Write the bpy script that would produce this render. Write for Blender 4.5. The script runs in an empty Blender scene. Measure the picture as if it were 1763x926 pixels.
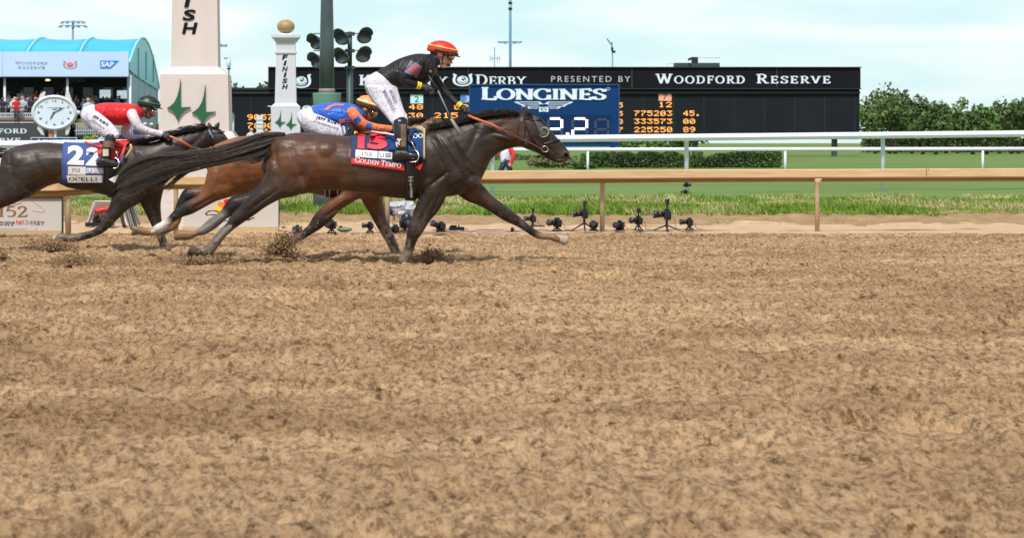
import bpy, math, random
import numpy as np
from mathutils import Vector, Matrix, Euler, kdtree
from mathutils.bvhtree import BVHTree
R = math.radians
random.seed(7); np.random.seed(7)
sc = bpy.context.scene
col = sc.collection

# ---------------------------------------------------------------- camera
H, F, HX, HY = 1.242, 3960.0, 600.0, 245.0      # eye height (m), focal length (px of a 1763 px wide picture), vanishing point
cam = bpy.data.cameras.new('camera'); cam.sensor_fit = 'HORIZONTAL'; cam.sensor_width = 36.0
cam.lens = F / 1763 * 36; cam.shift_x = (881.5 - HX) / 1763; cam.shift_y = -(463 - HY) / 1763
cam.clip_start = 0.5; cam.clip_end = 6000
camo = bpy.data.objects.new('camera', cam); col.objects.link(camo)
camo.location = (0, 0, H); camo.rotation_euler = (R(90), 0, 0); sc.camera = camo
cam.dof.use_dof = True; cam.dof.focus_distance = 24.6; cam.dof.aperture_fstop = 7.1

# ---------------------------------------------------------------- light
SUN_EL, SUN_AZ = 56, 197          # azimuth of the sun, clockwise from +Y
w = bpy.data.worlds.new('World'); sc.world = w; w.use_nodes = True
nt = w.node_tree; N = nt.nodes; L = nt.links
bg = N['Background']; bg.inputs['Strength'].default_value = 0.12
sky = N.new('ShaderNodeTexSky'); sky.sky_type = 'NISHITA'; sky.sun_disc = False
sky.sun_elevation = R(SUN_EL); sky.sun_rotation = R(SUN_AZ); sky.air_density = 1.0; sky.dust_density = 1.0; sky.ozone_density = 2.0
tc = N.new('ShaderNodeTexCoord'); mp = N.new('ShaderNodeMapping'); mp.inputs['Scale'].default_value = (3.0, 3.0, 17.0)
L.new(tc.outputs['Generated'], mp.inputs['Vector'])
nz = N.new('ShaderNodeTexNoise'); nz.inputs['Scale'].default_value = 3.2; nz.inputs['Detail'].default_value = 5; nz.inputs['Roughness'].default_value = 0.5
nz.inputs['Distortion'].default_value = 0.4
L.new(mp.outputs[0], nz.inputs['Vector'])
cr = N.new('ShaderNodeValToRGB'); cr.color_ramp.elements[0].position = 0.36; cr.color_ramp.elements[1].position = 0.66
cr.color_ramp.elements[0].color = (4.5, 6.1, 6.35, 1); cr.color_ramp.elements[1].color = (6.4, 6.8, 6.7, 1)
L.new(nz.outputs['Fac'], cr.inputs['Fac'])
mx = N.new('ShaderNodeMix'); mx.data_type = 'RGBA'; mx.inputs['Factor'].default_value = 0.9
sp = N.new('ShaderNodeSeparateXYZ'); L.new(tc.outputs['Generated'], sp.inputs[0])
el = N.new('ShaderNodeMapRange'); el.inputs['From Min'].default_value = 0.08; el.inputs['From Max'].default_value = 0.35; L.new(sp.outputs['Z'], el.inputs['Value'])
hi = N.new('ShaderNodeMix'); hi.data_type = 'RGBA'; L.new(el.outputs[0], hi.inputs['Factor']); L.new(cr.outputs[0], hi.inputs[6]); hi.inputs[7].default_value = (3.5, 3.65, 4.5, 1)   # unseen upper sky toned greyer and dimmer to lower the fill light
L.new(sky.outputs[0], mx.inputs[6]); L.new(hi.outputs[2], mx.inputs[7]); L.new(mx.outputs[2], bg.inputs['Color'])
sun = bpy.data.lights.new('sun', 'SUN'); sun.energy = 3.3; sun.angle = R(9); sun.color = (1, 0.95, 0.88)
so = bpy.data.objects.new('sun', sun); col.objects.link(so)
sd = Vector((math.sin(R(SUN_AZ)) * math.cos(R(SUN_EL)), math.cos(R(SUN_AZ)) * math.cos(R(SUN_EL)), math.sin(R(SUN_EL))))
so.rotation_euler = (-sd).to_track_quat('-Z', 'Y').to_euler(); so.location = sd * 50
sc.view_settings.view_transform = 'Standard'; sc.view_settings.look = 'None'
sc.view_settings.exposure = 0.38; sc.view_settings.gamma = 1.0; sc.view_settings.use_curve_mapping = False
sc.cycles.max_bounces = 6

# ---------------------------------------------------------------- helpers
def P(px, py, d):
    return Vector(((px - HX) * d / F, d, H - (py - HY) * d / F))
def PX(v):
    return (HX + v[0] * F / v[1], HY + (H - v[2]) * F / v[1])

ORG = {}
def org(o): return ORG.get(o.name, Vector((0, 0, 0))) if o else Vector((0, 0, 0))
def tag(o, label=None, cat=None, group=None, kind=None):
    if label: o['label'] = label
    if cat: o['category'] = cat
    if group: o['group'] = group
    if kind: o['kind'] = kind
    return o
def thing(name, loc, label, cat, group=None):
    o = bpy.data.objects.new(name, None); col.objects.link(o); o.location = loc; o.empty_display_size = 0.2
    ORG[o.name] = Vector(loc); return tag(o, label, cat, group)
def copy_tree(o, parent=None):
    c = o.copy(); col.objects.link(c); c.parent = parent
    for ch in [x for x in sc.objects if x.parent == o]: copy_tree(ch, c)
    return c

class MB:
    def __init__(s): s.v = []; s.f = []; s.c = []; s.mi = []
    def add(s, vs, fs, c=(1, 1, 1), m=0):
        n = len(s.v); s.v += [tuple(v) for v in vs]; s.c += [c] * len(vs)
        s.f += [tuple(i + n for i in f) for f in fs]; s.mi += [m] * len(fs); return s
    def box(s, c, e, rot=None, m=0, col=(1, 1, 1)):
        hx, hy, hz = e[0] / 2, e[1] / 2, e[2] / 2
        vs = [Vector((x * hx, y * hy, z * hz)) for x in (-1, 1) for y in (-1, 1) for z in (-1, 1)]
        if rot is not None: vs = [rot @ v for v in vs]
        c = Vector(c); vs = [v + c for v in vs]
        return s.add(vs, [(0, 1, 3, 2), (4, 6, 7, 5), (0, 4, 5, 1), (2, 3, 7, 6), (0, 2, 6, 4), (1, 5, 7, 3)], col, m)
    def bbox(s, x0, x1, y0, y1, z0, z1, m=0):
        return s.box(((x0 + x1) / 2, (y0 + y1) / 2, (z0 + z1) / 2), (abs(x1 - x0), abs(y1 - y0), abs(z1 - z0)), m=m)
    def rings(s, rings, c=(1, 1, 1), m=0, closed=True, caps=True):
        n = len(rings[0]); vs = [v for r in rings for v in r]; fs = []
        for i in range(len(rings) - 1):
            for j in range(n if closed else n - 1):
                k = (j + 1) % n
                fs.append((i * n + j, i * n + k, (i + 1) * n + k, (i + 1) * n + j))
        if caps and closed:
            fs.append(tuple(range(n))[::-1]); fs.append(tuple((len(rings) - 1) * n + j for j in range(n)))
        return s.add(vs, fs, c, m)
    def path(s, pts, rad, n=8, c=(1, 1, 1), m=0, flat=1.0, up=Vector((0, 0, 1))):
        pts = [Vector(p) for p in pts]
        if not isinstance(rad, (list, tuple)): rad = [rad] * len(pts)
        rs = []; ref = None
        for i, p in enumerate(pts):
            t = (pts[min(i + 1, len(pts) - 1)] - pts[max(i - 1, 0)])
            if t.length < 1e-9: t = Vector((0, 0, 1))
            t.normalize()
            if ref is None:
                ref = up if abs(t.dot(up)) < 0.95 else Vector((0, 1, 0))
                ref = ref - t * ref.dot(t)
            ref = (ref - t * ref.dot(t)).normalized(); b = t.cross(ref)
            rs.append([p + (ref * math.cos(a) + b * math.sin(a) * flat) * rad[i] for a in [2 * math.pi * k / n for k in range(n)]])
        return s.rings(rs, c, m)
    def cyl(s, a, b, r, r2=None, n=16, c=(1, 1, 1), m=0):
        return s.path([a, b], [r, r if r2 is None else r2], n, c, m)
    def lathe(s, c0, prof, n=24, c=(1, 1, 1), m=0):   # profile of (radius, z)
        c0 = Vector(c0)
        return s.rings([[c0 + Vector((r * math.cos(2 * math.pi * k / n), r * math.sin(2 * math.pi * k / n), z)) for k in range(n)] for r, z in prof], c, m)
    def ell(s, c0, rx, ry, rz, n=12, k=8, c=(1, 1, 1), m=0, rot=None):
        rs = []
        for i in range(1, k):
            a = math.pi * i / k
            rs.append([Vector((rx * math.sin(a) * math.cos(2 * math.pi * j / n), ry * math.sin(a) * math.sin(2 * math.pi * j / n), -rz * math.cos(a))) for j in range(n)])
        rs = [[Vector((0, 0, -rz))] * n] + rs + [[Vector((0, 0, rz))] * n]
        if rot is not None: rs = [[rot @ v for v in r] for r in rs]
        c0 = Vector(c0)
        return s.rings([[v + c0 for v in r] for r in rs], c, m, caps=False)
    def prism(s, poly, y0, y1, m=0):     # polygon of (x, z) between two depths
        n = len(poly)
        vs = [(x, y0, z) for x, z in poly] + [(x, y1, z) for x, z in poly]
        fs = [tuple(range(n)), tuple(range(2 * n - 1, n - 1, -1))] + [(i, i + n, (i + 1) % n + n, (i + 1) % n) for i in range(n)]
        return s.add(vs, fs, m=m)
    def merge(s, o):
        n = len(s.v); s.v += o.v; s.c += o.c; s.f += [tuple(i + n for i in f) for f in o.f]; s.mi += o.mi; return s
    def build(s, name, mat, parent=None, smooth=False, loc=None, colors=False):
        o0 = org(parent) if parent else (Vector(loc) if loc is not None else Vector((0, 0, 0)))
        me = bpy.data.meshes.new(name)
        a = np.array(s.v, dtype=float).reshape(-1, 3) - np.array(o0)
        me.from_pydata(a.tolist(), [], s.f)
        for mt in (mat if isinstance(mat, (list, tuple)) else [mat]): me.materials.append(mt)
        if any(s.mi): me.polygons.foreach_set('material_index', s.mi)
        if colors:
            at = me.color_attributes.new('Col', 'FLOAT_COLOR', 'POINT')
            at.data.foreach_set('color', np.c_[np.array(s.c, dtype=float), np.ones(len(s.c))].ravel())
        me.polygons.foreach_set('use_smooth', [smooth] * len(me.polygons)); me.update()
        o = bpy.data.objects.new(name, me); col.objects.link(o)
        if parent: o.parent = parent; ORG[o.name] = o0
        elif loc is not None: o.location = loc; ORG[o.name] = o0
        return o

def remesh(mb, voxel, it=4, fac=0.5):
    """fuse the overlapping shapes of mb into one skin"""
    me = bpy.data.meshes.new('tmp'); me.from_pydata([tuple(v) for v in mb.v], [], mb.f)
    o = bpy.data.objects.new('tmp', me); col.objects.link(o)
    import bmesh
    bm = bmesh.new(); bm.from_mesh(me); bmesh.ops.remove_doubles(bm, verts=bm.verts, dist=1e-5); bmesh.ops.recalc_face_normals(bm, faces=bm.faces); bm.to_mesh(me); bm.free()
    r = o.modifiers.new('r', 'REMESH'); r.mode = 'VOXEL'; r.voxel_size = voxel
    if it: q = o.modifiers.new('s', 'SMOOTH'); q.factor = fac; q.iterations = it
    dg = bpy.context.evaluated_depsgraph_get(); e = o.evaluated_get(dg); m2 = e.to_mesh()
    nv = len(m2.vertices); co = np.empty(nv * 3); m2.vertices.foreach_get('co', co)
    fs = [tuple(p.vertices) for p in m2.polygons]
    kd = kdtree.KDTree(len(mb.v))
    for i, v in enumerate(mb.v): kd.insert(v, i)
    kd.balance()
    out = MB(); out.v = [tuple(x) for x in co.reshape(-1, 3)]; out.f = fs; out.mi = [0] * len(fs)
    out.c = [mb.c[kd.find(v)[1]] for v in out.v]
    e.to_mesh_clear(); bpy.data.objects.remove(o); bpy.data.meshes.remove(me)
    return out
def bvh(mb): return BVHTree.FromPolygons([Vector(v) for v in mb.v], mb.f)

def section_tube(mb, secs, d0, n=16, c=(1, 1, 1), grow=0.0, sub=3, pw=1.0, yoff=0.0):
    """tube through sections ((ax,ay),(bx,by),half width[,y offset][,colour]); edges in picture units at distance d0, so their
    real positions in metres follow; Catmull-Rom between them"""
    pts = []
    for s_ in secs:
        (ax, ay), (bx, by), hw = s_[0], s_[1], s_[2]; yo = (s_[3] if len(s_) > 3 else 0) + yoff
        cc = s_[4] if len(s_) > 4 else c
        A = P(ax, ay, d0 + yo); B = P(bx, by, d0 + yo)
        pts.append(np.array(list((A + B) / 2) + list((B - A) / 2) + [hw] + list(cc)))
    full = []
    for i in range(len(pts) - 1):
        p0 = pts[max(i - 1, 0)]; p1 = pts[i]; p2 = pts[i + 1]; p3 = pts[min(i + 2, len(pts) - 1)]
        for k in range(sub):
            t = k / sub
            full.append(0.5 * ((2 * p1) + (-p0 + p2) * t + (2 * p0 - 5 * p1 + 4 * p2 - p3) * t * t + (-p0 + 3 * p1 - 3 * p2 + p3) * t ** 3))
    full.append(pts[-1])
    rings = []; cols = []
    for q in full:
        ctr = Vector(q[:3]); u = Vector(q[3:6]); hw = max(q[6], 0.004) + grow; ul = u.length
        u = u.normalized() * (ul + grow)
        ring = []
        for k in range(n):
            a = 2 * math.pi * k / n; ca, sa = math.cos(a), math.sin(a)
            if pw != 1.0: ca = math.copysign(abs(ca) ** pw, ca); sa = math.copysign(abs(sa) ** pw, sa)
            ring.append(ctr + u * ca + Vector((0, hw * sa, 0)))
        rings.append(ring); cols.append(tuple(np.clip(q[7:10], 0, 1)))
    # rounded ends
    def cap(r, nxt):
        ctr = sum(r, Vector()) / n; c2 = sum(nxt, Vector()) / n; t = (ctr - c2).normalized(); rad = min((v - ctr).length for v in r)
        return [ctr + (v - ctr) * 0.6 + t * rad * 0.5 for v in r], [ctr + (v - ctr) * 0.15 + t * rad * 0.75 for v in r]
    a1, a2 = cap(rings[0], rings[1]); b1, b2 = cap(rings[-1], rings[-2])
    rings = [a2, a1] + rings + [b1, b2]; cols = [cols[0]] * 2 + cols + [cols[-1]] * 2
    i0 = len(mb.v); mb.rings(rings)
    for i, cc in enumerate(cols):
        for j in range(n): mb.c[i0 + i * n + j] = cc
    return mb
def ptube(mb, pts, d0, n=12, c=(1, 1, 1), grow=0.0):
    """round limb through (px, py, radius, y offset)"""
    W = [P(p[0], p[1], d0 + p[3]) for p in pts]; rr = [p[2] + grow for p in pts]
    W2, r2 = [], []
    m = len(W)
    for i in range(m - 1):
        for k in range(4):
            t = k / 4; a, b, cc, dd = W[max(i - 1, 0)], W[i], W[i + 1], W[min(i + 2, m - 1)]
            W2.append(0.5 * ((2 * b) + (-a + cc) * t + (2 * a - 5 * b + 4 * cc - dd) * t * t + (-a + 3 * b - 3 * cc + dd) * t ** 3)); r2.append(rr[i] * (1 - t) + rr[i + 1] * t)
    W2.append(W[-1]); r2.append(rr[-1])
    t0 = (W2[0] - W2[1]).normalized(); t1 = (W2[-1] - W2[-2]).normalized()
    W2 = [W2[0] + t0 * r2[0] * .8, W2[0] + t0 * r2[0] * .45] + W2 + [W2[-1] + t1 * r2[-1] * .45, W2[-1] + t1 * r2[-1] * .8]
    r2 = [r2[0] * .35, r2[0] * .85] + r2 + [r2[-1] * .85, r2[-1] * .35]
    return mb.path(W2, r2, n, c)
def pell(mb, px, py, d, rx, ry, rz, c=(1, 1, 1), ang=0, n=14, k=10):
    """ellipsoid: radii rx, rz in picture units, ry in metres; ang turns it in the side view"""
    s = d / F; rot = Matrix.Rotation(R(ang), 3, 'Y')
    return mb.ell(P(px, py, d), rx * s, ry, rz * s, n, k, c, rot=rot)

def solid(o, th):
    m_ = o.modifiers.new('thickness', 'SOLIDIFY'); m_.thickness = th; m_.offset = 0; return o
def fast_strands(mb, P_, Rr):
    """many thin three-sided strands at once: P_ (n, k, 3) points, Rr (n, k) radii"""
    n, k, _ = P_.shape; T_ = np.gradient(P_, axis=1); T_ /= np.linalg.norm(T_, axis=2, keepdims=True) + 1e-9
    U = np.cross(T_, np.array([0.1, 1.0, 0.15])); U /= np.linalg.norm(U, axis=2, keepdims=True) + 1e-9; W_ = np.cross(T_, U)
    ring = np.stack([P_ + Rr[..., None] * (U * math.cos(a) + W_ * math.sin(a)) for a in (0, 2.094, 4.189)], 2)   # n,k,3,3
    i0 = len(mb.v); v = ring.reshape(-1, 3); base = (np.arange(n) * k * 3)[:, None, None] + (np.arange(k - 1) * 3)[None, :, None] + i0
    j = np.arange(3)[None, None, :]; j2 = (np.arange(3)[None, None, :] + 1) % 3
    f = np.stack([base + j, base + j2, base + 3 + j2, base + 3 + j], -1).reshape(-1, 4)
    mb.v += [tuple(x) for x in v.tolist()]; mb.f += [tuple(x) for x in f.tolist()]; mb.c += [(1, 1, 1)] * len(v); mb.mi += [0] * len(f); return mb

# ---------------------------------------------------------------- materials
MT = {}
def M(name, c=(0.5, 0.5, 0.5), rough=0.6, var=0.12, scale=6.0, bump=0.0, bscale=40.0, metal=0.0, emit=0.0, attr=False, spec=0.5, sheen=0.0, coat=0.0, stretch=None, c2=None, alpha=1.0, trans=0.0):
    if name in MT: return MT[name]
    m = bpy.data.materials.new(name); m.use_nodes = True; n = m.node_tree.nodes; l = m.node_tree.links
    b = n['Principled BSDF']; b.inputs['Roughness'].default_value = rough; b.inputs['Metallic'].default_value = metal
    b.inputs['Specular IOR Level'].default_value = spec; b.inputs['Sheen Weight'].default_value = sheen; b.inputs['Coat Weight'].default_value = coat
    b.inputs['Transmission Weight'].default_value = trans; b.inputs['Alpha'].default_value = alpha
    t = n.new('ShaderNodeTexCoord'); mp_ = n.new('ShaderNodeMapping'); l.new(t.outputs['Object'], mp_.inputs['Vector'])
    if stretch: mp_.inputs['Scale'].default_value = stretch
    z = n.new('ShaderNodeTexNoise'); z.inputs['Scale'].default_value = scale; z.inputs['Detail'].default_value = 6; z.inputs['Roughness'].default_value = 0.6
    l.new(mp_.outputs[0], z.inputs['Vector'])
    mr = n.new('ShaderNodeMapRange'); mr.inputs['From Min'].default_value = 0.3; mr.inputs['From Max'].default_value = 0.7
    if c2 is not None:
        x = n.new('ShaderNodeMix'); x.data_type = 'RGBA'; l.new(z.outputs['Fac'], mr.inputs['Value']); l.new(mr.outputs[0], x.inputs['Factor'])
        x.inputs[6].default_value = (*c, 1); x.inputs[7].default_value = (*c2, 1); out = x.outputs[2]
    else:
        mr.inputs['To Min'].default_value = 1 - var; mr.inputs['To Max'].default_value = 1 + var; l.new(z.outputs['Fac'], mr.inputs['Value'])
        x = n.new('ShaderNodeVectorMath'); x.operation = 'SCALE'
        if attr:
            a = n.new('ShaderNodeAttribute'); a.attribute_name = 'Col'; l.new(a.outputs['Color'], x.inputs[0])
        else: x.inputs[0].default_value = c
        l.new(mr.outputs[0], x.inputs['Scale']); out = x.outputs[0]
    l.new(out, b.inputs['Base Color'])
    if emit: l.new(out, b.inputs['Emission Color']); b.inputs['Emission Strength'].default_value = emit
    if bump:
        z2 = n.new('ShaderNodeTexNoise'); z2.inputs['Scale'].default_value = bscale; z2.inputs['Detail'].default_value = 5; l.new(mp_.outputs[0], z2.inputs['Vector'])
        bp = n.new('ShaderNodeBump'); bp.inputs['Strength'].default_value = 1.0; bp.inputs['Distance'].default_value = bump
        l.new(z2.outputs['Fac'], bp.inputs['Height']); l.new(bp.outputs[0], b.inputs['Normal'])
    MT[name] = m; return m

def fabric(name, c, rough=.65, scale=11, depth=.016, stretch=(1, 1, .55), rot=(0, .6, 0), spec=.3, sheen=.15):
    """cloth with creases: ridges of a warped noise used as bump"""
    m = M(name, c, rough, .06, 8, spec=spec, sheen=sheen); n = m.node_tree.nodes; l = m.node_tree.links; t = n.new('ShaderNodeTexCoord'); p = n.new('ShaderNodeMapping')
    p.inputs['Scale'].default_value = stretch; p.inputs['Rotation'].default_value = rot; l.new(t.outputs['Object'], p.inputs['Vector'])
    z = n.new('ShaderNodeTexNoise'); z.inputs['Scale'].default_value = scale; z.inputs['Detail'].default_value = 2; z.inputs['Distortion'].default_value = 1.2; l.new(p.outputs[0], z.inputs['Vector'])
    a = n.new('ShaderNodeMath'); a.operation = 'SUBTRACT'; a.inputs[1].default_value = .5; l.new(z.outputs['Fac'], a.inputs[0]); b = n.new('ShaderNodeMath'); b.operation = 'ABSOLUTE'; l.new(a.outputs[0], b.inputs[0])
    q = n.new('ShaderNodeMath'); q.operation = 'POWER'; q.inputs[1].default_value = .7; l.new(b.outputs[0], q.inputs[0])
    bp = n.new('ShaderNodeBump'); bp.inputs['Distance'].default_value = depth * 2; l.new(q.outputs[0], bp.inputs['Height']); l.new(bp.outputs[0], n['Principled BSDF'].inputs['Normal']); return m

# ---------------------------------------------------------------- lettering
def text2d(s, bold=0.0, res=4, font_space=1.0):
    cu = bpy.data.curves.new('t', 'FONT'); cu.body = s; cu.offset = bold; cu.resolution_u = res; cu.space_character = font_space
    o = bpy.data.objects.new('t', cu); col.objects.link(o)
    dg = bpy.context.evaluated_depsgraph_get(); e = o.evaluated_get(dg); me = e.to_mesh()
    v = np.array([tuple(x.co)[:2] for x in me.vertices]); f = [tuple(p.vertices) for p in me.polygons]
    e.to_mesh_clear(); bpy.data.objects.remove(o); bpy.data.curves.remove(cu)
    return v, f
def fine2d(vf, ln=.12):
    """cut lettering faces small enough to follow a curved surface"""
    import bmesh
    v, f = vf; bm = bmesh.new(); vs = [bm.verts.new((x, y, 0)) for x, y in v]
    for q in f:
        try: bm.faces.new([vs[i] for i in q])
        except ValueError: pass
    bmesh.ops.triangulate(bm, faces=bm.faces)
    for _ in range(4):
        e = [x for x in bm.edges if x.calc_length() > ln]
        if not e: break
        bmesh.ops.subdivide_edges(bm, edges=e, cuts=1); bmesh.ops.triangulate(bm, faces=[x for x in bm.faces if len(x.verts) > 3])
    bm.verts.index_update(); out = ([(x.co.x, x.co.y) for x in bm.verts], [tuple(y.index for y in x.verts) for x in bm.faces]); bm.free(); return out
def arc(cx, cy, rx, ry, a0, a1, n=14): return [(cx + rx * math.cos(R(a0 + (a1 - a0) * i / n)), cy + ry * math.sin(R(a0 + (a1 - a0) * i / n))) for i in range(n + 1)]
GL = {
 'I': (.4, [[(.2, 0), (.2, 1)]], [(.2, 0), (.2, 1)]),
 'L': (.72, [[(.2, 0), (.2, 1)], [(.2, .03), (.66, .03), (.68, .26)]], [(.2, 0), (.2, 1)]),
 'O': (.95, [arc(.47, .5, .38, .48, 0, 360, 28)], []),
 'C': (.85, [arc(.47, .5, .38, .48, 40, 320, 22), [(.76, .98), (.76, .7)]], []),
 'G': (.92, [arc(.47, .5, .38, .48, 42, 318, 22), [(.76, .98), (.76, .7)], [(.78, .12), (.78, .44)]], [(.78, .44)]),
 'N': (.95, [[(.17, 0), (.17, 1)], [(.17, .98), (.76, .02)], [(.78, 0), (.78, 1)]], [(.17, 0), (.14, 1), (.78, 1)]),
 'E': (.74, [[(.2, 0), (.2, 1)], [(.2, .03), (.64, .03), (.66, .24)], [(.2, .97), (.62, .97), (.64, .78)], [(.2, .5), (.5, .5)], [(.5, .4), (.5, .6)]], [(.2, 0), (.2, 1)]),
 'F': (.7, [[(.2, 0), (.2, 1)], [(.2, .97), (.62, .97), (.64, .78)], [(.2, .5), (.5, .5)], [(.5, .4), (.5, .6)]], [(.2, 0), (.2, 1)]),
 'S': (.7, [[(.6, .76), (.56, .9), (.42, .97), (.28, .96), (.16, .88), (.13, .74), (.2, .62), (.36, .53), (.5, .45), (.6, .34), (.6, .18), (.5, .06), (.34, .02), (.2, .05), (.13, .14), (.1, .28)], [(.61, .74), (.61, .97)], [(.1, .02), (.1, .28)]], []),
 'K': (.85, [[(.2, 0), (.2, 1)], [(.24, .42), (.7, .98)], [(.38, .58), (.74, .02)]], [(.2, 0), (.2, 1), (.68, 1), (.76, 0)]),
 'T': (.78, [[(.38, 0), (.38, 1)], [(.06, .76), (.08, .97), (.68, .97), (.7, .76)]], [(.38, 0)]),
 'U': (.9, [[(.18, 1), (.18, .34)] + arc(.46, .34, .28, .32, 180, 360, 12) + [(.74, 1)]], [(.18, 1), (.74, 1)]),
 'Y': (.82, [[(.1, .98), (.4, .5)], [(.7, .98), (.4, .5)], [(.4, .5), (.4, 0)]], [(.1, 1), (.7, 1), (.4, 0)]),
 'D': (.9, [[(.2, 0), (.2, 1)], [(.2, .97), (.4, .97)] + arc(.4, .5, .38, .47, 90, -90, 14) + [(.2, .03)]], [(.14, 0), (.14, 1)]),
 'R': (.82, [[(.2, 0), (.2, 1)], [(.2, .97), (.4, .97)] + arc(.4, .74, .24, .23, 90, -90, 10) + [(.2, .5)], [(.4, .5), (.72, .02)]], [(.2, 0), (.16, 1), (.74, 0)]),
 'P': (.76, [[(.2, 0), (.2, 1)], [(.2, .97), (.4, .97)] + arc(.4, .72, .26, .25, 90, -90, 10) + [(.2, .46)]], [(.2, 0), (.16, 1)]),
 'B': (.8, [[(.2, 0), (.2, 1)], [(.2, .97), (.4, .97)] + arc(.4, .75, .2, .22, 90, -90, 10) + [(.2, .53)], [(.2, .51), (.42, .51)] + arc(.42, .27, .24, .24, 90, -90, 10) + [(.2, .03)]], [(.14, 0), (.14, 1)]),
 'V': (.85, [[(.1, .98), (.42, .02)], [(.74, .98), (.42, .02)]], [(.1, 1), (.74, 1)]),
 'W': (1.25, [[(.1, .98), (.38, .02)], [(.62, .9), (.38, .02)], [(.62, .9), (.88, .02)], [(1.14, .98), (.88, .02)]], [(.1, 1), (1.14, 1), (.6, 1)]),
 'M': (1.1, [[(.18, 0), (.18, 1)], [(.18, .98), (.55, .05)], [(.92, .98), (.55, .05)], [(.92, 0), (.92, 1)]], [(.18, 0), (.92, 0), (.16, 1), (.94, 1)]),
 'H': (.92, [[(.2, 0), (.2, 1)], [(.72, 0), (.72, 1)], [(.2, .5), (.72, .5)]], [(.2, 0), (.2, 1), (.72, 0), (.72, 1)]),
 'A': (.88, [[(.12, .02), (.43, .98)], [(.74, .02), (.43, .98)], [(.24, .34), (.62, .34)]], [(.12, 0), (.74, 0)]),
 'J': (.55, [[(.32, 1), (.32, .15), (.24, 0), (.08, 0)]], [(.32, 1)]),
 '1': (.5, [[(.08, .8), (.28, .98), (.28, 0)]], [(.28, 0)]),
 '5': (.66, [[(.58, .97), (.18, .97), (.14, .55), (.3, .62), (.46, .6), (.58, .46), (.59, .26), (.48, .08), (.3, .02), (.12, .08)]], []),
 '2': (.7, [[(.12, .74), (.16, .9), (.32, .98), (.48, .95), (.57, .8), (.53, .62), (.34, .36), (.1, .04), (.6, .04), (.63, .2)]], []),
 ' ': (.45, [], []),
}
def stroke2d(pts, a, b):
    """pen stroke: a = thickness of upright strokes, b = of level ones"""
    m = len(pts); vs = []
    closed = m > 3 and abs(pts[0][0] - pts[-1][0]) < 1e-6 and abs(pts[0][1] - pts[-1][1]) < 1e-6
    for i, (x, y) in enumerate(pts):
        p0 = pts[i - 1] if i > 0 else (pts[-2] if closed else pts[0]); p1 = pts[i + 1] if i < m - 1 else (pts[1] if closed else pts[-1])
        dx, dy = p1[0] - p0[0], p1[1] - p0[1]; q = math.hypot(dx, dy) or 1; dx /= q; dy /= q
        t = math.hypot(a * dy, b * dx) / 2; k = 1.0
        if 0 < i < m - 1:
            d1 = (x - p0[0], y - p0[1]); d2 = (p1[0] - x, p1[1] - y); q1 = math.hypot(*d1) or 1; q2 = math.hypot(*d2) or 1
            k = min(1.5, 1 / max(0.5, math.sqrt(max(0, (1 + (d1[0] * d2[0] + d1[1] * d2[1]) / (q1 * q2)) / 2))))
        vs += [(x - dy * t * k, y + dx * t * k), (x + dy * t * k, y - dx * t * k)]
    return vs, [(2 * i, 2 * i + 1, 2 * i + 3, 2 * i + 2) for i in range(m - 1)]
def serif2d(s, a=.17, b=.07, small=1.0, serif=True, space=0.04):
    """list of strokes (verts, faces), total width; first letters full height, the rest scaled by small"""
    out = []; x = 0.0; first = True
    for ch in s:
        wd, st, sf = GL[ch]; k = 1.0 if first else small
        for p in st:
            v, f = stroke2d(p, a, b); out.append(([(x + vx * k, vy * k) for vx, vy in v], f))
        if serif:
            for sx, sy in sf:
                y0 = b * .5 if sy < .5 else sy - b * .5
                v, f = stroke2d([(sx - .15, y0), (sx + .15, y0)], a, b); out.append(([(x + vx * k, vy * k) for vx, vy in v], f))
        x += (wd + space) * k; first = ch == ' '
    return out, x
def put2d(mb, strokes, rect, d, thick=0.01, step=0.0, shear=0.0, fn=None):
    """strokes (or one (verts, faces)) stretched into the picture rectangle rect at distance d, as thin raised plates"""
    if isinstance(strokes, tuple): strokes = [strokes]
    xs = [v[0] for s in strokes for v in s[0]]; ys = [v[1] for s in strokes for v in s[0]]
    x0, x1, y0, y1 = min(xs), max(xs), min(ys), max(ys); X0, Y0, X1, Y1 = rect
    for i, (vs, fs) in enumerate(strokes):
        dd = d - thick - step * i; top = []; bot = []
        for x, y in vs:
            u = (x - x0) / (x1 - x0 or 1); v = (y - y0) / (y1 - y0 or 1)
            px = X0 + (X1 - X0) * u + shear * (v - .5) * (Y1 - Y0); py = Y1 + (Y0 - Y1) * v
            if fn: px, py = fn(px, py)
            q = P(px, py, d); top.append((q.x, dd, q.z)); bot.append((q.x, d + 0.001 * i, q.z))
        n = len(top); edges = {}
        for f in fs:
            for j in range(len(f)):
                e = (f[j], f[(j + 1) % len(f)]); edges[e] = edges.get(e, 0) + 1
        side = [(a_, b_, b_ + n, a_ + n) for (a_, b_) in edges if (b_, a_) not in edges]
        mb.add(top + bot, list(fs) + side)
    return mb
def sans(mb, s, rect, d, thick=0.01, shear=0.0, bold=0.0, space=1.0): return put2d(mb, text2d(s, bold, font_space=space), rect, d, thick, 0, shear)
def serif(mb, s, rect, d, thick=0.01, a=.17, b=.07, small=1.0, step=0.0015, space=.04):
    st, _ = serif2d(s, a, b, small, space=space); return put2d(mb, st, rect, d, thick, step)
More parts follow.
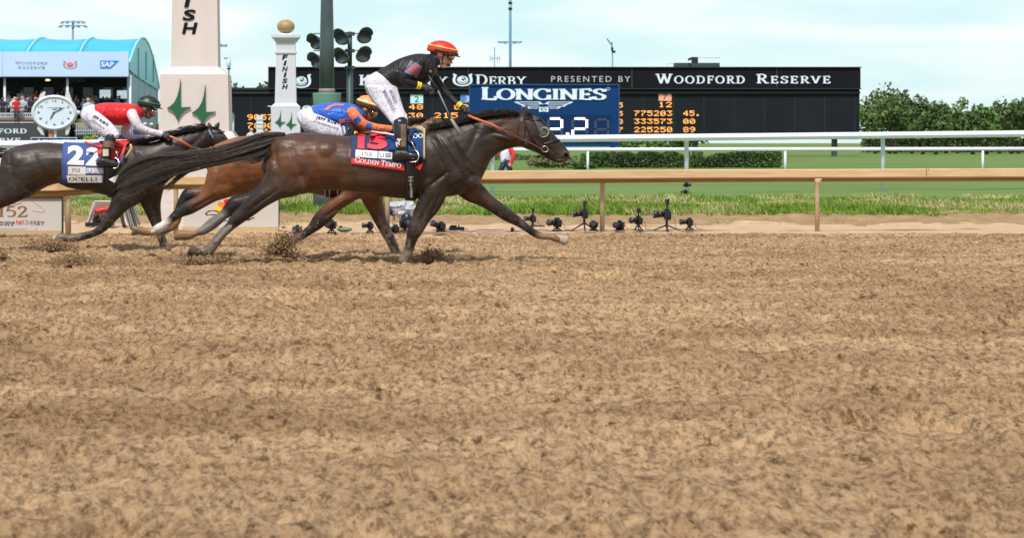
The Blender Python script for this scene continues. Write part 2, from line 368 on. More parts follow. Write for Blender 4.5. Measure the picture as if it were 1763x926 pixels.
def drape(strokes, rect, tree, off=0.006, ang=0.0, mb=None, step=0.0006, shear=0.0, subdiv=True, thick=0.004):
    """print lettering on a curved surface: each point falls on the surface along its own line of sight distance"""
    mb = mb or MB()
    if isinstance(strokes, tuple): strokes = [strokes]
    xs = [v[0] for s in strokes for v in s[0]]; ys = [v[1] for s in strokes for v in s[0]]
    x0, x1, y0, y1 = min(xs), max(xs), min(ys), max(ys); X0, Y0, X1, Y1 = rect; cx, cy = (X0 + X1) / 2, (Y0 + Y1) / 2
    ca, sa = math.cos(R(ang)), math.sin(R(ang)); o = Vector((0, 0, H)); last = None
    for i, (vs, fs) in enumerate(strokes):
        pts = []
        for x, y in vs:
            px = (x - x0) / (x1 - x0 or 1) * (X1 - X0) + X0 - cx; py = Y1 + (Y0 - Y1) * (y - y0) / (y1 - y0 or 1) - cy
            px += shear * -py
            px, py = cx + px * ca - py * sa, cy + px * sa + py * ca
            dr = P(px, py, 1) - o; dr.normalize()
            h = tree.ray_cast(o, dr)
            if h[0] is None:
                h = (last if last is not None else P(px, py, 24),)
                q = o + dr * ((h[0] - o).length)
            else: q = h[0]; last = q
            pts.append(q - dr * (off + step * i))
        mb.add(pts, fs)
    return mb
def quad_grid(nx=6, ny=6):
    vs = [(i / nx, j / ny) for j in range(ny + 1) for i in range(nx + 1)]
    return vs, [(j * (nx + 1) + i, j * (nx + 1) + i + 1, (j + 1) * (nx + 1) + i + 1, (j + 1) * (nx + 1) + i) for j in range(ny) for i in range(nx)]
def spiral_rose():
    st = []
    for k in range(3):
        st.append(stroke2d([(.5 + (.08 + .05 * k) * math.cos(R(a + 70 * k)), .55 + (.1 + .07 * k) * math.sin(R(a + 70 * k))) for a in range(0, 290, 20)], .05, .06))
    st.append(stroke2d(arc(.5, .5, .24, .3, 0, 360, 24), .05, .06))
    return st
def shoe():
    a = [(.06, .98), (.16, .9), (.1, .6)] + arc(.5, .42, .4, .38, 170, 370, 16)[1:-1] + [(.9, .6), (.84, .9), (.94, .98)]
    return [stroke2d(a, .12, .1)]
def emblem(mb, rect, d, thick=0.01, step=.002): return put2d(mb, shoe() + spiral_rose(), rect, d, thick, step)

DOT = {'0': '0E11131519110E', '1': '040C040404040E', '2': '0E11010204081F', '3': '1F02040201110E', '4': '02060A121F0202', '5': '1F101E0101110E', '6': '0608101E11110E', '7': '1F010204080808', '8': '0E11110E11110E', '9': '0E11110F01020C', '.': '00000000000C0C', ':': '000C0C000C0C00', ' ': '00' * 7}
def dots(mb, s, rect, d, depth=0.02):
    X0, Y0, X1, Y1 = rect; n = len(s); wch = (X1 - X0) / (n - .22)
    for i, ch in enumerate(s):
        g = DOT[ch]
        for r in range(7):
            row = int(g[2 * r:2 * r + 2], 16)
            for c in range(5):
                if row >> (4 - c) & 1:
                    w_ = wch * .78 / 5; h_ = (Y1 - Y0) / 7
                    a = P(X0 + i * wch + c * w_, Y0 + r * h_, d); b = P(X0 + i * wch + (c + .97) * w_, Y0 + (r + .9) * h_, d)
                    mb.bbox(a.x, b.x, d - depth, d, b.z, a.z)
    return mb
# ================================================================ SETTING
TAB = {}
def vnoise(x, y, seed=0):
    if seed not in TAB: TAB[seed] = np.random.RandomState(seed).rand(256, 256)
    tab = TAB[seed]
    xi = np.floor(x).astype(int); yi = np.floor(y).astype(int); fx = x - xi; fy = y - yi
    fx = fx * fx * (3 - 2 * fx); fy = fy * fy * (3 - 2 * fy)
    g = lambda i, j: tab[i % 256, j % 256]
    return (g(xi, yi) * (1 - fx) + g(xi + 1, yi) * fx) * (1 - fy) + (g(xi, yi + 1) * (1 - fx) + g(xi + 1, yi + 1) * fx) * fy - .5

def grid_obj(name, xs, ys, zf, mat, smooth=True):
    X, Y = np.meshgrid(xs, ys); Z = zf(X, Y); nx, ny = len(xs), len(ys)
    v = np.c_[X.ravel(), Y.ravel(), Z.ravel()]
    i = (np.arange(ny - 1)[:, None] * nx + np.arange(nx - 1)[None, :]).ravel()
    f = np.c_[i, i + 1, i + nx + 1, i + nx].astype(np.int32)
    me = bpy.data.meshes.new(name); me.vertices.add(len(v)); me.vertices.foreach_set('co', v.ravel())
    me.loops.add(f.size); me.loops.foreach_set('vertex_index', f.ravel()); me.polygons.add(len(f))
    me.polygons.foreach_set('loop_start', np.arange(len(f)) * 4); me.polygons.foreach_set('loop_total', np.full(len(f), 4))
    me.polygons.foreach_set('use_smooth', np.full(len(f), smooth)); me.materials.append(mat); me.update(); me.validate()
    o = bpy.data.objects.new(name, me); col.objects.link(o); return o

m_dirt = M('dirt', (.36, .21, .105), .95, scale=1.6, c2=(.56, .355, .195), bump=.02, bscale=55, spec=.1, stretch=(1, 1, 1))
def dirt_mat():
    m = bpy.data.materials.new('harrowed dirt'); m.use_nodes = True; n = m.node_tree.nodes; l = m.node_tree.links; b = n['Principled BSDF']
    b.inputs['Roughness'].default_value = .95; b.inputs['Specular IOR Level'].default_value = .1
    t = n.new('ShaderNodeTexCoord')
    def noise(s, det=6, st=(1, 1, 1), rough=.6):
        p = n.new('ShaderNodeMapping'); p.inputs['Scale'].default_value = st; l.new(t.outputs['Object'], p.inputs['Vector'])
        z = n.new('ShaderNodeTexNoise'); z.inputs['Scale'].default_value = s; z.inputs['Detail'].default_value = det; z.inputs['Roughness'].default_value = rough; l.new(p.outputs[0], z.inputs['Vector']); return z.outputs['Fac']
    def ramp(f, p0, c0, p1, c1):
        r = n.new('ShaderNodeValToRGB'); r.color_ramp.elements[0].position = p0; r.color_ramp.elements[1].position = p1
        r.color_ramp.elements[0].color = (*c0, 1); r.color_ramp.elements[1].color = (*c1, 1); l.new(f, r.inputs['Fac']); return r.outputs[0]
    def mix(f, a, c_, mode='MIX'):
        x = n.new('ShaderNodeMix'); x.data_type = 'RGBA'; x.blend_type = mode
        if isinstance(f, float): x.inputs['Factor'].default_value = f
        else: l.new(f, x.inputs['Factor'])
        l.new(a, x.inputs[6]); l.new(c_, x.inputs[7]); return x.outputs[2]
    base = ramp(noise(.8, 6, (.35, 1, 1)), .38, (.345, .222, .118), .60, (.505, .350, .198))
    fine = ramp(noise(26, 8, (1, .4, 1), .8), .40, (.42, .38, .35), .56, (1.12, 1.1, 1.06))
    speck = ramp(noise(11, 6, (1, .35, 1), .85), .38, (.36, .31, .27), .45, (1, 1, 1))
    c = mix(1.0, mix(1.0, base, fine, 'MULTIPLY'), speck, 'MULTIPLY'); l.new(c, b.inputs['Base Color'])
    bp = n.new('ShaderNodeBump'); bp.inputs['Distance'].default_value = .03; l.new(noise(30, 8, (1, .6, 1), .7), bp.inputs['Height']); l.new(bp.outputs[0], b.inputs['Normal'])
    return m
m_track = dirt_mat()
def track_z(X, Y):
    z = .030 * vnoise(X * 5.1, Y * 3.2, 1) + .036 * vnoise(X * 12, Y * 7, 2) + .034 * vnoise(X * 27, Y * 16, 3) + .03 * vnoise(X * .9, Y * .9, 4)
    holes = -np.clip(vnoise(X * 2.6, Y * 1.7, 12) - .20, 0, .14) * .7
    lump = holes + np.clip(vnoise(X * 9, Y * 6, 5) - .24, 0, 1) * .16
    z = z + .009 * np.sin(Y * 24 + 5 * vnoise(X * .35, Y * .5, 14)) * (.4 + vnoise(X * .3, Y * .8, 15) + .5)
    flat = np.clip((32.4 - Y) / 1.2, 0.18, 1)
    return (z + lump) * flat - .03 - np.clip(Y - 32.2, 0, 1) * .12
ys = []; y = 6.0
while y < 34.0: ys.append(y); y += .022 + .0012 * y
grid_obj('dirt_track', np.arange(-7.5, 11.2, .026), np.array(ys), track_z, m_track)['kind'] = 'structure'
g = MB(); g.bbox(-500, 500, -200, 34.0, -.6, -.1); tag(g.build('ground', m_track), kind='structure')
def clods(name, n, x0, x1, y0, y1, smin, smax, seed, mat_):
    rs = np.random.RandomState(seed); x = rs.uniform(x0, x1, n); y = y0 + (y1 - y0) * rs.uniform(0, 1, n) ** .9; s = (smin + (smax - smin) * rs.uniform(0, 1, n) ** 3) * np.clip((y - 4) / 18, .25, 1)
    base = np.array([(1, 0, 0), (-1, 0, 0), (0, 1, 0), (0, -1, 0), (0, 0, .8), (0, 0, -.5)], float)
    V = base[None] * s[:, None, None] * rs.uniform(.5, 1.3, (n, 6, 1)); a = rs.uniform(0, 6.28, n); ca, sa = np.cos(a)[:, None], np.sin(a)[:, None]
    X_ = V[..., 0] * ca - V[..., 1] * sa + x[:, None]; Y_ = V[..., 0] * sa + V[..., 1] * ca + y[:, None]; Z_ = V[..., 2] + track_z(x, y)[:, None] + s[:, None] * .25
    F_ = np.array([(0, 2, 4), (2, 1, 4), (1, 3, 4), (3, 0, 4), (2, 0, 5), (1, 2, 5), (3, 1, 5), (0, 3, 5)]); f = (F_[None] + 6 * np.arange(n)[:, None, None]).reshape(-1, 3)
    me = bpy.data.meshes.new(name); me.from_pydata(np.stack([X_, Y_, Z_], -1).reshape(-1, 3).tolist(), [], f.tolist()); me.materials.append(mat_); o = bpy.data.objects.new(name, me); col.objects.link(o)
    return tag(o, 'loose clods and crumbs of dirt strewn over the harrowed track', 'dirt', kind='stuff')
clods('loose_dirt', 26000, -6, 9, 9, 32, .003, .022, 3, M('crumb dirt', (.32, .21, .115), .95, .25, 9, c2=(.46, .32, .18), spec=.1))
o = clods('damp_crumbs', 12000, -6, 9, 9, 32, .003, .019, 4, M('damp crumb', (.16, .095, .05), .95, .25, 9, spec=.1)); o['label'] = 'dark damp crumbs scattered over the harrowed track'
# pale beaten margin under the rail, then the broken brown lip of the turf
m_sand = M('beaten sand', (.43, .29, .17), .95, scale=3, c2=(.55, .40, .255), bump=.01, bscale=30, spec=.1)
def sand_z(X, Y): return .035 * vnoise(X * 3, Y * 3, 8) * np.clip((Y - 31.4) / 2, .3, 1) - np.clip(32.4 - Y, 0, 1) * .05 + np.clip((Y - 34.2) / 3.5, 0, 1) ** 1.5 * .10 + .05 * vnoise(X * 7, Y * 5, 9) * np.clip((Y - 33.8) / 2, 0, 1) - .02
grid_obj('path', np.arange(-8, 14, .06), np.arange(31.4, 38.6, .07), sand_z, m_sand)['kind'] = 'structure'
m_bank = M('brown bank', (.24, .15, .075), .95, scale=4, c2=(.40, .28, .15), bump=.04, bscale=16, spec=.1)
grid_obj('bank', np.arange(-8, 14, .07), np.arange(34.3, 38.7, .07), lambda X, Y: sand_z(X, Y) + .012 - .10 * np.clip(35.3 + 1.2 * vnoise(X * .8, Y * 0, 77) + .8 * vnoise(X * 4, Y * 4, 78) - Y, 0, 1), m_bank)['kind'] = 'structure'
m_turf = M('mown turf', (.085, .155, .034), .9, scale=.5, c2=(.165, .24, .07), bump=.06, bscale=9, spec=.15, stretch=(.12, .6, 1))
grid_obj('turf_course', np.r_[np.linspace(-900, -14, 20), np.arange(-12, 22, .5), np.linspace(24, 900, 20)], np.r_[np.arange(37.6, 60, .4), np.linspace(62, 2500, 60)],
         lambda X, Y: .07 + .03 * vnoise(X * .8, Y * .8, 11) - np.clip(38.2 - Y, 0, 1) * .1, m_turf)['kind'] = 'structure'

# rough grass: real blades in tufts
def grass(name, n, x0, x1, y0, y1, h, seed, mats, dens=None, zb=.07):
    rs = np.random.RandomState(seed); x = rs.uniform(x0, x1, n); y = y0 + (y1 - y0) * rs.uniform(0, 1, n) ** 1.3
    keep = (vnoise(x * 1.3, y * .9, seed) + .35 * vnoise(x * 5, y * 4, seed + 1) + (.5 - .5 * (y - y0) / (y1 - y0))) > (dens if dens is not None else -9)
    x, y = x[keep], y[keep]; n = len(x); k = 4
    bx = np.repeat(x, k) + rs.normal(0, .035, n * k); by = np.repeat(y, k) + rs.normal(0, .035, n * k)
    hh = h * rs.uniform(.3, 1.3, n * k) * (1.15 + 1.2 * vnoise(bx * .9, by * .7, seed + 3)); a = rs.uniform(0, 6.28, n * k); lean = rs.uniform(.1, .8, n * k) * hh; wd = rs.uniform(.006, .014, n * k)
    dx, dy = np.cos(a), np.sin(a); z0 = np.full(n * k, zb) - np.clip(38.2 - by, 0, 1.4) * .06
    V = np.stack([np.c_[bx - dy * wd, by + dx * wd, z0], np.c_[bx + dy * wd, by - dx * wd, z0], np.c_[bx + dx * lean * .4 + dy * wd * .7, by + dy * lean * .4 - dx * wd * .7, z0 + hh * .6],
                  np.c_[bx + dx * lean, by + dy * lean, z0 + hh]], 1).reshape(-1, 3)
    i = np.arange(n * k) * 4; f = np.concatenate([np.c_[i, i + 1, i + 2], np.c_[i, i + 2, i + 3]])
    me = bpy.data.meshes.new(name); me.from_pydata(V.tolist(), [], f.tolist()); me.materials.append(mats[0]); me.materials.append(mats[1])
    mi = (vnoise(V[f[:, 0], 0] * .8, V[f[:, 0], 1] * .6, seed + 9) + rs.normal(0, .12, len(f)) > mats[2]).astype(int); me.polygons.foreach_set('material_index', mi); me.update()
    o = bpy.data.objects.new(name, me); col.objects.link(o); return tag(o, 'long unmown green grass on the lip between sand and turf', 'grass', kind='stuff')
m_gr = M('lush grass', (.10, .20, .02), .8, scale=2.5, c2=(.22, .34, .05), spec=.2)
m_dry = M('dry grass', (.36, .34, .13), .85, scale=1.5, c2=(.5, .44, .22), spec=.15)
grass('long_grass', 30000, -8, 18, 37.2, 41.2, .10, 21, (m_gr, m_dry, .16))
o = grass('short_grass', 26000, -9, 19, 40.5, 49, .075, 31, (m_gr, m_dry, -.02), .1); o['label'] = 'thin short grass, partly dried, behind the lush grass lip'
o = grass('dead_grass', 12000, -8, 17, 35.0, 37.9, .055, 41, (m_dry, m_dry, 0), .05, .03); o['label'] = 'straw coloured dead grass on the brown bank'

# leaf clouds
def leaves(mb, c, r, n, size, seed, mats=2, hollow=.35, lump=5):
    rs = np.random.RandomState(seed); c = np.array(c); r = np.array(r)
    cl = []                                   # clumps inside the crown
    for _ in range(lump * 4):
        p = rs.normal(0, 1, 3); p /= np.linalg.norm(p) or 1; cl.append((p * rs.uniform(.35, .85), rs.uniform(.22, .42)))
    for _ in range(n):
        q, cr_ = cl[rs.randint(len(cl))]; p = rs.normal(0, 1, 3); p /= np.linalg.norm(p) or 1
        p = (q + p * cr_ * rs.uniform(hollow, 1.1)) * r + c
        a = rs.normal(0, 1, 3); a /= np.linalg.norm(a); b = np.cross(a, rs.normal(0, 1, 3)); b /= np.linalg.norm(b) or 1
        s1 = size * rs.uniform(.5, 1.3)
        mb.add([p - a * s1, p + b * s1 * .55, p + a * s1, p - b * s1 * .55], [(0, 1, 2, 3)], m=rs.randint(mats))
m_lf = [M('leaf mid', (.06, .115, .02), .7, scale=.7, c2=(.11, .19, .04)), M('leaf dark', (.03, .065, .018), .75, scale=.7, c2=(.06, .10, .03)),
        M('leaf olive', (.13, .15, .055), .8, scale=.8, c2=(.2, .2, .09)), M('leaf bright', (.10, .21, .03), .7, scale=.8, c2=(.16, .29, .05))]
m_bark = M('bark', (.12, .085, .055), .9, bump=.02)
def tree(x, y, h, r, seed, label, mats=(0, 1), n=1500, size=.28):
    t = thing('tree', (x, y, 0), label, 'tree', 'trees beyond the infield')
    tr = MB(); tr.path([(x, y, -.1), (x + .1, y, h * .3), (x - .05, y, h * .62)], [.22, .16, .08], 8)
    rs = random.Random(seed)
    for k in range(6):
        a = rs.uniform(0, 6.28); z = h * rs.uniform(.28, .5); tr.path([(x, y, z), (x + math.cos(a) * r * .4, y + math.sin(a) * r * .4, z + h * .13), (x + math.cos(a) * r * .7, y + math.sin(a) * r * .7, z + h * .3)], [.09, .06, .02], 6)
    tr.build('trunk', m_bark, t, True)
    c_ = MB(); leaves(c_, (x, y, h * .62), (r, r, h * .4), n, size, seed, lump=7); c_.build('crown', [m_lf[mats[0]], m_lf[mats[1]]], t)
rs = random.Random(5)
ORD = 'first second third fourth fifth sixth seventh eighth ninth tenth eleventh twelfth thirteenth fourteenth fifteenth sixteenth seventeenth eighteenth nineteenth twentieth'.split() + ['twenty-' + w_ for w_ in 'first second third fourth fifth sixth seventh eighth ninth'.split()]
def wx(px, d): return (px - HX) * d / F
TR = [(455, 214, 7.0, 2.2), (402, 205, 7.3, 2.6)]
for px, d, h, r in TR: tree(wx(px, d), d, h, r, int(px), 'round green tree rising behind the left end of the black tote board' if px > 430 else 'dark green tree showing between the large pillar and the tote board')
for i, px in enumerate([1078, 1118, 1160, 1192]):
    tree(wx(px, 205), 205 + i, 2.1 + .3 * (i % 2), 1.9, 60 + i, ['low bright tree under the tote board beside the blue timing board', 'low bright tree under the tote board, second from the timing board', 'low bright tree under the tote board, left of the white rail post', 'low bright tree under the tote board, behind the white rail post'][i], (3, 0), 500, .22)
for i in range(13):
    px = 1505 + i * 21 + rs.uniform(-6, 6); d = 225 + rs.uniform(-10, 18); h = 5.2 + rs.uniform(-1, 1.8)
    tree(wx(px, d), d, h, h * .42, 90 + i, 'leafy tree, ' + ORD[i] + ' from the left in the row right of the tote board', (0, 1) if i % 3 else (3, 0), 1300, .24)
def hedge(px0, px1, d, h, seed, label, mats, n, cat='shrub', ls=.055):
    x0, x1 = wx(px0, d), wx(px1, d); mb = MB(); k = max(1, int((x1 - x0) / 1.6))
    if cat == 'hedge':
        rn = np.random.RandomState(seed); m_ = int(n * 1.2); x = rn.uniform(x0 - .3, x1 + .3, m_)
        top = h * (.86 + .55 * vnoise(x * .55, x * 0 + seed, 5) + .30 * vnoise(x * 3.1, x * 0 + seed, 6)); p = np.c_[x, d - .8 + 1.6 * rn.rand(m_) ** 1.4, top * rn.rand(m_) ** .7]
        a = rn.normal(0, 1, (m_, 3)); a /= np.linalg.norm(a, axis=1)[:, None]; b = np.cross(a, rn.normal(0, 1, (m_, 3))); b /= np.linalg.norm(b, axis=1)[:, None]; s1 = (ls * rn.uniform(.5, 1.5, m_))[:, None]
        mi_ = (vnoise(x * .45, top, 9) + rn.normal(0, .2, m_) > 0).astype(int).tolist(); V_ = np.stack([p - a * s1, p + b * s1 * .6, p + a * s1, p - b * s1 * .6], 1).tolist()
        for q_, g_ in zip(V_, mi_): mb.add(q_, [(0, 1, 2, 3)], m=g_)
    for i in range(k if cat != 'hedge' else 0):
        x = x0 + (x1 - x0) * (i + .5) / k; hh = h * rs.uniform(.82, 1.1)
        leaves(mb, (x, d + rs.uniform(-.3, .3), hh * .5), ((x1 - x0) / k * .72, .9, hh * .52), int(n / k), .075, seed + i, lump=5)
    t = thing('bush', ((x0 + x1) / 2, d, 0), label, cat); mb.build('foliage', [m_lf[m] for m in mats], t)
    for i in range(k * 2): s_ = MB(); s_.path([(x0 + (x1 - x0) * (i + .5) / k / 2, d, 0), (x0 + (x1 - x0) * (i + rs.random()) / k / 2, d, h * .6)], [.03, .015], 5); s_.build('stem', m_bark, t)
hedge(909, 990, 104, .62, 300, 'sparse olive bush on the infield below the leading horse\'s muzzle', (2, 2, 0)[:2], 2600)
hedge(985, 1018, 100, .5, 320, 'small dark bush on the infield left of the thin white rail post', (0, 1), 1600)
hedge(1012, 1195, 106, 1.0, 340, 'long ragged dark green hedge on the infield at the right', (0, 1), 15000, 'hedge')
hedge(1200, 1330, 106, .95, 380, 'dark green hedge on the infield right of the gooseneck rail post', (1, 0), 10000, 'hedge')
hedge(1490, 1850, 262, 2.3, 460, 'dark leafy hedgerow filling the gaps behind the row of trees', (0, 1), 9000, 'hedge', .22)
hedge(640, 905, 150, .55, 420, 'low dark hedge far off beneath the blue timing board', (0, 1), 3500, 'hedge')

# ---------------------------------------------------------------- inner rail (tan) and white turf rails
m_tan = M('tan rail paint', (.52, .34, .165), .5, .12, 5, .002, 30, c2=(.70, .50, .28), spec=.35, stretch=(.35, 1, 4))
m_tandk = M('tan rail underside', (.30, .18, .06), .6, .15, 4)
m_tanpost = M('tan post paint', (.52, .38, .23), .55, .15, 5, .002, 40)
m_white = M('white rail paint', (.74, .76, .82), .35, .05, 4)
t = thing('track_rail', (2, 31.5, 0), 'tan wooden-look inside rail running along the dirt track behind the horses', 'rail')
pts = [(-60, 319, 30.6), (100, 317, 30.7), (230, 307, 31.3), (300, 304.5, 31.5), (540, 303.5, 31.7), (830, 295.5, 32.1), (1200, 293.2, 32.4), (1800, 291, 32.8)]
prof = [(0, 0), (.05, .012), (.13, -.004), (.155, -.03), (.15, -.10), (.03, -.118), (.0, -.10)]
rg = []
for px, py, d in pts:
    q = P(px, py, d); k = .8 if px < 150 else 1
    rg.append([(q.x, d - .16 + y_, q.z + z_ * k) for y_, z_ in prof])
mb = MB(); mb.rings([[Vector(v) for v in r] for r in rg]); mb.build('rail_cover', m_tan, t)
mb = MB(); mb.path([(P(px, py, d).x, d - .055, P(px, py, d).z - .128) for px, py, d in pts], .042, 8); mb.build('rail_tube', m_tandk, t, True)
for px in (485, 858, 1222, 1590):
    dq_ = 32.0 + (px - 485) * .0006; q = P(px, 300, dq_); zz = P(px, 304 - (px - 300) * .0125, dq_).z
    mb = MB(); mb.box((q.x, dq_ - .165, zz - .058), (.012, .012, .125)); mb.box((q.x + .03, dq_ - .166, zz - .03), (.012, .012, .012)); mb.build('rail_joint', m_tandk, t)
for px, foot in ((303, 400), (667, 399.5), (1037, 397), (1407, 396.5), (1775, 396)):
    d = H * F / (foot - HY); q = P(px, 300, d); zt = .80
    mb = MB(); mb.path([(q.x, d, -.06), (q.x, d, zt - .3), (q.x, d - .01, zt - .14), (q.x, d - .02, zt - .06)], [.034, .032, .036, .075], 12); mb.build('post', m_tanpost, t, True)
d = H * F / 160; q = P(114, 317, d); x = q.x
mb = MB(); mb.path([(x - .22, d, q.z - .03), (x - .1, d, q.z - .035), (x - .02, d, q.z - .09), (x + .02, d, q.z - .2), (x + .03, d, -.06)], [.03, .045, .045, .042, .038], 12); mb.build('post', m_tanpost, t, True)

def white_rail(d_at, top, r, posts, label, goose, side=False):
    t = thing('white_rail', (0, d_at(600), 0), label, 'rail')
    xs = [-80, 130, 500, 850, 1200, 1500, 1850]
    ln = [P(px, top(px), d_at(px)) for px in xs]
    mb = MB()
    if goose:
        mb.rings([[p + Vector((0, y_, z_)) for y_, z_ in ((-.07, .06), (.09, .08), (.12, .0), (.09, -.08), (-.07, -.075), (-.1, -.01))] for p in ln])
    else: mb.path(ln, r, 10)
    mb.build('rail_bar', m_white, t, not goose)
    for px in posts:
        d = d_at(px) + (.25 if goose else 0); p = P(px, top(px), d); mb = MB()
        if goose: mb.path([(p.x - .16, d - .2, p.z + .03), (p.x - .08, d - .1, p.z + .035), (p.x - .01, d, p.z - .04), (p.x, d, p.z - .2), (p.x, d, .03)], [.04, .05, .052, .052, .052], 12)
        else: mb.cyl((p.x, d, 0.03), (p.x, d, p.z), .045, n=10)
        mb.build('post', m_white, t, True)
    return t
dn = lambda px: 45.5 + (52.5 - 45.5) * min(max(px - 129, -200), 1800) / 1053
white_rail(dn, lambda px: 249.5 - 13 * (px / 1200), .05, (129, 508, 848, 1182, 1520), 'white gooseneck rail along the near edge of the turf course', True)
dfar = lambda px: 84.0
white_rail(dfar, lambda px: 259.5 - 2.0 * px / 1200, .07, (-40, 330, 672, 1012, 1352, 1692), 'thinner white rail on the far side of the turf course', False)

# ---------------------------------------------------------------- pillars
m_stone = M('painted stone', (.63, .585, .55), .7, .05, 1.6, .003, 60, c2=(.55, .50, .46), stretch=(1.3, 1, .3))
m_blackl = M('black lettering', (.006, .006, .006), .6, spec=.15)
m_green = M('emblem green', (.012, .11, .045), .4, .08, 3)
m_gold = M('gilded ball', (.36, .25, .10), .55, .2, 5, .01, 20)
def slab(mb, cx, cy, z0, z1, wx_, wy): mb.bbox(cx - wx_, cx + wx_, cy - wy, cy + wy, z0, z1)
def frus(mb, cx, cy, z0, w0, z1, w1):
    mb.rings([[Vector((cx + sx * w_, cy + sy * w_, z)) for sx, sy in ((-1, -1), (1, -1), (1, 1), (-1, 1))] for z, w_ in ((z0, w0), (z1, w1))])
def spire(rect):   # the concave twin-spire emblem: polygon in unit square
    pts = [(.55, 1.0)] + [(.53 - .1 * s_ - .35 * s_ ** 2.2, 1 - .62 * s_) for s_ in (.2, .4, .6, .8, 1)] + [(0, .33)]
    pts = [(.56, 1), (.54, .85), (.49, .7), (.42, .57), (.3, .44), (.14, .36), (0, .31), (.16, .27), (.3, .2), (.4, .1), (.45, 0), (.52, .1), (.62, .19), (.78, .27), (1, .34), (.8, .33), (.575, .33)]
    return pts
def spires(mb, rects, d):
    for r in rects:
        pts = spire(r); mb.prism([(P(r[0] + (r[2] - r[0]) * u, 0, d).x, P(0, r[3] + (r[1] - r[3]) * v, d).z) for u, v in pts], d - .03, d + .02)
D1 = 34.6; fz = lambda py, d: P(0, py, d).z
t = thing('finish_pillar', (wx(333, D1), D1 + .5, 0), 'massive cream finish pillar with green spire emblem, cut off by the top of the picture', 'pillar')
cx = wx(333.5, D1); cy = D1 + .56
mb = MB()
slab(mb, cx + .02, cy, -.1, fz(356, D1), .68, .68)
slab(mb, cx + .02, cy, fz(356, D1), fz(342, D1), .66, .66)
slab(mb, cx + .02, cy, fz(342, D1), fz(240, D1), .64, .64)
frus(mb, cx + .02, cy, fz(240, D1), .64, fz(226, D1), .545)
frus(mb, cx, cy, fz(226, D1), .53, fz(128, D1), .51)
mb.build('base', m_stone, t)
mb = MB(); frus(mb, cx, cy, fz(128, D1), .51, fz(115, D1), .37); mb.build('shoulder', m_stone, t)
mb = MB(); frus(mb, cx, cy, fz(115, D1), .355, fz(-170, D1), .32); mb.build('shaft', m_stone, t)
mb = MB(); slab(mb, cx, cy, fz(-170, D1), fz(-180, D1), .38, .38); frus(mb, cx, cy, fz(-180, D1), .36, fz(-200, D1), .46); slab(mb, cx, cy, fz(-200, D1), fz(-212, D1), .46, .46); mb.build('cap', m_stone, t)
mb = MB(); mb.ell((cx, cy, fz(-212, D1) + .3), .42, .42, .34, 28, 16); mb.build('ball', m_gold, t, True)
mb = MB()
df = cy - .350
for s_, (x0, y0, x1, y1) in (('I', (321, -22, 328, 13)), ('S', (316, 17, 336, 36)), ('H', (315.5, 39.5, 338, 59)), ('N', (317, -46, 340, -26)), ('I', (324, -72, 331, -50)), ('F', (319, -98, 340, -76))):
    put2d(mb, text2d(s_, .03), (x0, y0, x1, y1), df + .004, .014, 0, .22)
mb.build('lettering', m_blackl, t)
mb = MB(); spires(mb, [(288, 136, 328, 209), (330.5, 146, 371, 216)], cy - .535); mb.build('emblem', m_green, t)

D2 = 62.0
t = thing('small_finish_pillar', (wx(491, D2), D2, 0), 'slim white finish pillar topped by a gold ball, left of the dark green pole', 'pillar')
cx = wx(491.5, D2); k = D2 / F
m_st2 = M('painted stone bright', (.60, .60, .66), .6, .04, 2)
mb = MB(); slab(mb, cx, D2 + .4, 0, fz(184, D2), 25 * k, 25 * k); frus(mb, cx, D2 + .4, fz(184, D2), 25.5 * k, fz(178, D2), 19 * k); mb.build('base', m_st2, t)
mb = MB(); frus(mb, cx, D2 + .4, fz(178, D2), 18.5 * k, fz(92, D2), 16.5 * k); mb.build('shaft', m_st2, t)
mb = MB(); slab(mb, cx, D2 + .4, fz(92, D2), fz(88.5, D2), 18.5 * k, 18.5 * k); slab(mb, cx, D2 + .4, fz(88.5, D2), fz(72, D2), 16.5 * k, 16.5 * k)
frus(mb, cx, D2 + .4, fz(72, D2), 18 * k, fz(65, D2), 23 * k); slab(mb, cx, D2 + .4, fz(65, D2), fz(60, D2), 24.5 * k, 24.5 * k); frus(mb, cx, D2 + .4, fz(60, D2), 12 * k, fz(56.5, D2), 8 * k); mb.build('cap', m_st2, t)
mb = MB(); mb.ell((cx, D2 + .4, fz(45, D2)), 15.4 * k, 15.4 * k, 12.2 * k, 28, 18); mb.build('ball', m_gold, t, True)
mb = MB(); y = 95
for s_ in 'FINISH':
    put2d(mb, text2d(s_, .03), (486.5 + (2.5 if s_ == 'I' else 0), y, 494.5 - (2 if s_ == 'I' else 0), y + 8.3), D2 + .4 - (16.4 + 2 * (y - 88) / 86) * k, .012, 0, .25); y += 10.1
mb.build('lettering', m_blackl, t)
mb = MB(); spires(mb, [(473.5, 190, 491, 220), (492.5, 193, 510, 224)], D2 + .4 - 25 * k); mb.build('emblem', m_green, t)

